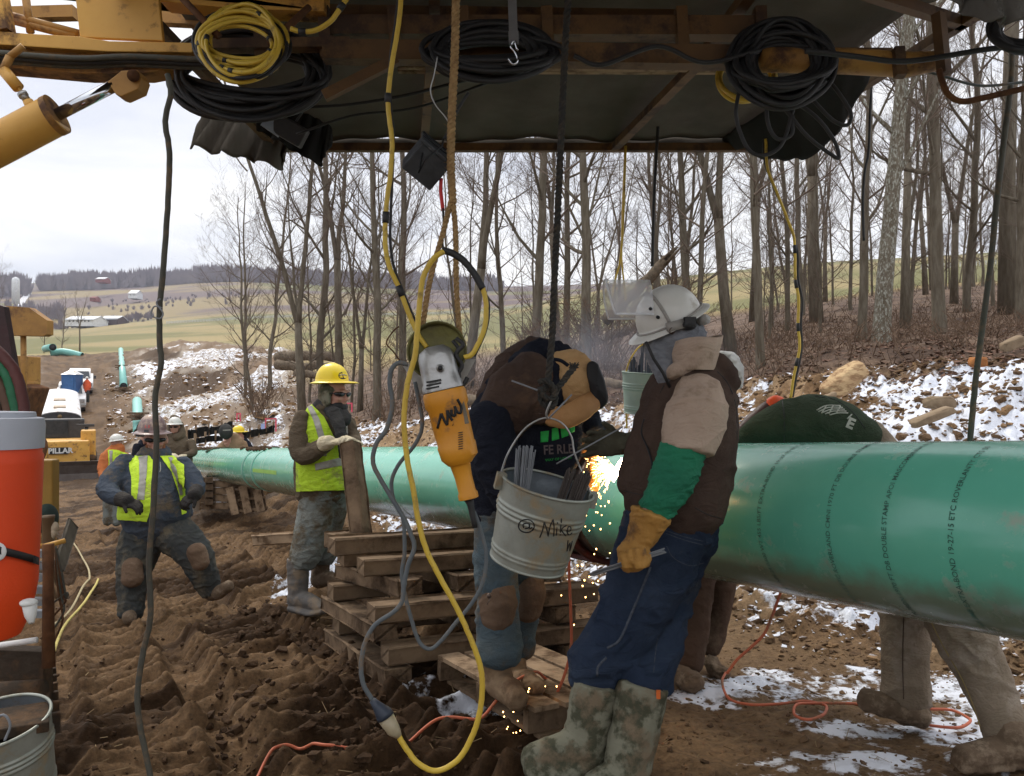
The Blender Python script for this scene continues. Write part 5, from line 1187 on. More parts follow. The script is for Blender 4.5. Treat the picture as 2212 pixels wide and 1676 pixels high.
for (a, b, w_, h_) in (((-1.39, 5.0), (1.46, 5.0), .045, .045), ((.805, 3.7), (.60, 5.0), .045, .04), ((.99, 1.0), (.805, 3.7), .045, .04), ((-.30, 3.3), (-.52, 5.0), .045, .04), ((-.1, 1.0), (-.30, 3.3), .04, .04),
                   ((-1.37, 3.55), (1.6, 3.6), .04, .04), ((-1.37, 2.9), (1.7, 2.9), .04, .04), ((1.5, 4.9), (2.0, 1.5), .04, .04), ((-1.38, 5), (-1.38, 2.9), .04, .04), ((1.0, 2.9), (1.75, 3.3), .04, .04), ((-.9, 2.9), (-1.1, 3.55), .04, .04)):
    m = MB(); m.bar((a[0], a[1], ZR), (b[0], b[1], ZR), w_, h_); obj('frame_bar', m, M_yeldd, cn, smooth=False)
def drape(name, top, bot, mt, rows=14, wave=.03, parent=cn, th=.006, ph=0):
    m = MB(); T = spline([P(*a) for a in top], 6); B = spline([P(*a) for a in bot], 6); n_ = min(len(T), len(B)); q = []
    def sm(L_, t): f = t * (len(L_) - 1); i = min(int(f), len(L_) - 2); return L_[i].lerp(L_[i+1], f - i)
    n_ = 40
    for j in range(rows + 1):
        for i in range(n_ + 1):
            a = sm(T, i / n_); b = sm(B, i / n_); p = a.lerp(b, j / rows)
            q.append(p + Vector((0, wave * math.sin(i * .55 + ph + j * .12) * (j / rows) + wave * .5 * math.sin(i * 1.3 + j * .5), wave * .2 * math.sin(i * .9 + j * .3))))
    m.add(q, [(j*(n_+1)+i, j*(n_+1)+i+1, (j+1)*(n_+1)+i+1, (j+1)*(n_+1)+i) for j in range(rows) for i in range(n_)])
    o = obj(name, m, mt, parent); s = o.modifiers.new('s', 'SOLIDIFY'); s.thickness = th; return o
drape('side_flap', [(1560, 300, 5.0), (1600, 270, 4.7), (1700, 215, 4.2), (1800, 160, 3.75), (1880, 148, 3.62)], [(1588, 316, 4.98), (1640, 336, 4.75), (1705, 346, 4.55), (1775, 322, 4.3), (1842, 236, 3.95), (1879, 150, 3.68)], M_tarpd, ph=1)
drape('torn_flap', [(450, 215, 4.6), (520, 205, 4.7), (600, 215, 4.9), (660, 240, 5.0)], [(412, 320, 4.55), (470, 330, 4.6), (540, 345, 4.75), (604, 360, 4.9), (622, 325, 5.0)], M_tarp, ph=2, wave=.05)
drape('torn_flap', [(560, 230, 4.5), (620, 225, 4.55), (690, 235, 4.7), (720, 250, 4.8)], [(556, 282, 4.5), (600, 305, 4.5), (650, 335, 4.6), (693, 354, 4.7), (712, 312, 4.8)], M_tarpd, ph=3, wave=.03)
drape('hanging_edge', [(700, 300, 5.02), (1000, 298, 5.02), (1300, 297, 5.02), (1640, 296, 5.02)], [(700, 326, 5.02), (1000, 323, 5.02), (1300, 319, 5.02), (1640, 317, 5.02)], M_tarp, rows=4, wave=.008)
drape('front_fold', [(2020, -60, 2.4), (2080, -60, 2.3), (2150, -60, 2.2), (2300, -60, 2.2)], [(2010, -20, 2.4), (2070, 18, 2.3), (2150, 50, 2.22), (2180, 52, 2.2), (2240, 40, 2.2), (2300, 30, 2.2)], M_tarpg, rows=16, wave=.02)
# work lamps under the flap
wl = thing('work_lamp', 'dark work lamp hanging under the torn flap at the left of the canopy', 'lamp', P(640, 275, 4.3))
m = MB(); m.box(P(625, 282, 4.3), (.17, .12, .10), Euler((.2, .5, .2))); obj('housing', m, M_black, wl, smooth=False, bevel=.01)
m = MB(); m.box(P(590, 270, 4.24), (.10, .02, .07), Euler((.2, .5, .5))); obj('lens', m, mat('lens_blue', (.22, .27, .33), rough=.2, bump=0), wl, smooth=False)
m = MB(); m.tube(PS([(640, 262), (655, 235), (640, 210)], 4.3), .006, 8); obj('bracket', m, M_black, wl)

# ------------------------------------------------------------------ coils
def coil(name, cu, cv, ru, rv, d, n, r, mats_, lb, seed=1, spread=(10, 14), dd=.05, ramp=None, tape=True, cat='coiled cable', seg=48, sagd=0):
    q = random.Random(seed); e = thing(name, lb, cat, P(cu, cv, d))
    for k in range(n):
        m = MB(); a, b = ru * q.uniform(1 - spread[0] / 100, 1.02), rv * q.uniform(1 - spread[1] / 100, 1.03); ox, oy = q.uniform(-.05, .05) * ru, q.uniform(-.07, .07) * rv; ph = q.uniform(0, 6.28); rot = q.uniform(-.10, .10); o_ = q.uniform(-dd, dd)
        pts = []
        for i in range(seg + 1):
            t = 2 * math.pi * i / seg; x = a * math.cos(t); y = b * math.sin(t) * (1 + .04 * math.sin(3 * t + ph)) + sagd * max(0, math.sin(t)); xr = x * math.cos(rot) - y * math.sin(rot); yr = x * math.sin(rot) + y * math.cos(rot)
            pts.append(P(cu + ox + xr, cv + oy + yr, d + o_ + .035 * math.sin(t + ph) - .06 * math.sin(t)))
        m.tube(pts, r * q.uniform(.92, 1.06), 8, cap=False); mt = mats_[k % len(mats_)]; ob = obj('loop', m, mt, e)
        if tape and mt is M_hosey:
            for z in range(3):
                i = q.randrange(seg - 3); a_ = MB(); a_.tube(pts[i:i+2], r * 1.25, 10); obj('tape', a_, M_black, ob)
    return e
coil('cable_coil', 521, 92, 100, 82, 2.72, 24, .0070, [M_hosey, M_hosey, M_black], 'yellow and black cable coiled on the rusty pegs of the boom', 3, (30, 58), dd=.04)
coil('cable_coil', 535, 160, 168, 98, 3.24, 36, .010, [M_black], 'wide black cable coil hanging below the yellow one', 5, (20, 60), tape=False)
coil('cable_coil', 1060, 112, 152, 62, 3.0, 34, .010, [M_black], 'wide black cable coil hanging behind the hemp rope', 7, (42, 78), tape=False)
coil('cable_coil', 1690, 135, 118, 92, 3.0, 36, .009, [M_black], 'thick tangled black cable coil at the right end of the boom', 9, (48, 60), tape=False)
coil('cable_coil', 1612, 170, 62, 48, 3.35, 5, .009, [M_hosey], 'small yellow cable coil half hidden behind the tangled black coil', 11, (10, 20), tape=False)
coil('cable_coil', 2215, 62, 75, 48, 2.6, 9, .012, [M_black], 'black cable coil in the top right corner under the grey canvas', 13, (20, 40), tape=False)
for k, (pts, lb) in enumerate([([(1600, 180), (1590, 250), (1615, 320), (1650, 335), (1690, 310), (1715, 230), (1730, 190)], 'long black cable loop dangling from the tangled coil, left'),
        ([(1640, 200), (1690, 230), (1740, 290), (1790, 330), (1812, 340), (1800, 300), (1760, 250), (1700, 210)], 'narrow black cable loop dangling from the tangled coil, middle'),
        ([(1720, 170), (1760, 220), (1800, 260), (1830, 270), (1838, 245), (1815, 205), (1780, 160)], 'short black cable loop dangling from the tangled coil, right'),
        ([(1655, 220), (1660, 270), (1680, 300), (1710, 290), (1712, 250)], 'small black cable loop below the tangled coil')]):
    cable('cable_loop', pts, 2.98, .0068, M_black, lb, 'cable')
cable('hose', [(628, 62), (650, 68), (682, 65), (715, 45), (740, 10), (760, -20)], 2.65, .008, M_hosey, 'yellow hose rising from the coil to the top edge', 'hose', [(655, 68, 8), (735, 15, 8)])
cable('wire', [(945, 122), (938, 160), (930, 195), (940, 225), (960, 250), (972, 268)], 2.5, .002, M_alu, 'thin bent bare wire beside the hemp rope', 'wire')
# strap and S hook
sh = thing('hook', 'grey strap with a bright steel S hook hanging under the canopy', 'hook', P(1110, 90, 2.55))
m = MB(); m.bar(P(1105, -40, 2.55), P(1109, 70, 2.55), .026, .006, (0, 1, 0)); m.bar(P(1109, 68, 2.55), P(1110, 96, 2.55), .030, .010, (0, 1, 0)); obj('strap', m, mat('strap_grey', (.15, .15, .15), (.1, .1, .1), rough=.8, weave=300), sh, smooth=False)
m = MB(); m.tube(PS([(1112, 90), (1118, 108), (1113, 90), (1106, 92), (1104, 102), (1112, 112), (1118, 125), (1116, 135), (1107, 138), (1098, 126)], 2.54, 6), .0034, 10); obj('s_hook', m, M_chrome, sh)
# black junction box
bx = thing('junction_box', 'battered black electrical box hanging tilted beside the hemp rope', 'box', P(922, 350, 2.55))
Rb = Euler((R(38), R(33), R(28))).to_matrix(); cb = P(921, 352, 2.55)
M_box = mat('box_black', (.030, .034, .038), (.06, .066, .072), scale=14, rough=.5, bump=.3, bscale=60, dirt=(.3, .32, .33), dirtamt=.04, dscale=20)
m = MB(); m.box(cb, (.108, .088, .098), Rb); obj('case', m, M_box, bx, smooth=False, bevel=.004)
m = MB(); m.box(cb + Rb @ Vector((0, 0, .054)), (.120, .098, .012), Rb); obj('lid', m, M_box, bx, smooth=False, bevel=.003)
m = MB()
for s in (-.02, .02): m.bar(cb + Rb @ Vector((-.062, s, .062)), cb + Rb @ Vector((.062, s + .02, .062)), .004, .003, Rb @ Vector((0, 0, 1)))
m.tube([P(913, 330, 2.47), P(905, 372, 2.46), P(918, 345, 2.45), P(955, 315, 2.46), P(958, 300, 2.5)], .003, 6); obj('tie_wire', m, M_mark, bx)
m = MB(); m.tube(PS([(953, 385), (952, 410), (954, 430), (957, 455)], 2.55), .0058, 10); obj('red_sleeve', m, mat('red_plastic', (.65, .02, .02), rough=.4, bump=0), bx)
cable('cable', [(957, 450), (958, 480), (956, 520), (958, 548)], 2.52, .0035, M_black, 'thin black cable from the red sleeve down to the cable loop', 'cable')
cable('cable', [(960, 300), (975, 270), (990, 235), (1012, 200)], 2.7, .005, M_black, 'black cable from the junction box up to the canopy bar', 'cable')

# ------------------------------------------------------------------ machine at the left edge
tr = thing('tracked_machine', 'muddy yellow tracked machine cut by the left edge with a rusty frame post', 'tracked machine', P(60, 1300, 2.9))
m = MB(); m.bar(P(60, 992, 3.0), P(60, 1148, 3.0), .2, .05, (0, 1, 0)); obj('side_panel', m, mat('panel_yellow', (.33, .19, .03), (.28, .155, .025), rough=.6, dirt=(.1, .06, .03), dirtamt=.2), tr, smooth=False, bevel=.006)
bplate('fender', [(-60, 1150), (100, 1158), (106, 1176), (-60, 1170)], 2.9, .06, M_yeld, tr)
m = MB(); m.tube([P(104, 1175, 2.7), P(104, 1250, 2.7), P(105, 1440, 2.7)], [.018, .016, .020], 12); obj('frame_post', m, M_rust, tr)
for k in range(6):
    m = MB(); m.bar(P(60, 1195 + k * 26, 2.75), P(98, 1195 + k * 26, 2.75), .03, .022); obj('cooling_fin', m, M_galvi, tr, smooth=False)
m = MB(); m.tube([P(60, 1178, 2.7), P(95, 1180, 2.7)], .008, 10); m.tube([P(95, 1180, 2.7), P(140, 1168, 2.75)], .008, 10); obj('tray_rail', m, M_yel, tr)
m = MB(); m.ell(P(100, 1120, 2.95), (px(22, 2.95), .05, px(32, 2.95)), None, 20, 14); obj('canvas_bag', m, mat('bag_green', (.025, .045, .035), (.015, .03, .025), rough=.8, bump=.5, bscale=30), tr)
m = MB(); m.lathe([(.016, 0), (.019, .01), (.019, .09), (.021, .092), (.021, .10)], Matrix.Translation(P(104, 1178, 2.85)), 18, True); obj('spray_can', m, mat('can_brown', (.16, .10, .05), rough=.5), tr)
m = MB(); q = random.Random(3)
for k in range(5): m.ell(P(118 + q.uniform(-6, 6), 1145 + q.uniform(-8, 12), 2.85), (.012, .012, .018), None, 8, 6)
obj('rag', m, mat('rag', (.5, .42, .3), rough=.9), tr)
for k in range(4):
    m = MB(); m.tube(PS([(120, 1180), (122 + 4 * k, 1240), (128 + 5 * k, 1290), (135 + 3 * k, 1340 - 20 * k), (112, 1395 - 30 * k)], 2.8), .0035, 6); obj('loose_cord', m, M_cabo if k % 2 else M_rust, tr)
# track
M_track = mat('track', (.055, .040, .028), (.03, .022, .016), scale=12, rough=.85, bump=.6, bscale=40, dirt=(.11, .065, .035), dirtamt=.45, dscale=6)
for k in range(8):
    m = MB(); y = 2.3 + k * .17; c = Vector((-.549 * y - .27, y, CZ - .93 - .03 * k)); m.box(c, (.50, .15, .03), Euler((R(4), 0, R(28)))); m.box(c + Vector((0, .06, -.04)), (.5, .02, .06), Euler((0, 0, R(28)))); obj('track_shoe', m, M_track, tr, smooth=False, bevel=.004)
bplate('track_frame', [(-80, 1400), (92, 1408), (98, 1600), (-80, 1640)], 2.75, .06, M_track, tr)
m = MB(); m.tube([P(-40, 1400, 2.62), P(80, 1382, 2.62)], .009, 10); obj('handrail', m, M_white, tr)
m = MB(); m.tube([P(-40, 1508, 2.6), P(90, 1500, 2.6)], .045, 20); obj('roller', m, M_track, tr)
# tall maroon plate and hoses beside it
m = MB(); q = [P(a, b, 2.75) for a, b in ((-60, 640), (8, 662), (38, 840), (56, 930), (-60, 935))]; n_ = 5; qb = [x + Vector((0, .03, 0)) for x in q]
m.add(q + qb, [tuple(range(n_)), tuple(range(2*n_-1, n_-1, -1))] + [(i, n_+i, n_+(i+1) % n_, (i+1) % n_) for i in range(n_)]); obj('maroon_plate', m, mat('maroon', (.045, .012, .012), (.028, .01, .01), rough=.5, dirt=(.12, .08, .05), dirtamt=.15), tr, smooth=False)
for pts, mt, lb, r_ in (([(-20, 770), (15, 810), (32, 870), (44, 940)], mat('hose_green', (.015, .14, .06), rough=.5, bump=.1), 'green hose with a yellow band behind the orange cooler', .0165),
                     ([(-20, 742), (30, 800), (48, 860), (58, 940)], mat('hose_maroon', (.11, .035, .03), rough=.6, bump=.2), 'maroon hose outside the green one behind the cooler', .0165),
                     ([(-20, 800), (8, 850), (22, 900), (30, 945)], mat('hose_brown', (.12, .07, .045), rough=.7, bump=.2), 'brown hose inside the green one behind the cooler', .0165), ([(-30, 840), (-5, 890), (5, 945)], MATS['hose_brown'], 'short brown hose nearest the left edge behind the cooler', .0165)):
    e = cable('hose', pts, 2.6, r_, mt, lb, 'hose', n=16)
    if 'green hose' in lb:
        m = MB(); m.tube([P(41, 914, 2.6), P(43, 922, 2.6)], .0180, 18); obj('band', m, M_hosey, e)
# orange water cooler
wc = thing('water_cooler', 'big orange water cooler with a pale grey lid and a black strap', 'water cooler', P(-55, 1375, 2.05))
M4 = Matrix.Translation(P(-45, 1372, 2.12)) @ Euler((R(-1), R(1.0), 0)).to_matrix().to_4x4(); ww = px(118, 2.05); hh = px(405, 2.12)
m = MB(); prof = [(ww * .62, -.005), (ww * .70, 0), (ww * .86, .05), (ww * .93, .10), (ww * .965, .13), (ww * .985, hh * .62), (ww * 1.0, hh * .92), (ww * 1.0, hh * .96), (ww * .97, hh * .975), (ww * .97, hh)]
m.lathe(prof, M4, 64); co = obj('body', m, M_orange, wc, auto=35)
m = MB(); m.lathe([(ww * .97, hh), (ww * 1.01, hh), (ww * 1.015, hh + .058), (ww * .99, hh + .075), (ww * .86, hh + .078), (ww * .84, hh + .090), (.001, hh + .092)], M4, 64); obj('lid', m, M_coolw, wc, auto=35)
tcb = bvh_obj(co)
m = MB()
for k in range(16):
    t = .115 + k * .0155; a0 = R(-78); 
    pts = [M4 @ Vector(((ww * .975) * math.cos(a), (ww * .975) * math.sin(a), t)) for a in np.linspace(R(-112), R(-52), 10)]
    m.tube(pts, .0042, 8)
obj('grip_ribs', m, M_orange, wc)
m = MB(); pts = []
for a in np.linspace(R(-150), R(8), 30): pts.append(M4 @ Vector(((ww + .004) * math.cos(a), (ww + .004) * math.sin(a), .245 - .055 * (math.degrees(a) + 60) / 60)))
vs = []
for p in pts: vs += [p + Vector((0, 0, .009)), p - Vector((0, 0, .009)), p * 1.0 + Vector((0, -.004, .009)), p + Vector((0, -.004, -.009))]
m.add(vs, [(4*i, 4*i+4, 4*i+5, 4*i+1) for i in range(29)] + [(4*i+2, 4*i+3, 4*i+7, 4*i+6) for i in range(29)] + [(4*i, 4*i+2, 4*i+6, 4*i+4) for i in range(29)] + [(4*i+1, 4*i+5, 4*i+7, 4*i+3) for i in range(29)]); obj('strap', m, M_black, wc)
m = MB(); m.ell(P(62, 1302, 2.0), (.020, .02, .010), None, 16, 8); m.tube([P(64, 1304, 2.0), P(66, 1330, 2.0), P(68, 1346, 1.99)], [.017, .013, .006], 14); obj('spigot', m, M_white, wc)
q0 = hit(tcb, -10, 1192, .001) or P(-10, 1192, 1.9)
m = MB(); m.ell(q0, (.024, .004, .024), Euler((0, 0, R(20))).to_matrix(), 24, 8); obj('badge', m, M_white, wc)
# a second machine further off: canopy roof on a post
dz2 = thing('machine', 'yellow machine with a flat cab roof on one post at the left edge', 'machine', P(50, 900, 9))
bplate('cab_roof', [(-80, 662), (8, 660), (62, 664), (102, 692), (102, 722), (92, 726), (-80, 722)], 8.6, .12, mat('roof_yellow', (.33, .17, .04), (.24, .12, .03), rough=.6, dirt=(.1, .05, .03), dirtamt=.2), dz2)
m = MB(); m.tube([P(50, 670, 8.7), P(52, 900, 8.7)], .028, 14); obj('post', m, M_yeld, dz2)
m = MB(); m.box(P(38, 800, 9), (.22, .5, .30)); m.box(P(30, 850, 8.9), (.25, .5, .25)); obj('engine_box', m, M_yeld, dz2, smooth=False, bevel=.01)
m = MB(); m.box(P(45, 880, 8.9), (.22, .5, .5), Euler((0, .3, 0))); obj('counterweight', m, M_rust, dz2, smooth=False, bevel=.02)
m = MB(); m.tube(PS([(70, 935), (85, 940), (98, 960), (90, 990), (70, 1000)], 7.5), .02, 12); obj('tube_guard', m, M_rust, dz2)

# ------------------------------------------------------------------ vehicles on the right of way
M_tire = mat('tyre', (.03, .026, .022), (.06, .04, .03), scale=6, rough=.9, bump=0); M_paint = mat('white_paint', (.72, .72, .72), (.64, .63, .62), scale=1.5, rough=.35, bump=0, dirt=(.35, .25, .17), dirtamt=.2, dscale=1.2)
M_wind = mat('windscreen', (.03, .035, .04), (.05, .055, .06), rough=.08, bump=0); M_blk = mat('matt_black', (.035, .035, .038), (.05, .05, .05), rough=.6, bump=0)
M_chr = mat('grille_chrome', (.5, .5, .52), rough=.25, metal=.8, bump=0)
def prism(m, c, W, prof, taper=1.0):
    n_ = len(prof); a = [c + Vector((-W/2 * (taper if z > 1.0 else 1), y, z)) for y, z in prof]; b = [c + Vector((W/2 * (taper if z > 1.0 else 1), y, z)) for y, z in prof]
    m.add(a + b, [tuple(range(n_)), tuple(range(2*n_-1, n_-1, -1))] + [(i, n_+i, n_+(i+1) % n_, (i+1) % n_) for i in range(n_)])
def pickup(u, d, lb, lightbar=False, W=2.0):
    c = PG(u, d); e = thing('pickup_truck', lb, 'pickup truck', c)
    m = MB(); prism(m, c, W, [(0, .45), (-.05, .75), (0, 1.05), (.2, 1.18), (1.5, 1.25), (1.55, 1.27), (5.6, 1.27), (5.6, .45)]); obj('body', m, M_paint, e, smooth=False, bevel=.05)
    m = MB(); prism(m, c, W * .94, [(1.35, 1.22), (2.0, 1.86), (2.3, 1.95), (3.6, 1.95), (3.9, 1.25)], .86); obj('cab', m, M_paint, e, smooth=False, bevel=.05)
    m = MB(); q = [c + Vector(x) for x in ((-.80, 1.40, 1.27), (.80, 1.40, 1.27), (.70, 1.98, 1.84), (-.70, 1.98, 1.84))]; q = [p + Vector((0, -.03, .02)) for p in q] + q; m.add(q, [(0,1,2,3), (0,4,5,1), (1,5,6,2), (2,6,7,3), (3,7,4,0)]); obj('windscreen', m, M_wind, e, smooth=False)
    m = MB(); m.box(c + Vector((0, -.06, .85)), (1.0, .06, .34)); obj('grille', m, M_blk, e, smooth=False)
    m = MB()
    for k in range(3): m.box(c + Vector((0, -.10, .74 + .11 * k)), (1.0, .04, .03))
    m.box(c + Vector((0, -.12, .52)), (W, .12, .2)); obj('bumper', m, M_chr, e, smooth=False)
    for s in (-1, 1):
        m = MB(); m.box(c + Vector((s * .78, -.06, .88)), (.34, .06, .28)); obj('headlight', m, M_chr, e, smooth=False)
        m = MB(); m.box(c + Vector((s * 1.18, 1.7, 1.35)), (.2, .1, .28)); obj('mirror', m, M_blk, e, smooth=False)
        for y in (.95, 4.5):
            m = MB(); m.tube([c + Vector((s * .72, y, .40)), c + Vector((s * 1.0, y, .40))], .42, 20); obj('wheel', m, M_tire, e)
    e.rotation_euler = (R(7), 0, R(26))
    if lightbar: m = MB(); m.box(c + Vector((0, 2.7, 2.02)), (.9, .3, .13)); obj('light_bar', m, mat('amber', (.6, .2, .08), rough=.4), e, smooth=False)
    return e
pickup(172, 74, 'white pickup truck farthest up the muddy road', False, 2.1)
pickup(152, 64, 'white pickup truck with an amber light bar right behind the bus', True, 2.1)
c = P(129, 990, 53.5); bs = thing('bus', 'white-roofed bus with a black front parked on the muddy road', 'bus', c)
m = MB(); W = 2.45; pf = []
zb = 3.0
for k in range(13): a = math.pi * k / 12; pf.append((W/2 * math.cos(a), zb - .42 + .42 * math.sin(a)))
pf += [(-W/2, .6), (W/2, .6)]; n_ = len(pf); A_ = [c + Vector((x, 0, z)) for x, z in pf]; B_ = [c + Vector((x, 9, z)) for x, z in pf]
m.add(A_ + B_, [tuple(range(n_)), tuple(range(2*n_-1, n_-1, -1))] + [(i, n_+i, n_+(i+1) % n_, (i+1) % n_) for i in range(n_)]); obj('body', m, M_paint, bs, smooth=False)
m = MB(); A_ = [c + Vector((x * .98, -.04, z - .04)) for x, z in pf]; B_ = [c + Vector((x * .98, -.005, z - .04)) for x, z in pf]
m.add(A_ + B_, [tuple(range(n_)), tuple(range(2*n_-1, n_-1, -1))] + [(i, n_+i, n_+(i+1) % n_, (i+1) % n_) for i in range(n_)]); obj('front_panel', m, M_blk, bs, smooth=False)
m = MB(); m.box(c + Vector((0, -.06, 1.95)), (2.1, .04, .75)); obj('windscreen', m, M_wind, bs, smooth=False)
m = MB(); m.box(c + Vector((0, -.5, 1.0)), (1.9, .9, .75)); obj('bonnet', m, M_blk, bs, smooth=False, bevel=.1)
m = MB(); m.tube([c + Vector((0, -.05, 2.68)), c + Vector((0, -.09, 2.68))], .13, 20); obj('badge', m, mat('badge_ochre', (.2, .13, .05), rough=.5, bump=0), bs)
for y in (1.5, 4.2): m = MB(); m.box(c + Vector((0, y, zb + .03)), (.7, .6, .08)); obj('roof_hatch', m, mat('hatch_tan', (.5, .4, .3), rough=.8, bump=0), bs, smooth=False)
for s in (-1, 1):
    m = MB(); m.tube([c + Vector((s * .85, 0, .5)), c + Vector((s * 1.15, 0, .5))], .5, 20); obj('wheel', m, M_tire, bs)
bs.rotation_euler = (R(9), 0, R(28))
tl = thing('portable_toilet', 'blue portable toilet with a white roof between the two pickup trucks', 'portable toilet', PG(156, 66)); c = P(156, 868, 65.5)
m = MB(); m.box(c + Vector((0, 0, 1.05)), (1.1, 1.1, 2.1)); obj('cabin', m, mat('toilet_blue', (.03, .10, .25), (.025, .085, .21), rough=.5, bump=0), tl, smooth=False)
m = MB(); m.add([c + Vector(x) for x in ((-.6, -.6, 2.1), (.6, -.6, 2.1), (.6, .6, 2.1), (-.6, .6, 2.1), (-.25, 0, 2.42), (.25, 0, 2.42))], [(0,1,5,4), (1,2,5), (2,3,4,5), (3,0,4), (3,2,1,0)]); obj('roof', m, M_paint, tl, smooth=False)
m = MB(); m.box(c + Vector((0, -.57, 1.0)), (.75, .03, 1.8)); obj('door', m, mat('toilet_door', (.035, .12, .30), rough=.5, bump=0), tl, smooth=False)
# dozer with blade
dz = thing('bulldozer', 'yellow bulldozer with a muddy blade facing the camera', 'bulldozer', PG(140, 31)); c = P(132, 1040, 31)
m = MB(); m.box(c + Vector((0, .9, 1.05)), (1.9, 2.6, .9)); obj('engine_hood', m, M_yel, dz, smooth=False, bevel=.06)
m = MB(); m.box(c + Vector((-.1, 2.0, 1.75)), (1.7, .8, .95)); obj('cab', m, M_blk, dz, smooth=False, bevel=.05)
m = MB(); m.box(c + Vector((-.25, 1.57, 1.85)), (.9, .03, .6)); obj('cab_window', m, M_wind, dz, smooth=False)
m = MB(); m.tube([c + Vector((.55, .1, .35)), c + Vector((.75, .6, 1.5))], .10, 14); m.tube([c + Vector((.75, .6, 1.5)), c + Vector((.85, .7, 1.95))], .06, 12); obj('lift_cylinder', m, M_blk, dz)
m = MB(); m.box(c + Vector((.8, .7, 2.0)), (.6, .2, .1)); obj('lamp_bar', m, M_blk, dz, smooth=False)
m = MB(); m.box(c + Vector((.9, .5, 1.2)), (.5, 1.0, 1.3)); obj('fuel_tank', m, M_yel, dz, smooth=False, bevel=.05)
pl_ = MB(); pl_.box(c + Vector((-.05, -.44, 1.15)), (.62, .05, .24)); obj('name_plate', pl_, M_mark, dz, smooth=False)
vs, fs = text_mesh('PILLAR', .26, .01, False); m = MB(); m.add([c + Vector((x - .36 - .02, -.475, y + 1.07)) for x, y, z in vs], fs); obj('lettering', m, M_white, dz, smooth=False)
m = MB(); pf = [(-.0, 0), (-.16, .25), (-.2, .5), (-.1, .8), (0, .95)]
A_ = [c + Vector((-.3, -1.0 + y, z - .12)) for y, z in pf]; 
vs = []
for x in (-1.35, 2.0):
    for y, z in pf: vs.append(c + Vector((x - .3, -1.1 - y, z - .15)))
    for y, z in pf: vs.append(c + Vector((x - .3, -1.0 - y, z - .15)))
m.add(vs, [(i, i+1, 11+i, 10+i) for i in range(4)] + [(5+i, 15+i, 16+i, 6+i) for i in range(4)] + [(4, 9, 19, 14), (0, 10, 15, 5), (0, 5, 6, 1), (1, 6, 7, 2), (2, 7, 8, 3), (3, 8, 9, 4), (10, 11, 16, 15), (11, 12, 17, 16), (12, 13, 18, 17), (13, 14, 19, 18)]); obj('blade', m, mat('blade', (.13, .11, .10), (.09, .07, .06), scale=4, rough=.5, metal=.3), dz, smooth=False)
for s in (-1, 1):
    m = MB(); m.box(c + Vector((s * .95, 1.4, .5)), (.5, 3.2, .9)); obj('track', m, M_track, dz, smooth=False, bevel=.15)
dz.rotation_euler[2] = R(26)
# far pipes
def far_pipe(pts, r, lb, r2=None):
    e = thing('pipe', lb, 'pipe', pts[0]); m = MB(); path = spline(pts, 6) if len(pts) > 2 else pts; m.tube(path, r, 24, cap=False); o = obj('shell', m, M_pipef, e)
    o.modifiers.new('s', 'SOLIDIFY').thickness = .03
    m = MB(); t = (path[1] - path[0]).normalized(); m.tube([path[0] + t * .05, path[0] + t * .06], r * .97, 24); obj('bore_shade_disc', m, M_mark, e)  # black disc in the opening, painting the shade inside the pipe
    return e
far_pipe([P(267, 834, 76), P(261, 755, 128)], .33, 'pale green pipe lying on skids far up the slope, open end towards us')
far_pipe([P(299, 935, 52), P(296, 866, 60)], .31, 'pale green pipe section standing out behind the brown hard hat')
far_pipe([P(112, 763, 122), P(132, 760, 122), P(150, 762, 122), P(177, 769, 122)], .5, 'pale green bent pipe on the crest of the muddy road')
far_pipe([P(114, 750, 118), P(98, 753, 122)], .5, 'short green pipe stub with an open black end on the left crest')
for u, v, d, lb in ((266, 846, 75, 'dark wooden skids under the open end of the far pipe'), (262, 796, 95, 'dark wooden skids under the middle of the far pipe'), (298, 905, 53, 'dark wooden skids under the pipe behind the brown hard hat')):
    e = thing('skid_stack', lb, 'skid stack', P(u, v, d))
    for k in range(4):
        m = MB(); m.box(P(u, v - k * px(1, 1) * 0, d) + Vector((0, 0, .12 * k)), (1.3 if k % 2 else .25, .25 if k % 2 else 1.3, .12)); obj('skid', m, M_timber, e, smooth=False)
# silt fence, stakes, sign
def silt(pts, h, lb):
    e = thing('silt_fence', lb, 'silt fence', P(*pts[0])); path = spline([P(*p) for p in pts], 8); m = MB(); q = random.Random(5); vs = []
    for i, p in enumerate(path): hh = h * q.uniform(.75, 1.15); vs += [p - Vector((0, 0, .05)), p + Vector((q.uniform(-.05, .05), q.uniform(-.1, .1), hh))]
    m.add(vs, [(2*i, 2*i+2, 2*i+3, 2*i+1) for i in range(len(path) - 1)]); o = obj('cloth', m, M_tarpd, e, smooth=False); o.modifiers.new('s', 'SOLIDIFY').thickness = .02
    for i in range(0, len(path), 6): m = MB(); m.bar(path[i] + Vector((0, .03, -.1)), path[i] + Vector((0, .03, h + .12)), .04, .04, (0, 1, 0)); obj('stake', m, M_timberl, e, smooth=False)
silt([(402, 945, 21), (430, 940, 21.5), (470, 932, 22), (500, 925, 22.5)], .17, 'black silt fence behind the man in the grey jacket')
silt([(520, 944, 21), (545, 940, 21.5), (570, 934, 22), (590, 930, 22)], .12, 'black silt fence right of the yellow hard hat at the pipe end')
silt([(420, 955, 19.5), (450, 950, 20), (480, 948, 20)], .08, 'low black silt fence strip behind the man in the tan jacket')
M_pink = mat('pink_paint', (.75, .10, .16), rough=.6, bump=0)
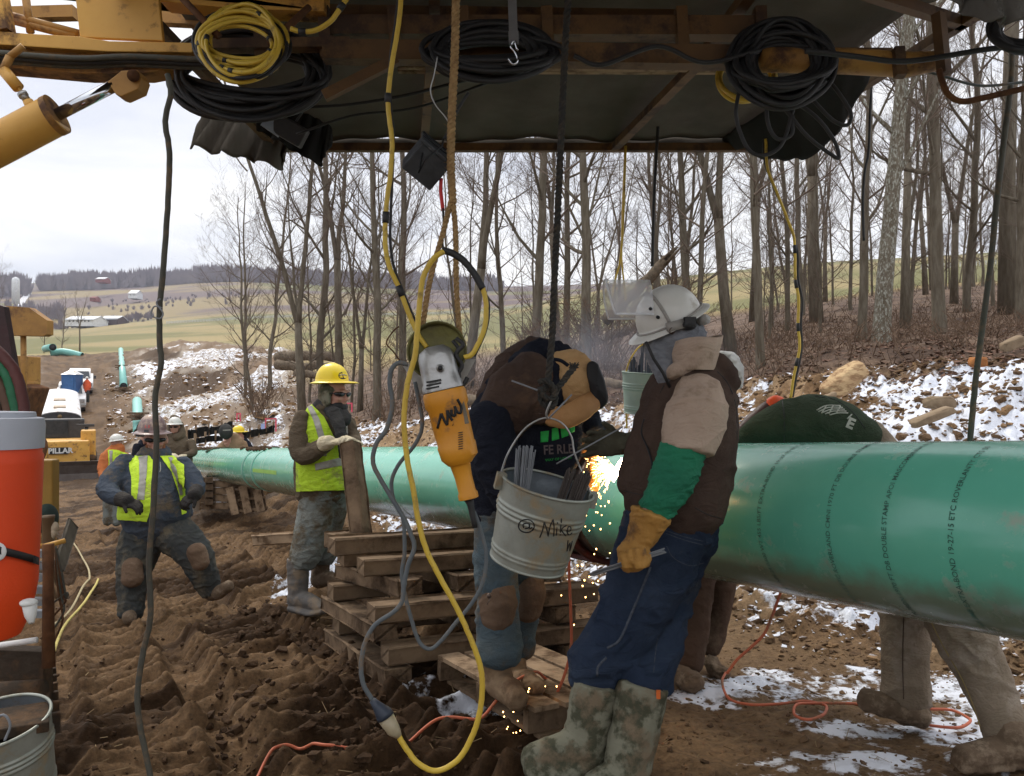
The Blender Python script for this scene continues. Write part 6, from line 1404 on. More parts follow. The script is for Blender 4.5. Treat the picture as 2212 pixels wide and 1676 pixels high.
for i, (x0, x1, v0, v1, d, lb) in enumerate([(574, 596, 930, 903, 24, 'pink painted stake frame on the slope behind the far crib'), (512, 519, 908, 892, 28, 'small pink stake far up the slope'), (735, 760, 888, 870, 22, 'pink stakes left of the grey cable on the bank')]):
    e = thing('stake_frame', lb, 'stake', P(x0, v0, d))
    for x in (x0, x1): m = MB(); m.bar(P(x, v0 + 2, d), P(x, v1, d), .035, .035, (0, 1, 0)); obj('stake', m, M_pink, e, smooth=False)
    m = MB(); m.bar(P(x0, v1 + 2, d), P(x1, v1 + 1, d), .03, .03); obj('crosspiece', m, M_pink, e, smooth=False)
m = MB(); m.box(P(569, 921, 24), (.13, .02, .15)); obj('sign', m, mat('sign_blue', (.35, .45, .75), rough=.6, bump=0), smooth=False, label='small blue and white sign beside the pink stake frame', cat='sign')
m = MB(); m.lathe([(.13, 0), (.145, .36), (.15, .36), (.15, .37)], Matrix.Translation(P(413, 1104, 14.2)), 24, True); obj('bucket', m, M_white, label='white plastic bucket on the mud at the end of the pipe', cat='bucket')
# ------------------------------------------------------------------ figures: tools
def etube(mb, pts, rw, rd, n=20, capn=4, c0=.8, c1=.8):
    """closed tube with elliptical section, rw across the view and rd in depth, rounded ends"""
    k = len(pts); P_ = []; W_ = []; D_ = []
    t0 = (pts[1] - pts[0]).normalized(); t1 = (pts[-1] - pts[-2]).normalized()
    for i in range(capn): a = math.pi / 2 * (i + .35) / capn; P_.append(pts[0] - t0 * rw[0] * math.cos(a) * c0); W_.append(rw[0] * math.sin(a)); D_.append(rd[0] * math.sin(a))
    for i in range(k): P_.append(pts[i]); W_.append(rw[i]); D_.append(rd[i])
    for i in range(capn - 1, -1, -1): a = math.pi / 2 * (i + .35) / capn; P_.append(pts[-1] + t1 * rw[-1] * math.cos(a) * c1); W_.append(rw[-1] * math.sin(a)); D_.append(rd[-1] * math.sin(a))
    vs = []; fs = []; m = len(P_); last = Vector((1, 0, 0))
    for i in range(m):
        t = P_[min(i+1, m-1)] - P_[max(i-1, 0)]; t.normalize()
        w = Vector((0, 1, 0)).cross(t)
        if w.length < .25: w = last - t * last.dot(t)
        w.normalize()
        if w.dot(last) < -.2: w = -w
        last = w; dd = t.cross(w)
        for j in range(n):
            q = 2 * math.pi * j / n; vs.append(P_[i] + w * math.cos(q) * W_[i] + dd * math.sin(q) * D_[i])
    for i in range(m - 1):
        for j in range(n): fs.append((i*n+j, i*n+(j+1) % n, (i+1)*n+(j+1) % n, (i+1)*n+j))
    fs.append(tuple(range(n-1, -1, -1))); fs.append(tuple((m-1)*n + j for j in range(n)))
    return mb.add(vs, fs)
BMB = None
def chain(mb, pts, dr=1.0, per=4, c0=.8, c1=.8):
    """pts: (u, v, depth, half width px[, depth ratio])"""
    a = []; 
    for q in pts:
        d = q[2]; p = P(q[0], q[1], d); r = px(q[3], d); a.append((p, r, r * (q[4] if len(q) > 4 else dr)))
    pp = spline([x[0] for x in a], per); m = len(pp); t = np.linspace(0, 1, m); tk = np.linspace(0, 1, len(a))
    rw = np.interp(t, tk, [x[1] for x in a]); rd = np.interp(t, tk, [x[2] for x in a])
    if BMB is not None and mb is not BMB and min(rw) > .03: etube(BMB, pp, [x * .62 for x in rw], [x * .62 for x in rd], 12, 3, .4, .4)
    return etube(mb, pp, list(rw), list(rd), c0=c0, c1=c1)
def organic(name, mb, mt, parent, vox=.009, sm=4, wr=0.0, wf=9.0, seed=0, label=None, st=(1, 1, 1), wdir=None):
    me = mb.mesh(); o = bpy.data.objects.new('tmp', me); COL.objects.link(o)
    r = o.modifiers.new('r', 'REMESH'); r.mode = 'VOXEL'; r.voxel_size = vox; r.adaptivity = 0
    s = o.modifiers.new('s', 'SMOOTH'); s.iterations = sm; s.factor = .6
    dg = bpy.context.evaluated_depsgraph_get(); dg.update()
    m2 = bpy.data.meshes.new_from_object(o.evaluated_get(dg)); bpy.data.objects.remove(o)
    n_ = len(m2.vertices)
    if wr:
        co = np.empty(n_ * 3); m2.vertices.foreach_get('co', co); co = co.reshape(-1, 3)
        no = np.empty(n_ * 3); m2.vertices.foreach_get('normal', no); no = no.reshape(-1, 3)
        wf = wf * .72; wr = wr * .8; q = co * np.array(st) * wf + seed * 7.7
        wa = fbm(q[:, 0], q[:, 1], q[:, 2], o=3)
        rg = lambda z: np.clip(1 - np.abs(z - .5) * 7, 0, 1) ** 1.5
        f1 = rg(fbm(q[:, 0] * .9 + 3 * wa, q[:, 1] * .9, q[:, 2] * 2.0 + 2.5 * wa, o=2)) + .35 * rg(fbm(q[:, 0] * 2.0 + 9 + 2 * wa, q[:, 1] * 2.0, q[:, 2] * 3.6 + 2 * wa, o=2)) - .5
        f2 = fbm(q[:, 0] * 2.2, q[:, 1] * 2.2, q[:, 2] * 3.2 + 3 * wa, o=3) - .5
        dsp = wr * (f1 * 1.15 + f2 * .8 + (wa - .5) * 1.5)
        co = co + no * dsp[:, None]; m2.vertices.foreach_set('co', co.reshape(-1)); m2.update()
    me = m2; off = wpos(parent); me.transform(Matrix.Translation(-off)); me.materials.clear(); me.materials.append(mt)
    me.polygons.foreach_set('use_smooth', [True] * len(me.polygons))
    o = bpy.data.objects.new(name, me); COL.objects.link(o); o.parent = parent
    if label: o['label'] = label
    return o
def inpoly(u, v, poly):
    c = np.zeros(len(u), bool); n_ = len(poly); j = n_ - 1
    for i in range(n_):
        xi, yi = poly[i]; xj, yj = poly[j]
        k = ((yi > v) != (yj > v)) & (u < (xj - xi) * (v - yi) / (yj - yi + 1e-9) + xi); c ^= k; j = i
    return c
def panel(name, base, polys, mt, parent, off=.006, front=True, sub=1, th=.003):
    bm = bmesh.new(); bm.from_mesh(base.data); w0 = wpos(base)
    # snip along the outline so that the edge is clean
    for poly in polys:
        n_ = len(poly)
        for i in range(n_):
            a, b = poly[i], poly[(i+1) % n_]
            pa = P(a[0], a[1], 3) - CAMP; pb = P(b[0], b[1], 3) - CAMP; nn = pa.cross(pb)
            if nn.length < 1e-9: continue
            lo = (min(a[0], b[0]) - 6, min(a[1], b[1]) - 6); hi = (max(a[0], b[0]) + 6, max(a[1], b[1]) + 6); fs = []
            for f in bm.faces:
                c = f.calc_center_median() + w0; u = CU + c.x / c.y * F; v = CV - (c.z - CZ) / c.y * F
                if lo[0] < u < hi[0] and lo[1] < v < hi[1]: fs.append(f)
            if fs:
                g = list({e for f in fs for e in f.edges} | {x for f in fs for x in f.verts}) + fs
                bmesh.ops.bisect_plane(bm, geom=g, plane_co=CAMP - w0, plane_no=nn.normalized(), dist=1e-6)
    bm.normal_update(); bm.faces.ensure_lookup_table()
    cen = np.array([f.calc_center_median() + w0 for f in bm.faces]); nor = np.array([f.normal for f in bm.faces])
    u = CU + cen[:, 0] / cen[:, 1] * F; v = CV - (cen[:, 2] - CZ) / cen[:, 1] * F
    keep = np.zeros(len(u), bool)
    for p in polys: keep |= inpoly(u, v, p)
    if front: keep &= ((cen - np.array(CAMP)) * nor).sum(1) < .02
    if not keep.any(): bm.free(); return None
    bmesh.ops.delete(bm, geom=[f for f, k in zip(bm.faces[:], keep) if not k], context='FACES')
    for q in bm.verts: q.co += q.normal * off
    me = bpy.data.meshes.new(name); bm.to_mesh(me); bm.free(); me.materials.clear(); me.materials.append(mt)
    me.transform(Matrix.Translation(w0 - wpos(parent)))
    me.polygons.foreach_set('use_smooth', [True] * len(me.polygons))
    o = bpy.data.objects.new(name, me); COL.objects.link(o); o.parent = parent
    s = o.modifiers.new('s', 'SOLIDIFY'); s.thickness = th; s.offset = -1; return o
def hand(mb, w, d, n, s=1.0, curl=(.5, .55, .6, .65), thumb=1, tcurl=.3, r=.0115, spread=.06):
    d = Vector(d).normalized(); n = Vector(n); n = (n - d * n.dot(d)).normalized(); x = d.cross(n)
    def seg(p, q, r0, r1): etube(mb, [p, p.lerp(q, .5), q], [r0, (r0 + r1) / 2, r1], [r0, (r0 + r1) / 2, r1], 10, 3)
    for i in range(5):  # palm as a fan of overlapping rays
        k = (i - 2) * .5
        a = w + x * k * .026 * s; b = w + d * .088 * s + x * k * .038 * s; etube(mb, [a, a.lerp(b, .5) + n * .002, b], [.017 * s, .018 * s, .014 * s], [.017 * s, .018 * s, .014 * s], 10, 3)
    L_ = [.074, .086, .080, .060]
    for i in range(4):
        k = i - 1.5; p = w + d * (.086 - .004 * abs(k)) * s + x * k * .0235 * s; c = curl[i]; a = c * .55; dd = (d + x * k * spread).normalized(); l = L_[i] * s
        for j, f in enumerate((.45, .32, .27)):
            dir_ = dd * math.cos(a) + n * math.sin(a); q = p + dir_ * l * f; seg(p, q, r * s * (1.02 - .08 * j), r * s * (.97 - .1 * j)); p = q; a += c
    p = w + d * .022 * s + x * thumb * .030 * s; dd = (d * .62 + x * thumb * .68 + n * .25).normalized(); q = p + dd * .045 * s; seg(p, q, r * 1.25 * s, r * 1.08 * s)
    d2 = (dd * math.cos(tcurl) + (n * .5 - x * thumb * .5 + d * .4).normalized() * math.sin(tcurl)).normalized(); seg(q, q + d2 * .034 * s, r * 1.05 * s, r * .9 * s)
    return mb
def frame3(up, fwd):
    up = Vector(up).normalized(); f = Vector(fwd); f = (f - up * f.dot(up)).normalized(); r = f.cross(up)
    return Matrix((r, f, up)).transposed()    # columns: right, forward, up
def head_mb(c, up, fwd, s=1.0, beard=False, neck=True):
    M = frame3(up, fwd); m = MB(); c = Vector(c)
    def e(x, y, z, rx, ry, rz): m.ell(c + M @ Vector((x, y, z)) * s, (rx * s, ry * s, rz * s), M, 18, 12)
    e(0, -.012, .03, .075, .095, .088); e(0, .028, -.030, .060, .068, .080); e(0, .048, -.078, .040, .042, .034); e(-.03, .02, -.06, .035, .05, .045); e(.03, .02, -.06, .035, .05, .045)
    e(0, .094, .022, .052, .018, .014); e(0, .100, -.018, .0105, .016, .028); e(0, .112, -.036, .014, .015, .011); e(-.011, .104, -.040, .009, .011, .008); e(.011, .104, -.040, .009, .011, .008)
    e(0, .096, -.060, .024, .011, .0065); e(0, .094, -.071, .021, .011, .0075); e(0, .086, -.094, .018, .016, .014)
    e(-.036, .082, -.028, .022, .016, .02); e(.036, .082, -.028, .022, .016, .02)
    for sx in (-1, 1): e(sx * .078, -.004, -.005, .012, .022, .034)
    if neck: m.tube([c + M @ Vector((0, -.02, -.06)) * s, c + M @ Vector((0, -.035, -.17)) * s], .058 * s, 16)
    return m, M
def hard_hat(name, c, up, fwd, R_, mt, parent, brim=.055, dome=.92, full=True, peak=.05, ridge=True):
    M = frame3(up, fwd).to_4x4(); M = Matrix.Translation(Vector(c)) @ M; m = MB(); vs = []; fs = []; n = 48; rings = []
    prof = [(math.cos(a) ** .85 if a < 1.5 else 0.02, math.sin(a)) for a in np.linspace(0, math.pi / 2 - .02, 14)]
    rows = [(1.0 + brim / R_ * 1.0, -.06, True), (1.0 + brim / R_ * .98, -.045, True), (1.0 + brim / R_ * .5, .02, True), (1.02, .07, False)] + [(r, .07 + z * dome, False) for r, z in prof]
    for (r, z, isb) in rows:
        for j in range(n):
            q = 2 * math.pi * j / n; k = 1.0
            if isb:
                f_ = max(0, math.sin(q)); ex = (r - 1.0) * (1 if full else (.25 + 1.0 * f_ ** 1.5)) + (peak / R_ * f_ ** 3 if r > 1.05 else 0)
                rr = 1.0 + ex
            else: rr = r
            vs.append(M @ Vector((rr * math.cos(q) * R_ * .88, rr * math.sin(q) * R_ * 1.06, z * R_ - (.10 * R_ * max(0, math.sin(q)) ** 2 if isb and not full else 0))))
    for i in range(len(rows) - 1):
        for j in range(n): fs.append((i*n+j, i*n+(j+1) % n, (i+1)*n+(j+1) % n, (i+1)*n+j))
    fs.append(tuple((len(rows)-1)*n + j for j in range(n))); m.add(vs, fs)
    o = obj(name, m, mt, parent); s = o.modifiers.new('s', 'SOLIDIFY'); s.thickness = .003; s.offset = -1
    if ridge:
        m = MB()
        for x in ((-.0,) if full else (0,)):
            pts = [M @ Vector((x * R_, math.cos(a) ** 1 * R_ * 1.03, (.07 + math.sin(a) * dome * 1.0) * R_)) for a in np.linspace(.35, math.pi - .35, 16)]
            m.tube(pts, R_ * .045, 8)
        obj('ridge', m, mt, o)
    return o, M
def sunglasses(c, M, s, parent, nm='sunglasses'):
    m = MB(); c = Vector(c)
    for sx in (-1, 1):
        m.ell(c + M @ Vector((sx * .032, .096, .004)) * s, (.033 * s, .016 * s, .018 * s), M, 14, 8); m.ell(c + M @ Vector((sx * .056, .080, .005)) * s, (.020 * s, .026 * s, .015 * s), M, 12, 8)
    m.bar(c + M @ Vector((-.012, .106, .008)) * s, c + M @ Vector((.012, .106, .008)) * s, .006, .006)
    for sx in (-1, 1): m.tube([c + M @ Vector((sx * .062, .088, .008)) * s, c + M @ Vector((sx * .080, .0, .01)) * s], .004 * s, 6)
    return obj(nm, m, M_shade, parent)
def boot(mb, a, ank, toe, r, w=1.0):
    global BMB

    """a: shaft top (u,v,d,r) ; ank ; toe"""
    chain(mb, [a, ((a[0]+ank[0])/2, (a[1]+ank[1])/2, (a[2]+ank[2])/2, (a[3]+ank[3])/2 * .98), ank], 1.0, c0=.08)
    chain(mb, [(ank[0] - (toe[0]-ank[0]) * .12, ank[1], ank[2], ank[3] * .95), ((ank[0]+toe[0])/2, (ank[1]+toe[1])/2 - r * .15, (ank[2]+toe[2])/2, r * 1.02), toe], w)
M_shade = mat('shades', (.010, .010, .012), (.015, .015, .017), rough=.12, bump=0)
M_skin = mat('skin', (.46, .25, .18), (.40, .19, .14), scale=14, rough=.55, bump=.1, bscale=160)
M_beard = mat('beard', (.26, .11, .055), (.18, .07, .03), scale=60, rough=.9, bump=.7, bscale=140)
M_denim = mat('denim', (.020, .031, .058), (.036, .052, .086), scale=5, rough=.85, bump=.45, bscale=120, weave=420, dirt=(.06, .065, .075), dirtamt=.10, dscale=4)
M_denimf = mat('denim_faded', (.065, .105, .135), (.11, .135, .14), scale=6, rough=.9, bump=.4, bscale=120, weave=400, dirt=(.13, .10, .07), dirtamt=.35, dscale=4)
M_jean = mat('jeans_muddy', (.15, .175, .17), (.21, .215, .19), scale=5, rough=.9, bump=.4, bscale=110, dirt=(.11, .085, .055), dirtamt=.42, dscale=4)
M_duck = mat('duck_brown', (.088, .058, .044), (.060, .039, .031), scale=6, rough=.9, bump=.4, bscale=130, weave=500, dirt=(.12, .075, .05), dirtamt=.12, dscale=5)
M_tan = mat('canvas_tan', (.50, .385, .30), (.42, .315, .24), scale=4, rough=.9, bump=.3, bscale=130, weave=500, dirt=(.25, .18, .12), dirtamt=.12, dscale=4)
M_greens = mat('green_sleeve', (.018, .21, .105), (.012, .15, .08), scale=5, rough=.8, bump=.3, bscale=130, weave=500)
M_leather = mat('leather_yellow', (.45, .235, .055), (.33, .16, .035), scale=8, rough=.75, bump=.35, bscale=70, dirt=(.16, .085, .035), dirtamt=.30, dscale=8)
M_camo = mat('camo', (.19, .185, .135), (.065, .065, .042), scale=13, rough=.85, bump=.3, bscale=60, dirt=(.17, .13, .085), dirtamt=.34, dscale=6, noisepos=(.44, .54))
M_navy = mat('navy_fleece', (.012, .014, .022), (.020, .022, .032), scale=8, rough=.95, bump=.4, bscale=160)
M_capt = mat('cap_tan', (.56, .36, .18), (.47, .29, .13), scale=6, rough=.9, bump=.3, bscale=120, dirt=(.2, .12, .06), dirtamt=.12)
M_pad = mat('knee_pad', (.16, .105, .07), (.11, .07, .045), scale=9, rough=.9, bump=.5, bscale=60, dirt=(.22, .16, .11), dirtamt=.25)
M_boott = mat('boot_tan', (.24, .165, .10), (.16, .105, .062), scale=8, rough=.9, bump=.4, bscale=60, dirt=(.10, .06, .035), dirtamt=.35, dscale=7)
M_bootm = mat('boot_mud', (.15, .105, .07), (.09, .062, .04), scale=9, rough=.9, bump=.6, bscale=50, dirt=(.24, .18, .125), dirtamt=.35, dscale=8)
M_bootr = mat('boot_rubber', (.085, .078, .072), (.12, .105, .09), scale=6, rough=.6, bump=.2, dirt=(.20, .15, .10), dirtamt=.4, dscale=7)
M_greyf = mat('grey_flannel', (.14, .15, .17), (.24, .25, .27), scale=16, rough=.95, bump=.5, bscale=150, stretch=(1, 1, 2.5))
M_hatw = mat('helmet_white', (.66, .65, .60), (.58, .57, .52), scale=3, rough=.32, bump=.05, dirt=(.38, .34, .27), dirtamt=.10, dscale=6, coat=.2)
M_hatb = mat('hat_brim_grey', (.33, .31, .28), (.26, .245, .22), scale=8, rough=.6, bump=.2)
M_haty = mat('hat_yellow', (.80, .60, .01), (.76, .55, .01), scale=3, rough=.35, bump=.03, coat=.2)
M_hatm = mat('hat_brown', (.17, .105, .095), (.12, .07, .065), scale=5, rough=.32, bump=.1, dirt=(.36, .27, .21), dirtamt=.34, dscale=9, coat=.2)
M_lime = mat('lime_vest', (.46, .66, .03), (.40, .58, .02), scale=6, rough=.8, bump=.25, bscale=130, dirt=(.28, .30, .07), dirtamt=.22, dscale=6)
M_limed = mat('lime_vest_bright', (.58, .80, .045), (.50, .72, .03), scale=6, rough=.8, bump=.25, bscale=130, dirt=(.35, .33, .09), dirtamt=.14, dscale=6)
M_refl = mat('reflective_tape', (.34, .33, .29), (.27, .25, .21), scale=8, rough=.45, metal=.2, bump=.1)
M_olivej = mat('jacket_olive', (.12, .092, .062), (.085, .064, .043), scale=6, rough=.95, bump=.35, bscale=120, dirt=(.16, .125, .085), dirtamt=.2)
M_char = mat('charcoal', (.045, .045, .045), (.065, .062, .058), scale=7, rough=.95, bump=.35, bscale=120)
M_blueh = mat('hoodie_blue', (.040, .052, .072), (.062, .072, .088), scale=6, rough=.95, bump=.4, bscale=130, dirt=(.135, .105, .07), dirtamt=.30, dscale=3.2)
M_bibs = mat('bibs_mud', (.040, .044, .045), (.055, .055, .05), scale=6, rough=.9, bump=.4, bscale=90, dirt=(.13, .11, .078), dirtamt=.34, dscale=4)
M_glovew = mat('glove_white', (.60, .53, .38), (.50, .43, .29), scale=8, rough=.9, bump=.4, bscale=120, dirt=(.32, .25, .15), dirtamt=.18, dscale=9)
M_gloveb = mat('glove_black', (.022, .020, .020), (.04, .035, .03), scale=10, rough=.85, bump=.4, bscale=120)
M_gloveg = mat('glove_green', (.10, .095, .065), (.065, .062, .045), scale=10, rough=.9, bump=.5, bscale=90)
M_hgreen = mat('hoodie_green', (.030, .042, .026), (.040, .054, .034), scale=7, rough=.95, bump=.4, bscale=150)
M_khaki = mat('trousers_khaki', (.235, .185, .135), (.165, .128, .09), scale=6, rough=.9, bump=.4, bscale=110, dirt=(.29, .24, .19), dirtamt=.25, dscale=4)
M_seam = mat('seam', (.085, .095, .115), (.05, .06, .08), scale=90, rough=.9, bump=.4)
M_orj = mat('orange_hoodie', (.50, .17, .06), (.42, .13, .045), scale=6, rough=.95, bump=.3)
M_vis = bpy.data.materials.new('visor'); M_vis.use_nodes = True; b_ = M_vis.node_tree.nodes['Principled BSDF']
b_.inputs['Base Color'].default_value = (.86, .87, .90, 1); b_.inputs['Roughness'].default_value = .08; b_.inputs['Transmission Weight'].default_value = .0; b_.inputs['Alpha'].default_value = .38

# ================================================================== A: welder's helper with the white helmet
A_ = thing('person', 'person in white helmet with raised clear visor, brown vest, green sleeve and dark jeans', 'person', P(1330, 1660, 3.15))
m, Mh = head_mb(P(1458, 716, 3.15), (-.05, 0, 1), (-.95, -.2, -.2), .95)
BMB = m; MM = m
m = MB()   # vest
chain(m, [(1500, 792, 3.16, 62, 1.0), (1494, 850, 3.16, 99, .95), (1488, 930, 3.16, 107, .95), (1476, 1010, 3.16, 111, .95), (1462, 1062, 3.16, 114, .98), (1458, 1085, 3.16, 113, .98)])
chain(m, [(1440, 830, 3.18, 40), (1400, 930, 3.2, 36), (1372, 1030, 3.2, 38), (1362, 1050, 3.2, 34)]); chain(m, [(1545, 1040, 3.15, 34), (1530, 1098, 3.15, 34)])
chain(m, [(1446, 808, 3.12, 22, .9), (1495, 788, 3.12, 28, .9), (1550, 788, 3.12, 30, .9), (1580, 830, 3.12, 24, .9)])
vst = organic('vest', m, M_duck, A_, .008, 4, .007, 7, 1)
m = MB(); path = [hit(bvh_obj(vst), u, v, .002) for u, v in [(1392, 905), (1386, 935), (1398, 965), (1408, 1000), (1404, 1030), (1398, 1060)]]; path = [p for p in path if p]
if len(path) > 2: m.tube(spline(path, 4), .004, 6); obj('pocket_edge', m, M_mark, vst)
tv = bvh_obj(vst)
for l_ in [[(1345, 1060), (1400, 1072), (1440, 1080)], [(1500, 1096), (1530, 1112), (1560, 1120)], [(1425, 850), (1445, 815), (1480, 792), (1530, 792), (1570, 825), (1590, 880), (1592, 950)]]: strokes(tv, [l_], 1.1, M_mark, 'stitch_line', vst, 0)
m = MB(); chain(m, [(1509, 846, 3.0, 52, .9), (1508, 885, 2.97, 69, .85), (1494, 935, 2.96, 67, .85), (1486, 972, 2.95, 61, .85)], c1=.15); chain(m, [(1366, 960, 3.38, 17), (1395, 925, 3.38, 26), (1440, 880, 3.25, 40)])
organic('shirt', m, M_tan, A_, .008, 4, .008, 8, 2)
m = MB(); chain(m, [(1480, 960, 2.955, 49, .9), (1471, 990, 2.95, 52, .9), (1450, 1044, 2.94, 50, .9), (1424, 1088, 2.93, 41, .9), (1413, 1108, 2.93, 36, .9)], c1=.2)
organic('green_sleeve', m, M_greens, A_, .007, 3, .009, 16, 3, st=(1, 1, 1.6))
m = MB(); chain(m, [(1408, 1108, 2.92, 47, .9), (1400, 1128, 2.92, 42, .85), (1388, 1156, 2.92, 36, .8), (1376, 1176, 2.92, 29, .8)], c0=.1); chain(m, [(1376, 1172, 2.92, 30, .8), (1368, 1195, 2.91, 37, .8), (1366, 1212, 2.90, 33, .8)])
wA = P(1374, 1180, 2.90)
for k in range(4):   # fingers curl round the rods
    s0 = P(1340 + 2 * k, 1192 + 0 * k, 2.90) ; 
    a = P(1344 + k * 15, 1196 - k * 3, 2.845); b = P(1348 + k * 15, 1217 - k * 3, 2.825); c = P(1354 + k * 14, 1231 - k * 4, 2.85); e = P(1358 + k * 13, 1222 - k * 5, 2.90)
    pp = spline([a, b, c, e], 4); etube(m, pp, [.0125] * len(pp), [.0125] * len(pp), 10, 3)
pp = spline([P(1392, 1188, 2.90), P(1400, 1203, 2.86), P(1390, 1218, 2.82), P(1374, 1220, 2.81)], 4); etube(m, pp, [.0145] * len(pp), [.0145] * len(pp), 10, 3)
organic('glove', m, M_leather, A_, .0045, 3, .005, 14, 4, 'yellow leather gauntlet')
m = MB(); hand(m, P(1346, 958, 3.36), (-1, .05, .02), (.0, -1, -.15), 1.05, (.2, .25, .3, .35), 1, .2, .0125, .10)
chain(m, [(1348, 958, 3.36, 21), (1375, 955, 3.36, 24)])
organic('glove', m, M_gloveg, A_, .005, 3, .002, 20, 5, 'muddy green glove')
# jeans
m = MB(); chain(m, [(1462, 1060, 3.16, 98, .95), (1455, 1110, 3.16, 101, .95), (1430, 1170, 3.14, 96, .9), (1396, 1250, 3.12, 90, .85), (1360, 1330, 3.10, 80, .8), (1316, 1400, 3.09, 74, .8), (1292, 1440, 3.09, 70, .8), (1292, 1482, 3.09, 50, .9)], c1=.2)
chain(m, [(1474, 1080, 3.25, 90), (1478, 1150, 3.27, 74), (1456, 1240, 3.26, 60, .85), (1440, 1320, 3.22, 54, .85), (1424, 1400, 3.14, 52, .85), (1400, 1482, 3.06, 50, .85)], c1=.2); chain(m, [(1396, 1455, 3.05, 50), (1388, 1492, 3.04, 50)], c0=.3, c1=.2)
jn = organic('jeans', m, M_denim, A_, .008, 3, .014, 7.5, 6)
tj = bvh_obj(jn)
strokes(tj, [[(1405, 1225), (1385, 1275), (1362, 1330), (1338, 1382), (1312, 1400)], [(1310, 1420), (1292, 1440), (1290, 1460)]], 3.0, M_seam, 'side_seam', jn, 0)
for l_ in [[(1438, 1146), (1480, 1160), (1530, 1172)], [(1438, 1152), (1480, 1167), (1526, 1179)], [(1440, 1180), (1455, 1205), (1490, 1222), (1520, 1216)], [(1420, 1378), (1415, 1420), (1412, 1452)]]: strokes(tj, [l_], 1.0, M_seam, 'stitch_line', jn, 0)
m = MB(); boot(m, (1292, 1478, 3.08, 56), (1262, 1612, 3.06, 49), (1148, 1642, 3.0, 31), 36, .95); chain(m, [(1275, 1652, 3.06, 26), (1200, 1664, 3.0, 22), (1145, 1660, 2.98, 20)], 1.6)
organic('boot', m, M_camo, A_, .008, 3, .006, 10, 7, 'muddy camouflage rubber boot with the toe pointing left')
m = MB(); boot(m, (1388, 1478, 3.04, 58), (1352, 1680, 2.98, 50), (1250, 1735, 2.9, 36), 40, .95)
bo2 = organic('boot', m, M_camo, A_, .008, 3, .006, 10, 8, 'camouflage rubber boot nearest the camera')
m = MB(); m.box(hit(bvh_obj(bo2), 1422, 1500, .003) or P(1422, 1500, 2.95), (.014, .006, .03)); obj('tag', m, mat('tag_orange', (.7, .15, .03), rough=.5, bump=0), bo2, smooth=False)
# grey hood, collar
m = MB(); chain(m, [(1452, 690, 3.15, 60), (1462, 735, 3.15, 66), (1472, 780, 3.16, 52), (1478, 815, 3.16, 48)], .95); chain(m, [(1414, 722, 3.14, 24), (1420, 752, 3.12, 30), (1436, 800, 3.10, 26), (1446, 832, 3.10, 20)])
hd = organic('face_cloth', m, M_greyf, A_, .006, 4, .004, 16, 9)
m = MB(); chain(m, [(1452, 806, 3.06, 18, .8), (1490, 788, 3.06, 20, .8), (1535, 778, 3.10, 18, .8)])
organic('shirt_front', m, M_tan, A_, .006, 3, .004, 12, 10)
BMB2, BMB = BMB, None
m = MB(); nn_ = 48; vs = []
for (t, k, dz_) in ((0, .96, 0), (.25, .98, 0), (.5, 1.02, .0), (.75, 1.07, 0), (1, 1.12, 0), (1, 1.05, 0), (.7, .99, 0), (.3, .92, 0), (0, .88, 0)):
    for j in range(nn_):
        a = 2 * math.pi * j / nn_; w1 = 1 + .025 * math.sin(5 * a + 3 * t) * t + .012 * math.sin(11 * a)
        c_ = P(1492 + 3 * t, 800 - 66 * t - (8 * math.cos(a)) * t, 3.14); vs.append(c_ + Vector((px(56, 3.14) * k * w1 * math.cos(a), .128 * k * w1 * math.sin(a), .006 * math.sin(3 * a + 1) * t)))
m.add(vs, [(i*nn_+j, i*nn_+(j+1) % nn_, (i+1)*nn_+(j+1) % nn_, (i+1)*nn_+j) for i in range(8) for j in range(nn_)]); obj('collar', m, M_tan, A_); BMB = BMB2
# helmet
up = Vector((-.42, -.10, .90)).normalized(); up = Vector((.40 * -1, -.06, .90))
hc = P(1448, 694, 3.15)
hat_up = Vector((-.44, -.22, .87)).normalized(); hf = Vector((-.88, -.1, -.46))
hh_, Mx = hard_hat('helmet', hc, hat_up, hf, .118, M_hatw, A_, brim=.030, dome=1.06, full=True, peak=.018, ridge=False)
m = MB(); Mi = Mx
pts = [Mi @ Vector((.101 * math.sin(a), .036, .010 + .124 * math.cos(a))) for a in np.linspace(-1.5, 1.5, 30)]
m.tube(pts, .0065, 8); obj('crest', m, M_hatb, hh_)
m = MB(); pts = [Mi @ Vector((.108 * math.cos(a), .130 * math.sin(a), .010)) for a in np.linspace(0, 2 * math.pi, 60)]; m.tube(pts, .0042, 8, cap=False); obj('band', m, M_hatb, hh_)
m = MB(); m.tube([Mi @ Vector((-.104, .048, .000)), Mi @ Vector((-.122, .046, -.004))], .013, 18); obj('knob', m, M_steel, hh_)
m = MB()
for (x, y, z) in ((-.088, .062, .055), (-.070, .068, .090)): m.tube([Mi @ Vector((x, y, z)), Mi @ Vector((x - .012, y + .006, z + .006))], .006, 12)
obj('screw', m, M_mark, hh_)
m = MB(); m.tube([P(1395, 738, 3.02), P(1412, 775, 3.03), P(1432, 805, 3.04), P(1448, 838, 3.05)], .006, 8); obj('chin_strap', m, M_black, hh_)
m = MB(); m.ell(P(1487, 702, 3.04), (.030, .03, .019), None, 16, 8); m.bar(P(1478, 694, 3.03), P(1502, 694, 3.03), .035, .030); obj('ratchet_pad', m, M_black, hh_, smooth=False)
m = MB(); m.tube([P(1514, 690, 3.06), P(1524, 690, 3.10)], .019, 20); m.bar(P(1440, 708, 3.03), P(1478, 698, 3.03), .012, .034); obj('ratchet_band', m, M_hatb, hh_)
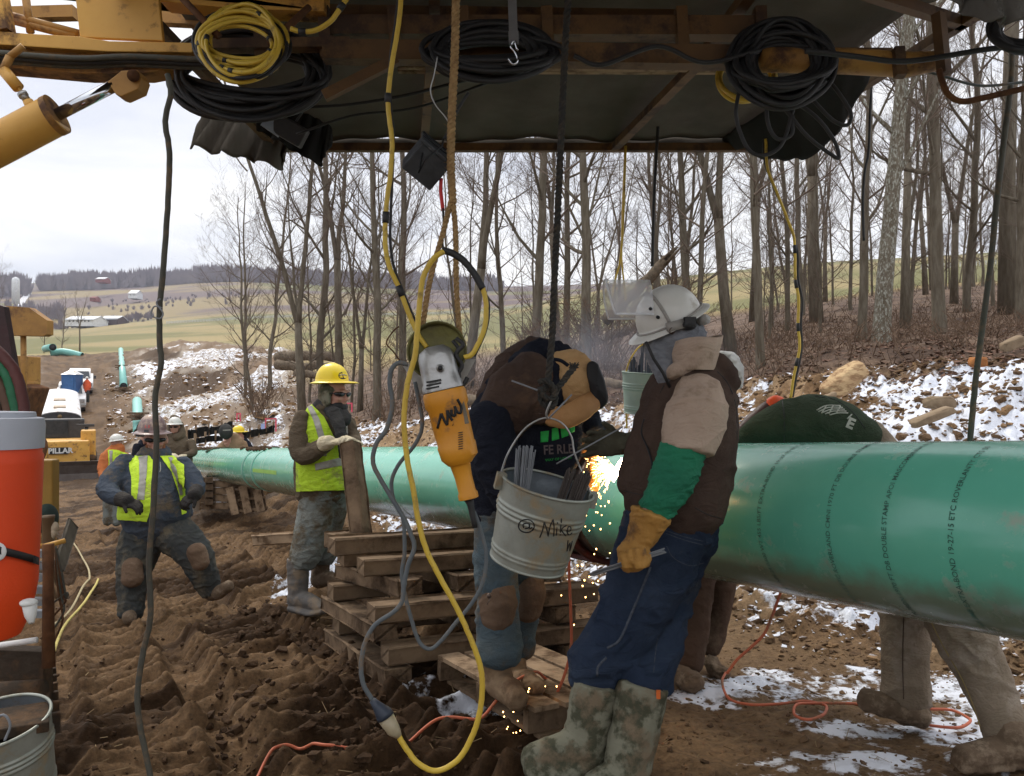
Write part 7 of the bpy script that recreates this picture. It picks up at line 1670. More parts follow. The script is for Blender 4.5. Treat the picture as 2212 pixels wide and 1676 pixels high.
# visor: a curved clear sheet turned up in front of the dome
m = MB(); vs = []; nn = 22; mm = 10
def visp(t, a): # t along the sheet, a across the curve
    b = P(1408 - 98 * t, 644 + 4 * t, 3.15); w_ = px(38 + 0 * t, 3.15)
    return b + Vector((-.02 * (1 - abs(a)) * t, .125 * a, w_ * (1 - 1.0 * (a * .92) ** 2) * 1.02 - px(2, 3.15) - (0)))
for i in range(mm + 1):
    for j in range(nn + 1):
        a = -1 + 2 * j / nn; t = i / mm; cut = 1 - .16 * (abs(a) ** 3)
        b = P(1402 - 96 * t * cut, 604 + 0 * t, 3.15); ang = a * 1.25
        vs.append(b + Vector((0, -.115 * math.sin(-ang) * -1 * -1, -px(80, 3.15) * (1 - math.cos(ang)) / (1 - math.cos(1.25)))))
m.add(vs, [(i*(nn+1)+j, i*(nn+1)+j+1, (i+1)*(nn+1)+j+1, (i+1)*(nn+1)+j) for i in range(mm) for j in range(nn)])
vo = obj('visor', m, M_vis, hh_); 
m = MB(); edge = [Vector(vs[mm*(nn+1)+j]) for j in range(nn + 1)]; near = [Vector(vs[i*(nn+1) + (0 if Vector(vs[0]).y < Vector(vs[nn]).y else nn)]) for i in range(mm + 1)]
far = [Vector(vs[i*(nn+1) + (nn if Vector(vs[0]).y < Vector(vs[nn]).y else 0)]) for i in range(mm + 1)]
m.tube(edge, .0032, 6); m.tube(near, .0048, 6); m.tube(far, .0034, 6); obj('visor_edge', m, mat('visor_rim', (.75, .76, .78), rough=.3, bump=0), vo)
# rods held in the hand
ps = []; q = random.Random(6)
for k in range(11):
    y = q.uniform(-1, 1); ps.append((P(1266 + q.uniform(0, 22), 1238 + y * 7, 2.86 + q.uniform(-.02, .02)), P(1440 - q.uniform(0, 10), 1188 + y * 8, 2.88 + q.uniform(-.02, .02))))
organic('body', MM, M_skin, A_, .010); BMB = None
rods(ps, .0027, M_rod, 'bundle of grey welding rods gripped in the yellow leather glove')

# ================================================================== B: bent welder on the pallet
B_ = thing('person', 'person bent over the weld in black hoodie, tan cap and knee pads', 'person', P(1100, 1535, 3.7))
MM = MB(); BMB = MM
m = MB()   # hoodie
chain(m, [(1158, 800, 3.62, 50), (1135, 850, 3.62, 88, .85), (1118, 910, 3.62, 104, .85), (1095, 980, 3.65, 86, .85), (1085, 1050, 3.66, 74, .85), (1078, 1110, 3.68, 62, .85)])
chain(m, [(1150, 850, 3.58, 70), (1185, 910, 3.55, 72, .7), (1195, 980, 3.55, 60, .7), (1180, 1020, 3.55, 50, .7)])
chain(m, [(1240, 870, 3.6, 36), (1262, 910, 3.62, 38), (1285, 938, 3.7, 30)]); chain(m, [(1060, 900, 3.4, 48), (1075, 1000, 3.38, 50), (1100, 1070, 3.4, 44)])
bh = organic('hoodie', m, M_navy, B_, .008, 4, .009, 8, 11)
m = MB(); chain(m, [(1190, 770, 3.66, 38), (1150, 772, 3.66, 46), (1112, 800, 3.66, 50), (1080, 850, 3.64, 46), (1055, 900, 3.62, 40), (1035, 955, 3.62, 26), (1024, 985, 3.62, 14)], .9)
chain(m, [(1150, 800, 3.45, 50, .8), (1120, 850, 3.42, 70, .8), (1085, 900, 3.45, 60, .8), (1050, 940, 3.5, 44, .8)]); chain(m, [(1140, 870, 3.40, 44, .7), (1175, 890, 3.42, 34, .7), (1190, 905, 3.44, 20, .7)])
chain(m, [(1230, 925, 3.5, 12), (1262, 948, 3.6, 18), (1292, 965, 3.75, 16)])
organic('jacket', m, M_duck, B_, .008, 4, .010, 7, 12)
m = MB(); chain(m, [(1150, 772, 3.58, 36), (1160, 752, 3.58, 22), (1195, 756, 3.58, 22), (1218, 768, 3.58, 22), (1225, 790, 3.58, 24)]); chain(m, [(1130, 790, 3.56, 40), (1165, 830, 3.54, 46), (1195, 870, 3.54, 40)])
chain(m, [(1185, 800, 3.5, 34), (1200, 850, 3.5, 36)])
organic('hood', m, M_navy, B_, .008, 4, .008, 10, 13)
# cap, tan, seen from above and behind
m = MB(); m.ell(P(1238, 826, 3.52), (px(54, 3.5), px(52, 3.5), px(60, 3.5)), Euler((0, R(-20), 0)).to_matrix(), 26, 18)
chain(m, [(1200, 785, 3.5, 26), (1240, 780, 3.5, 26), (1270, 810, 3.5, 26)], .9)
cap = organic('cap', m, M_capt, B_, .006, 5, .004, 12, 14)
tcp = bvh_obj(cap)
strokes(tcp, [[(1197, 776), (1212, 779), (1228, 790)]], 4.5, M_navy, 'band', cap, 0)
strokes(tcp, [[(1190, 802), (1204, 830), (1206, 868)]], 5.0, M_navy, 'side_panel', cap, 0)
m = MB(); chain(m, [(1190, 900, 3.40, 22, .5), (1225, 900, 3.38, 27, .5), (1262, 880, 3.40, 26, .5), (1285, 862, 3.45, 20, .5)]); chain(m, [(1190, 884, 3.42, 16, .5), (1190, 906, 3.40, 18, .5)])
organic('bib', m, mat('bib_leather', (.46, .25, .10), (.38, .19, .07), scale=6, rough=.75, bump=.3, dirt=(.2, .1, .05), dirtamt=.12), B_, .006, 3, .003, 10, 15)
m = MB(); q = []
for (u, v) in ((1268, 784), (1280, 778), (1292, 786), (1306, 820), (1314, 856), (1313, 870), (1300, 884), (1284, 889), (1272, 880), (1276, 850), (1266, 812)): q.append((u, v))
n_ = len(q); f_ = [P(u, v, 3.44) for u, v in q]; bk_ = [P(u, v, 3.62) for u, v in q]; cc_ = sum(f_, Vector()) / n_ + Vector((0, -.02, 0))
m.add(f_ + bk_ + [cc_], [(i, (i+1) % n_, 2*n_) for i in range(n_)] + [tuple(range(2*n_-1, n_-1, -1))] + [(i, n_+i, n_+(i+1) % n_, (i+1) % n_) for i in range(n_)])
obj('welding_shield', m, M_mark, B_, smooth=False, bevel=.012)
# printed front
th_ = bvh_obj(bh)
M_gp = mat('print_green', (.03, .50, .09), (.02, .36, .06), scale=30, rough=.7, bump=0); M_gy = mat('print_grey', (.16, .13, .13), (.11, .09, .09), scale=30, rough=.8, bump=0)
pb = panel('print_green', bh, [[(1168, 932), (1186, 930), (1184, 954), (1168, 955)], [(1192, 926), (1205, 922), (1208, 948), (1192, 952)], [(1210, 922), (1226, 916), (1228, 940), (1213, 946)], [(1228, 914), (1242, 908), (1240, 932), (1230, 936)]], M_gp, bh, .003, th=.001)
decal(th_, 'FE RLE', 1206, 970, 28, -3, M_gy, 'print_lettering', bh, .004, .02, .82)
decal(th_, 'WAY OF LIFE 09', 1206, 991, 8, -6, M_gp, 'print_lettering', bh, .004, .0, 1.0)
# trousers, pads, boots
m = MB(); chain(m, [(1088, 1085, 3.68, 58), (1078, 1150, 3.67, 56), (1072, 1230, 3.65, 50), (1074, 1300, 3.64, 46), (1076, 1370, 3.63, 50, .9), (1078, 1408, 3.62, 52, .9)]); chain(m, [(1110, 1090, 3.78, 56), (1128, 1180, 3.80, 52), (1135, 1260, 3.84, 42), (1128, 1340, 3.86, 36), (1122, 1400, 3.88, 34)])
bj = organic('jeans', m, M_denimf, B_, .008, 3, .010, 8, 16)
m = MB(); chain(m, [(1078, 1268, 3.60, 34, .8), (1076, 1300, 3.59, 42, .8), (1074, 1335, 3.59, 38, .8)]); organic('knee_pad', m, M_pad, B_, .007, 3, .004, 10, 17)
m = MB(); chain(m, [(1146, 1230, 3.78, 24), (1148, 1275, 3.78, 32, .9), (1140, 1320, 3.80, 30)]); organic('knee_pad', m, M_pad, B_, .007, 3, .004, 10, 18)
m = MB(); m.ell(P(1057, 1287, 3.48), (.011, .008, .011)); m.tube([P(1060, 1290, 3.475), P(1052, 1306, 3.475)], .002, 5); obj('rivet', m, M_steel, B_)
m = MB(); boot(m, (1070, 1418, 3.64, 36), (1080, 1478, 3.62, 30), (1118, 1512, 3.42, 25), 29, 1.0); organic('boot', m, M_boott, B_, .007, 3, .005, 12, 19)
m = MB(); boot(m, (1110, 1425, 3.84, 26), (1118, 1465, 3.82, 24), (1160, 1486, 3.62, 20), 24, 1.0); organic('boot', m, M_boott, B_, .007, 3, .005, 12, 20)
m = MB(); hand(m, P(1272, 972, 3.85), (.25, .15, -.9), (1, -.2, 0), 1.0, (.5, .55, .6, .6), -1, .3, .0125); chain(m, [(1262, 950, 3.78, 20), (1274, 975, 3.85, 20)])
organic('glove', m, M_leather, B_, .005, 3, .003, 20, 21, 'leather glove lit by the arc')
m = MB(); hand(m, P(1280, 1045, 3.80), (-.2, .1, .95), (1, .2, 0), .95, (.4, .45, .5, .5), 1, .3, .0125); chain(m, [(1268, 1090, 3.76, 9), (1280, 1045, 3.80, 17)])
organic('glove', m, M_leather, B_, .005, 3, .003, 20, 22, 'second leather glove under the arc')
m = MB(); m.tube([P(1304, 925, 3.9), P(1290, 975, 3.95), P(1280, 1010, 4.0)], .003, 6); obj('electrode', m, mat('electrode', (.2, .5, .5), rough=.4, bump=0), B_)

organic('body', MM, M_skin, B_, .010); BMB = None
# ================================================================== C: green hoodie behind the pipe
C_ = thing('person', 'person in dark green hoodie and tan work trousers stooping behind the pipe on the right', 'person', P(2050, 1620, 3.6))
MM = MB(); BMB = MM
m = MB(); chain(m, [(1604, 958, 4.02, 20), (1640, 935, 4.02, 40, .9), (1700, 920, 4.0, 58, .9), (1762, 915, 3.98, 66, .9), (1822, 926, 3.96, 58, .9), (1872, 948, 3.92, 42, .9)])
ch_ = organic('hoodie', m, M_hgreen, C_, .008, 5, .006, 6, 23)
tch = bvh_obj(ch_)
M_pc = mat('print_cream', (.42, .42, .36), (.3, .3, .26), scale=40, rough=.8, bump=0)
decal(tch, 'E', 1838, 914, 31, 24, M_pc, 'print_letter', ch_, .003, .045, 1.05)
strokes(tch, [[(1764, 886), (1785, 876), (1815, 876)], [(1768, 889), (1790, 880), (1820, 880)], [(1774, 892), (1796, 884), (1824, 884)], [(1782, 894), (1800, 888), (1828, 888)], [(1792, 896), (1810, 892), (1832, 892)], [(1785, 876), (1775, 892)], [(1800, 876), (1790, 894)], [(1815, 877), (1806, 893)], [(1830, 905), (1840, 895)]], 1.5, M_pc, 'print_wing', ch_, 0)
strokes(tch, [[(1690, 866), (1694, 900), (1694, 955)], [(1760, 856), (1800, 862), (1840, 888), (1868, 925)]], 1.1, M_mark, 'seam', ch_, 0)
m = MB(); chain(m, [(1862, 916, 3.95, 22), (1898, 942, 3.93, 26), (1912, 975, 3.9, 34), (1945, 1060, 3.82, 70)]); chain(m, [(1940, 1080, 3.8, 75), (1955, 1250, 3.72, 60), (1955, 1360, 3.68, 53, .9), (1955, 1440, 3.66, 52, .9), (1958, 1508, 3.64, 52, .9)])
chain(m, [(1985, 1080, 3.75, 75), (2028, 1240, 3.5, 72), (2068, 1340, 3.4, 66, .85), (2115, 1440, 3.3, 58, .85), (2156, 1530, 3.2, 52, .85), (2176, 1592, 3.14, 50, .85)])
ct = organic('trousers', m, M_khaki, C_, .009, 4, .010, 6, 24)
tct = bvh_obj(ct)
strokes(tct, [[(1952, 1330), (1950, 1430), (1952, 1510)]], 1.0, M_duck, 'seam', ct, .0025, 8)
strokes(tct, [[(2010, 1340), (2040, 1400), (2080, 1470), (2112, 1550), (2126, 1610)]], 1.6, mat('zip_brass', (.32, .24, .10), rough=.5, metal=.5), 'zip', ct, 0)
m = MB(); chain(m, [(1958, 1518, 3.64, 42), (1950, 1535, 3.64, 36)]); chain(m, [(1985, 1540, 3.62, 28, 1.3), (1930, 1528, 3.62, 26, 1.3), (1872, 1510, 3.62, 22, 1.3)]); chain(m, [(1992, 1556, 3.62, 14, 2), (1930, 1542, 3.62, 13, 2), (1866, 1522, 3.62, 12, 2)])
organic('boot', m, M_bootm, C_, .008, 3, .006, 14, 25)
m = MB(); chain(m, [(2185, 1590, 3.12, 46), (2190, 1612, 3.12, 40)]); chain(m, [(2222, 1614, 3.12, 34, 1.2), (2140, 1624, 3.10, 30, 1.2), (2082, 1634, 3.08, 25, 1.2)]); chain(m, [(2232, 1640, 3.12, 15, 2.2), (2140, 1650, 3.10, 14, 2.2), (2072, 1652, 3.08, 13, 2.2)])
organic('boot', m, M_bootm, C_, .008, 3, .006, 14, 26)
organic('body', MM, M_skin, C_, .010); BMB = None
sh_ = thing('welding_hood', 'dark red welding hood with an orange top lying against the stooping person in green', 'welding hood', P(1650, 900, 4.05))
m = MB(); chain(m, [(1600, 945, 4.08, 22), (1630, 918, 4.08, 26), (1660, 892, 4.08, 26), (1672, 884, 4.08, 22)], .9); organic('shell', m, mat('hood_maroon', (.055, .018, .016), (.04, .014, .012), rough=.5), sh_, .008, 3)
m = MB(); chain(m, [(1668, 872, 4.06, 15), (1678, 866, 4.06, 14), (1688, 864, 4.06, 8)], .9); organic('orange_top', m, mat('orange_bright', (.85, .10, .02), rough=.5, bump=0), sh_, .007, 3)

# ================================================================== D: legs under the pipe behind A, silver hood behind the vest
D_ = thing('person', 'person with silver hood and muddy brown trousers, mostly hidden behind the white-helmeted one', 'person', P(1500, 1480, 4.3))
MM = MB(); BMB = MM
m = MB(); chain(m, [(1555, 860, 4.5, 36), (1545, 960, 4.5, 44), (1530, 1090, 4.5, 46)]); organic('jacket', m, M_duck, D_, .012, 4, .008, 8, 30)
m = MB(); chain(m, [(1515, 1150, 4.5, 48), (1500, 1260, 4.45, 44), (1492, 1350, 4.4, 42), (1482, 1430, 4.32, 38)]); chain(m, [(1545, 1150, 4.6, 40), (1556, 1260, 4.6, 34), (1548, 1340, 4.58, 28), (1535, 1400, 4.55, 24)])
organic('trousers', m, mat('trousers_brown', (.075, .045, .030), (.05, .03, .02), scale=6, rough=.9, bump=.4, dirt=(.13, .09, .06), dirtamt=.25), D_, .010, 3, .008, 8, 31)
m = MB(); chain(m, [(1470, 1445, 4.3, 24), (1478, 1462, 4.25, 24, 1.1), (1500, 1476, 4.15, 22, 1.1)]); chain(m, [(1536, 1430, 4.5, 18), (1545, 1448, 4.45, 18), (1565, 1454, 4.4, 14)]); organic('boots', m, M_bootm, D_, .008, 3, .01, 20, 32)
m = MB(); chain(m, [(1548, 790, 4.45, 20), (1568, 785, 4.45, 30), (1585, 808, 4.45, 24), (1594, 832, 4.45, 12)], .9); organic('silver_hood', m, mat('silver_cloth', (.40, .40, .37), (.3, .3, .28), scale=12, rough=.35, metal=.4, bump=.4, bscale=40), D_, .008, 3, .006, 14, 33)

organic('body', MM, M_skin, D_, .010); BMB = None
# ================================================================== E: lime vest, yellow hard hat
E_ = thing('person', 'person in yellow hard hat and lime vest resting gloved hands on the wooden post', 'person', P(680, 1320, 6.0))
hc = P(722, 852, 6.0); m, Mh = head_mb(hc, (.02, 0, 1), (.92, -.55, -.05), 1.0)
MM = m; BMB = m
sunglasses(hc, Mh, 1.0, E_)
m = MB(); e_ = lambda x, y, z, a, b, c: m.ell(hc + Mh @ Vector((x, y, z)), (a, b, c), Mh, 16, 10)
e_(0, .035, -.085, .068, .078, .052); e_(0, .0, -.125, .075, .085, .04); organic('neck_gaiter', m, M_mark, E_, .006, 3, .002, 20, 40)
m = MB(); e_(0, -.02, .03, .083, .098, .075); e_(-.0, -.045, -.01, .088, .075, .095); e_(.078, -.002, -.03, .020, .045, .065); organic('ear_flap', m, M_camo, E_, .006, 3, .003, 18, 41)
ht, Mt = hard_hat('hard_hat', P(717, 826, 6.0), (-.0, .02, 1), (.85, -.5, 0), .118, M_haty, E_, brim=.040, dome=1.08)
m = MB(); c_ = P(738, 812, 5.895); tht = bvh_obj(ht)
a = [hit(tht, 741 + 10 * math.cos(t), 811 + 8 * math.sin(t), .001) for t in np.linspace(0, 6.283, 20, endpoint=False)]; cc_ = hit(tht, 741, 811, .001); a = [x for x in a if x]
if cc_ and len(a) > 5: m.add([cc_] + a, [(0, i + 1, (i + 1) % len(a) + 1) for i in range(len(a))]); obj('badge', m, M_mark, ht, smooth=False)
strokes(tht, [[(733, 811), (741, 809), (749, 811)]], 1.2, M_refl, 'badge_lettering', ht, .002)
m = MB(); chain(m, [(705, 888, 6.02, 30), (700, 910, 6.02, 50, .8), (695, 960, 6.03, 55, .8), (693, 1010, 6.04, 58, .8), (695, 1055, 6.04, 58, .8), (696, 1062, 6.04, 54, .8)])
chain(m, [(674, 914, 5.97, 17), (660, 945, 5.93, 23), (652, 975, 5.90, 22)]); chain(m, [(655, 978, 5.9, 19), (680, 972, 5.83, 18), (706, 958, 5.78, 17)]); chain(m, [(748, 915, 6.1, 18), (765, 950, 6.0, 17), (768, 955, 5.9, 14)])
ej = organic('jacket', m, M_olivej, E_, .008, 4, .009, 9, 42)
m = MB(); chain(m, [(690, 882, 6.0, 22), (722, 892, 5.97, 26), (745, 905, 5.95, 18)], .8); chain(m, [(720, 890, 5.9, 16, .6), (735, 930, 5.86, 14, .5), (742, 985, 5.86, 10, .5)]); organic('hood', m, M_char, E_, .008, 3, .006, 12, 43)
# vest as its own garment over the jacket
m = MB(); chain(m, [(700, 898, 6.02, 40, .95), (698, 930, 6.02, 56, .88), (696, 985, 6.03, 60, .88), (696, 1035, 6.03, 63, .88), (698, 1052, 6.03, 64, .88)])
vb = organic('vest_base', m, M_lime, E_, .007, 3, .006, 9, 44)
VP = [[(652, 883), (672, 872), (700, 900), (722, 945), (726, 960), (744, 975), (744, 925), (750, 905), (762, 905), (766, 940), (762, 990), (766, 1058), (640, 1062), (640, 1000), (634, 990), (632, 940), (636, 905)]]
vv = panel('vest', vb, VP, M_lime, E_, .004, False); bpy.data.objects.remove(vb)
if vv:
    panel('reflective_strip', vv, [[(664, 878), (674, 876), (690, 905), (702, 945), (706, 985), (694, 985), (688, 945), (676, 905)], [(746, 912), (756, 908), (758, 955), (750, 960)], [(680, 1002), (735, 988), (764, 985), (764, 1000), (736, 1006), (682, 1016)]], M_refl, vv, .003)
m = MB(); chain(m, [(652, 898, 5.93, 16), (648, 925, 5.91, 21), (645, 955, 5.88, 22), (648, 980, 5.85, 21), (666, 984, 5.81, 19), (688, 972, 5.77, 17), (706, 960, 5.74, 15)], c1=.2); organic('sleeve', m, M_olivej, E_, .007, 3, .006, 9, 45)
m = MB(); hand(m, P(708, 956, 5.62), (.98, -.1, .12), (0, .2, -1), 1.05, (.28, .3, .34, .4), 1, .2, .0115); chain(m, [(700, 958, 5.66, 17), (712, 955, 5.62, 15)]); organic('glove', m, M_glovew, E_, .005, 3, .002, 22, 46)
m = MB(); hand(m, P(776, 958, 5.55), (-.5, -.5, .35), (0, .2, -1), 1.0, (.8, .8, .8, .8), 1, .4, .012); organic('glove', m, M_glovew, E_, .005, 3, .002, 22, 47)
m = MB(); chain(m, [(696, 1056, 6.04, 52, .85), (688, 1090, 6.04, 42), (674, 1150, 6.02, 38), (660, 1195, 6.0, 34), (654, 1210, 6.0, 31)]); chain(m, [(716, 1066, 6.1, 38), (714, 1110, 6.12, 34), (704, 1160, 6.15, 30), (700, 1200, 6.16, 27)])
organic('jeans', m, M_jean, E_, .008, 3, .009, 10, 48)
m = MB(); boot(m, (644, 1206, 6.0, 25), (644, 1292, 5.98, 22), (694, 1312, 5.85, 13), 17, 1.0); chain(m, [(634, 1312, 5.98, 10, 2), (670, 1322, 5.9, 8, 2.4), (700, 1318, 5.84, 8, 2)]); organic('boot', m, M_bootr, E_, .007, 3, .004, 12, 49)
m = MB(); boot(m, (693, 1196, 6.2, 22), (692, 1252, 6.2, 20), (728, 1252, 6.05, 12), 16, 1.0); organic('boot', m, M_bootm, E_, .007, 3, .004, 12, 50)

organic('body', MM, M_skin, E_, .008, 3); BMB = None
# ================================================================== F: big man in blue hoodie
F_ = thing('person', 'stout bearded person in scuffed brown hard hat and open lime vest, striding', 'person', P(340, 1335, 7.5))
hc = P(336, 950, 7.5); m, Mh = head_mb(hc, (0, 0, 1), (.35, -.9, -.12), 1.16)
MM = m; BMB = m
sunglasses(hc, Mh, 1.16, F_)
m = MB(); e_ = lambda x, y, z, a, b, c: m.ell(hc + Mh @ Vector((x, y, z)) * 1.16, (a, b, c), Mh, 16, 10)
e_(0, .045, -.088, .058, .055, .045); e_(-.05, .02, -.06, .026, .05, .052); e_(.05, .02, -.06, .026, .05, .052); e_(0, .082, -.052, .032, .02, .008); organic('beard', m, M_beard, F_, .006, 2, .003, 60, 51)
ht, Mt = hard_hat('hard_hat', P(329, 933, 7.5), (.02, -.02, 1), (.3, -.9, 0), .138, M_hatm, F_, brim=.044, dome=1.08)
tht = bvh_obj(ht)
for (u, v, mt_) in ((318, 921, mat('sticker_red', (.45, .06, .05), rough=.5, bump=0)), (316, 931, M_mark), (308, 936, M_refl)):
    m = MB(); a = [hit(tht, u + x, v + y, .002) for x, y in ((-5, -3), (5, -3), (5, 3), (-5, 3))]
    if all(a): m.add(a, [(0, 3, 2, 1)]); obj('sticker', m, mt_, ht, smooth=False)
m = MB(); chain(m, [(333, 985, 7.5, 36), (333, 1005, 7.5, 64, .8), (333, 1040, 7.48, 72, .9), (335, 1080, 7.46, 77, .95), (336, 1112, 7.46, 76, .95), (336, 1128, 7.46, 68, .95)])
chain(m, [(275, 1000, 7.42, 24), (248, 1030, 7.32, 27), (232, 1056, 7.22, 24), (244, 1072, 7.14, 20), (268, 1080, 7.08, 16)]); chain(m, [(392, 1004, 7.42, 22), (412, 1030, 7.36, 22), (424, 1055, 7.3, 19), (422, 1066, 7.22, 15)])
chain(m, [(306, 984, 7.5, 14), (330, 992, 7.44, 15), (356, 984, 7.5, 14)])
fh = organic('hoodie', m, M_blueh, F_, .009, 4, .010, 8, 52)
panel('vest', fh, [[(293, 985), (322, 984), (334, 1000), (327, 1040), (326, 1080), (326, 1100), (318, 1126), (253, 1122), (258, 1085), (285, 1080), (285, 1030), (278, 1000)], [(345, 985), (372, 985), (398, 1005), (400, 1040), (398, 1062), (401, 1108), (392, 1112), (386, 1070), (370, 1020), (355, 1000)]], M_limed, F_, .010, True)
panel('vest_strip', fh, [[(301, 986), (320, 984), (317, 1030), (312, 1080), (298, 1080), (303, 1030)], [(362, 990), (370, 990), (384, 1015), (390, 1045), (392, 1070), (386, 1070), (380, 1040), (372, 1010)]], M_refl, F_, .015, True)
strokes(bvh_obj(fh), [[(346, 998), (347, 1012), (345, 1020)]], .9, M_refl, 'drawstring', fh, 0)
m = MB(); hand(m, P(270, 1082, 7.02), (.9, -.2, -.25), (.2, .3, -1), 1.15, (.5, .6, .65, .7), -1, .3, .013); chain(m, [(262, 1078, 7.05, 17), (276, 1083, 7.0, 15)]); organic('glove', m, M_gloveb, F_, .006, 3, .002, 22, 53)
m = MB(); hand(m, P(424, 1066, 7.15), (-.6, -.4, -.5), (-.2, .3, -1), 1.15, (.7, .7, .75, .8), 1, .3, .013); chain(m, [(424, 1060, 7.2, 16), (420, 1070, 7.12, 15)]); organic('glove', m, M_gloveb, F_, .006, 3, .002, 22, 54)
m = MB(); chain(m, [(334, 1120, 7.46, 64, .9), (315, 1150, 7.44, 50), (296, 1200, 7.38, 42), (288, 1240, 7.34, 36), (284, 1290, 7.3, 30), (283, 1322, 7.28, 27)]); chain(m, [(350, 1128, 7.46, 52), (385, 1160, 7.42, 44), (420, 1195, 7.38, 38), (438, 1235, 7.4, 32), (452, 1270, 7.45, 26)])
organic('trousers', m, M_bibs, F_, .009, 3, .011, 9, 55)
for (a, b) in (((286, 1222, 7.2, 22), (286, 1250, 7.18, 24)), ((424, 1190, 7.25, 22), (434, 1216, 7.25, 20))):
    m = MB(); chain(m, [a, b], .8); organic('knee_patch', m, M_pad, F_, .009, 3, .004, 12, 56)
m = MB(); chain(m, [(282, 1318, 7.26, 17), (280, 1330, 7.22, 16), (280, 1336, 7.1, 14)]); organic('boot', m, M_bootm, F_, .008, 3, .004, 16, 57)
m = MB(); chain(m, [(458, 1278, 7.45, 20), (474, 1278, 7.4, 15), (494, 1266, 7.32, 13)]); organic('boot', m, M_bootm, F_, .008, 3, .004, 16, 58)

organic('body', MM, M_skin, F_, .009, 3); BMB = None
# ================================================================== people further back
def simple(lb, hu, hv, d, hat, facing=(0, -1, 0), jacket=M_olivej, legs=M_bibs, torso=None, arms=None, leg=None, glass=False, s=1.0, seed=60, hood=None, vox=.014, hatp=None, brim=.03, up=(0, 0, 1)):
    e = thing('person', lb, 'person', P(hu, hv + 120, d)); hc = P(hu, hv, d); m, M = head_mb(hc, up, facing, s)
    for ch in (torso or []) + (arms or []) + (leg or []): chain(m, [(q[0], q[1], q[2], q[3] * .6) for q in ch])
    organic('body', m, M_skin, e, vox * .8, 2)
    m = MB()
    for ch in (torso or []) + (arms or []): chain(m, ch)
    j = organic('jacket', m, jacket, e, vox, 3, .010, 8, seed)
    if leg:
        m = MB()
        for ch in leg: chain(m, ch)
        organic('trousers', m, legs, e, vox, 3, .01, 8, seed + 1)
    if glass: sunglasses(hc, M, s, e)
    if hat is not None: hard_hat('hard_hat', hatp or (hc + Vector((0, 0, .055 * s))), up, facing, .122 * s, hat, e, brim=brim, full=True)
    return e, j, hc, M
e, j, hc, M = simple('person in white hard hat, sunglasses and grey-brown hooded jacket beside the end of the pipe', 378, 922, 15.0, M_hatw, (.05, -1, 0), M_olivej, M_bibs,
    [[(380, 942, 15.05, 18, .8), (384, 962, 15.05, 28, .8), (386, 990, 15.05, 29, .8), (388, 1012, 15.05, 28, .8)]], [[(358, 955, 15.0, 9), (352, 978, 14.9, 9), (368, 982, 14.75, 7)], [(412, 955, 15.0, 9), (418, 976, 14.9, 9), (400, 984, 14.75, 7)]],
    [[(380, 1015, 15.05, 15), (378, 1060, 15, 12), (376, 1110, 15, 10)], [(396, 1015, 15.05, 15), (398, 1060, 15, 12), (398, 1108, 15, 10)]], True, 1.0, 62)
m = MB(); hand(m, P(366, 982, 14.66), (.9, -.2, 0), (0, .3, -1), 1.0, (.4, .4, .5, .5)); hand(m, P(402, 984, 14.66), (-.9, -.2, 0), (0, .3, -1), 1.0, (.4, .4, .5, .5)); organic('gloves', m, M_glovew, e, .009, 2)
m = MB(); chain(m, [(378, 906, 15.12, 12), (367, 922, 15.1, 6), (368, 938, 15.02, 8)]); chain(m, [(390, 915, 15.1, 6), (392, 938, 15.0, 9), (380, 945, 14.92, 9)]); organic('hood', m, M_olivej, e, .012, 2)
e, j, hc, M = simple('person in orange hoodie and lime vest, back turned, behind the stout person', 252, 958, 15.5, M_hatw, (.3, .9, 0), M_orj, M_jean,
    [[(255, 968, 15.5, 16, .8), (248, 985, 15.5, 26, .8), (244, 1010, 15.5, 26, .8), (244, 1030, 15.5, 23, .8)]], [[(226, 985, 15.5, 9), (220, 1010, 15.4, 9), (222, 1030, 15.3, 8)], [(272, 985, 15.5, 9), (276, 1010, 15.4, 8)]],
    [[(238, 1030, 15.5, 13), (234, 1080, 15.5, 11), (232, 1128, 15.5, 9)], [(254, 1030, 15.5, 13), (252, 1080, 15.5, 11), (252, 1130, 15.5, 9)]], False, 1.0, 64, brim=.02, up=(-.15, 0, 1))
panel('vest', j, [[(234, 972), (252, 972), (285, 985), (280, 1034), (230, 1034), (236, 1000)]], M_limed, e, .02); panel('vest_strip', j, [[(238, 974), (244, 974), (244, 1005), (240, 1030), (233, 1030), (238, 1000)]], M_refl, e, .03)
e, j, hc, M = simple('person in black jacket with a flat dark welding shield above his face', 315, 945, 16.2, None, (0, -1, 0), M_navy, M_bibs, [[(316, 960, 16.2, 18, .8), (318, 985, 16.2, 24, .8), (318, 1010, 16.2, 22, .8)]], [[(296, 965, 16.1, 9), (290, 990, 16, 8)]], None, False, 1.0, 66)
m = MB(); m.tube([P(313, 926, 16.0), P(313, 926, 15.8)], [.14, .15], 28); m.box(P(312, 936, 15.95), (.26, .2, .12)); o = obj('welding_shield', m, M_char, e, smooth=False, bevel=.01)
decal(bvh_obj(o), 'MILLER'[0:0] or '-----', 313, 924, 9, -4, mat('decal_blue', (.10, .12, .55), rough=.4, bump=0), 'sticker', o, .004, .09, 1.3)
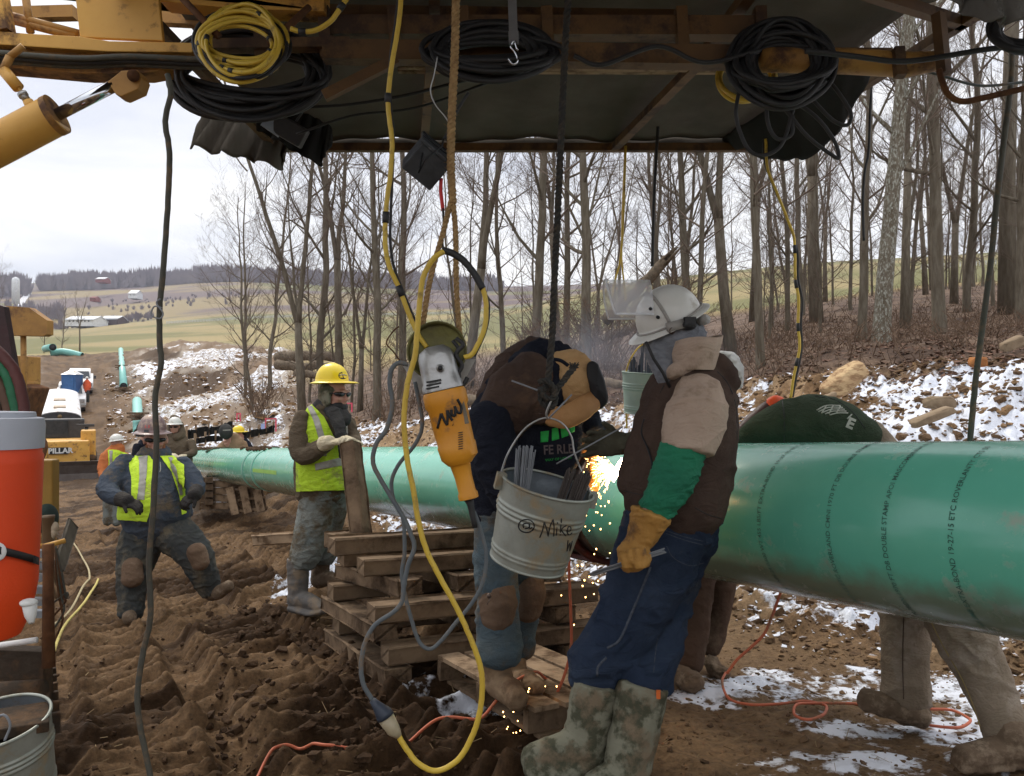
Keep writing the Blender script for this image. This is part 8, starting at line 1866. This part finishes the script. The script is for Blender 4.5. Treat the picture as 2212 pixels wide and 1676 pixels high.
e, j, hc, M = simple('person in tan jacket and dark welding shield leaning on the far end of the pipe', 492, 955, 16.6, None, (-.3, -.9, -.4), mat('jacket_tan', (.28, .19, .11), (.2, .13, .08), scale=6, rough=.95), mat('trousers_rust', (.16, .085, .05), (.1, .055, .03), scale=6, rough=.95),
    [[(505, 945, 16.7, 14, .8), (508, 958, 16.7, 22, .8), (510, 975, 16.7, 25, .8), (518, 990, 16.8, 22)]], [[(485, 960, 16.6, 9), (472, 972, 16.4, 8), (462, 974, 16.3, 7)], [(525, 960, 16.8, 9), (532, 980, 16.7, 9)]],
    [[(520, 995, 16.9, 18), (532, 1040, 16.9, 15), (530, 1082, 16.9, 11)], [(515, 1000, 17.1, 16), (512, 1050, 17.1, 13), (512, 1088, 17.1, 10)]], False, 1.0, 68)
m = MB(); m.ell(P(488, 932, 16.45), (.135, .12, .155), Euler((.3, 0, 0)).to_matrix(), 20, 14); o = obj('welding_shield', m, M_char, e); decal(bvh_obj(o), '=====', 490, 929, 6, -3, M_refl, 'sticker', o, .004, .05)
m = MB(); hand(m, P(464, 972, 16.2), (-.9, -.2, 0), (0, .3, -1), 1.1, (.4, .4, .5, .5)); chain(m, [(464, 972, 16.2, 7), (500, 974, 16.15, 7)]); organic('green_glove', m, mat('glove_dkgreen', (.04, .06, .035), rough=.9), e, .010, 2)
e, j, hc, M = simple('person in yellow hard hat and navy jacket standing right behind the tan-jacketed one', 516, 944, 17.3, M_haty, (.6, .7, 0), M_navy, M_bibs, [[(520, 952, 17.4, 14, .8), (528, 970, 17.4, 19, .8), (534, 990, 17.4, 16, .8)]], None, None, False, 1.0, 70, hatp=P(515, 932, 17.3), brim=.035)
e, j, hc, M = simple('person in yellow hard hat barely showing behind the scuffed brown hard hat', 341, 946, 16.8, M_haty, (-.6, -.7, 0), M_limed, M_bibs, [[(341, 962, 16.9, 12), (342, 985, 16.9, 18), (342, 1005, 16.9, 16)]], None, None, False, 1.0, 72)
e, j, hc, M = simple('tiny far-off person in orange vest beside the pickup trucks', 188, 818, 66, M_hatw, (0, -1, 0), mat('vest_orange', (.75, .12, .04), rough=.8, bump=0), M_bibs, [[(188, 824, 66, 5.5), (188, 834, 66, 6.5), (188, 842, 66, 6)]], [[(182, 826, 66, 2.2), (180, 838, 66, 2)], [(194, 826, 66, 2.2), (195, 838, 66, 2)]], [[(186, 844, 66, 2.8), (186, 868, 66, 2.2)], [(191, 844, 66, 2.8), (191, 868, 66, 2.2)]], False, 1.0, 74, vox=.03)
# ------------------------------------------------------------------ welding smoke drifting over the bank
def smoke(name, c, size, dens):
    m = bpy.data.materials.new(name); m.use_nodes = True; t = m.node_tree
    for n in list(t.nodes): t.nodes.remove(n)
    o_ = t.nodes.new('ShaderNodeOutputMaterial'); v = t.nodes.new('ShaderNodeVolumePrincipled'); v.inputs['Color'].default_value = (.62, .68, .82, 1); v.inputs['Anisotropy'].default_value = .2
    g = t.nodes.new('ShaderNodeTexCoord'); n_ = t.nodes.new('ShaderNodeTexNoise'); n_.inputs['Scale'].default_value = 1.6; n_.inputs['Detail'].default_value = 3; t.links.new(g.outputs['Object'], n_.inputs['Vector'])
    gr = t.nodes.new('ShaderNodeVectorMath'); gr.operation = 'LENGTH'; dv_ = t.nodes.new('ShaderNodeVectorMath'); dv_.operation = 'DIVIDE'; dv_.inputs[1].default_value = size; t.links.new(g.outputs['Object'], dv_.inputs[0]); t.links.new(dv_.outputs[0], gr.inputs[0])
    a = t.nodes.new('ShaderNodeMapRange'); a.inputs[1].default_value = 1; a.inputs[2].default_value = .1; a.inputs[3].default_value = 0; a.inputs[4].default_value = 1; t.links.new(gr.outputs['Value'], a.inputs[0])
    b = t.nodes.new('ShaderNodeMapRange'); b.inputs[1].default_value = .40; b.inputs[2].default_value = .70; b.inputs[3].default_value = 0; b.inputs[4].default_value = dens; t.links.new(n_.outputs['Fac'], b.inputs[0])
    mu = t.nodes.new('ShaderNodeMath'); mu.operation = 'MULTIPLY'; t.links.new(a.outputs[0], mu.inputs[0]); t.links.new(b.outputs[0], mu.inputs[1]); t.links.new(mu.outputs[0], v.inputs['Density']); t.links.new(v.outputs[0], o_.inputs['Volume'])
    mb = MB(); mb.ell((0, 0, 0), size, None, 24, 16); me = mb.mesh(); me.materials.append(m); o = bpy.data.objects.new(name, me); COL.objects.link(o); o.location = c; o['kind'] = 'stuff'; return o
smoke('smoke', P(1235, 800, 9.0), (2.0, 1.6, .8), .28)

# ------------------------------------------------------------------ thin winter air over the valley
hz_ = bpy.data.materials.new('haze'); hz_.use_nodes = True; t = hz_.node_tree
for n in list(t.nodes): t.nodes.remove(n)
ho = t.nodes.new('ShaderNodeOutputMaterial'); hv = t.nodes.new('ShaderNodeVolumePrincipled'); hv.inputs['Color'].default_value = (.80, .86, 1, 1); hv.inputs['Density'].default_value = .00019
t.links.new(hv.outputs[0], ho.inputs['Volume'])
hm = MB(); hm.box((0, 1700, 20), (14000, 3800, 420)); me = hm.mesh(); me.materials.append(hz_); ho_ = bpy.data.objects.new('haze', me); COL.objects.link(ho_); ho_['kind'] = 'stuff'

# ------------------------------------------------------------------ straw, chips and twigs trodden into the ground
sb = MB(); rr = random.Random(77)
for k in range(1500):
    d = 2.8 + 8 * rr.random() ** 1.8; u = rr.uniform(60, 2300); p = PG(u, d, .008); a = rr.uniform(0, 6.28); l = rr.uniform(.012, .05) * (1 + (rr.random() < .08) * 2)
    sb.tube([p, p + Vector((math.cos(a) * l, math.sin(a) * l, rr.uniform(-.002, .012)))], rr.uniform(.0008, .0022), 3)
obj('straw_litter', sb, mat('straw', (.30, .22, .12), (.14, .09, .05), scale=2, rough=.9, bump=0), smooth=False, kind='stuff')
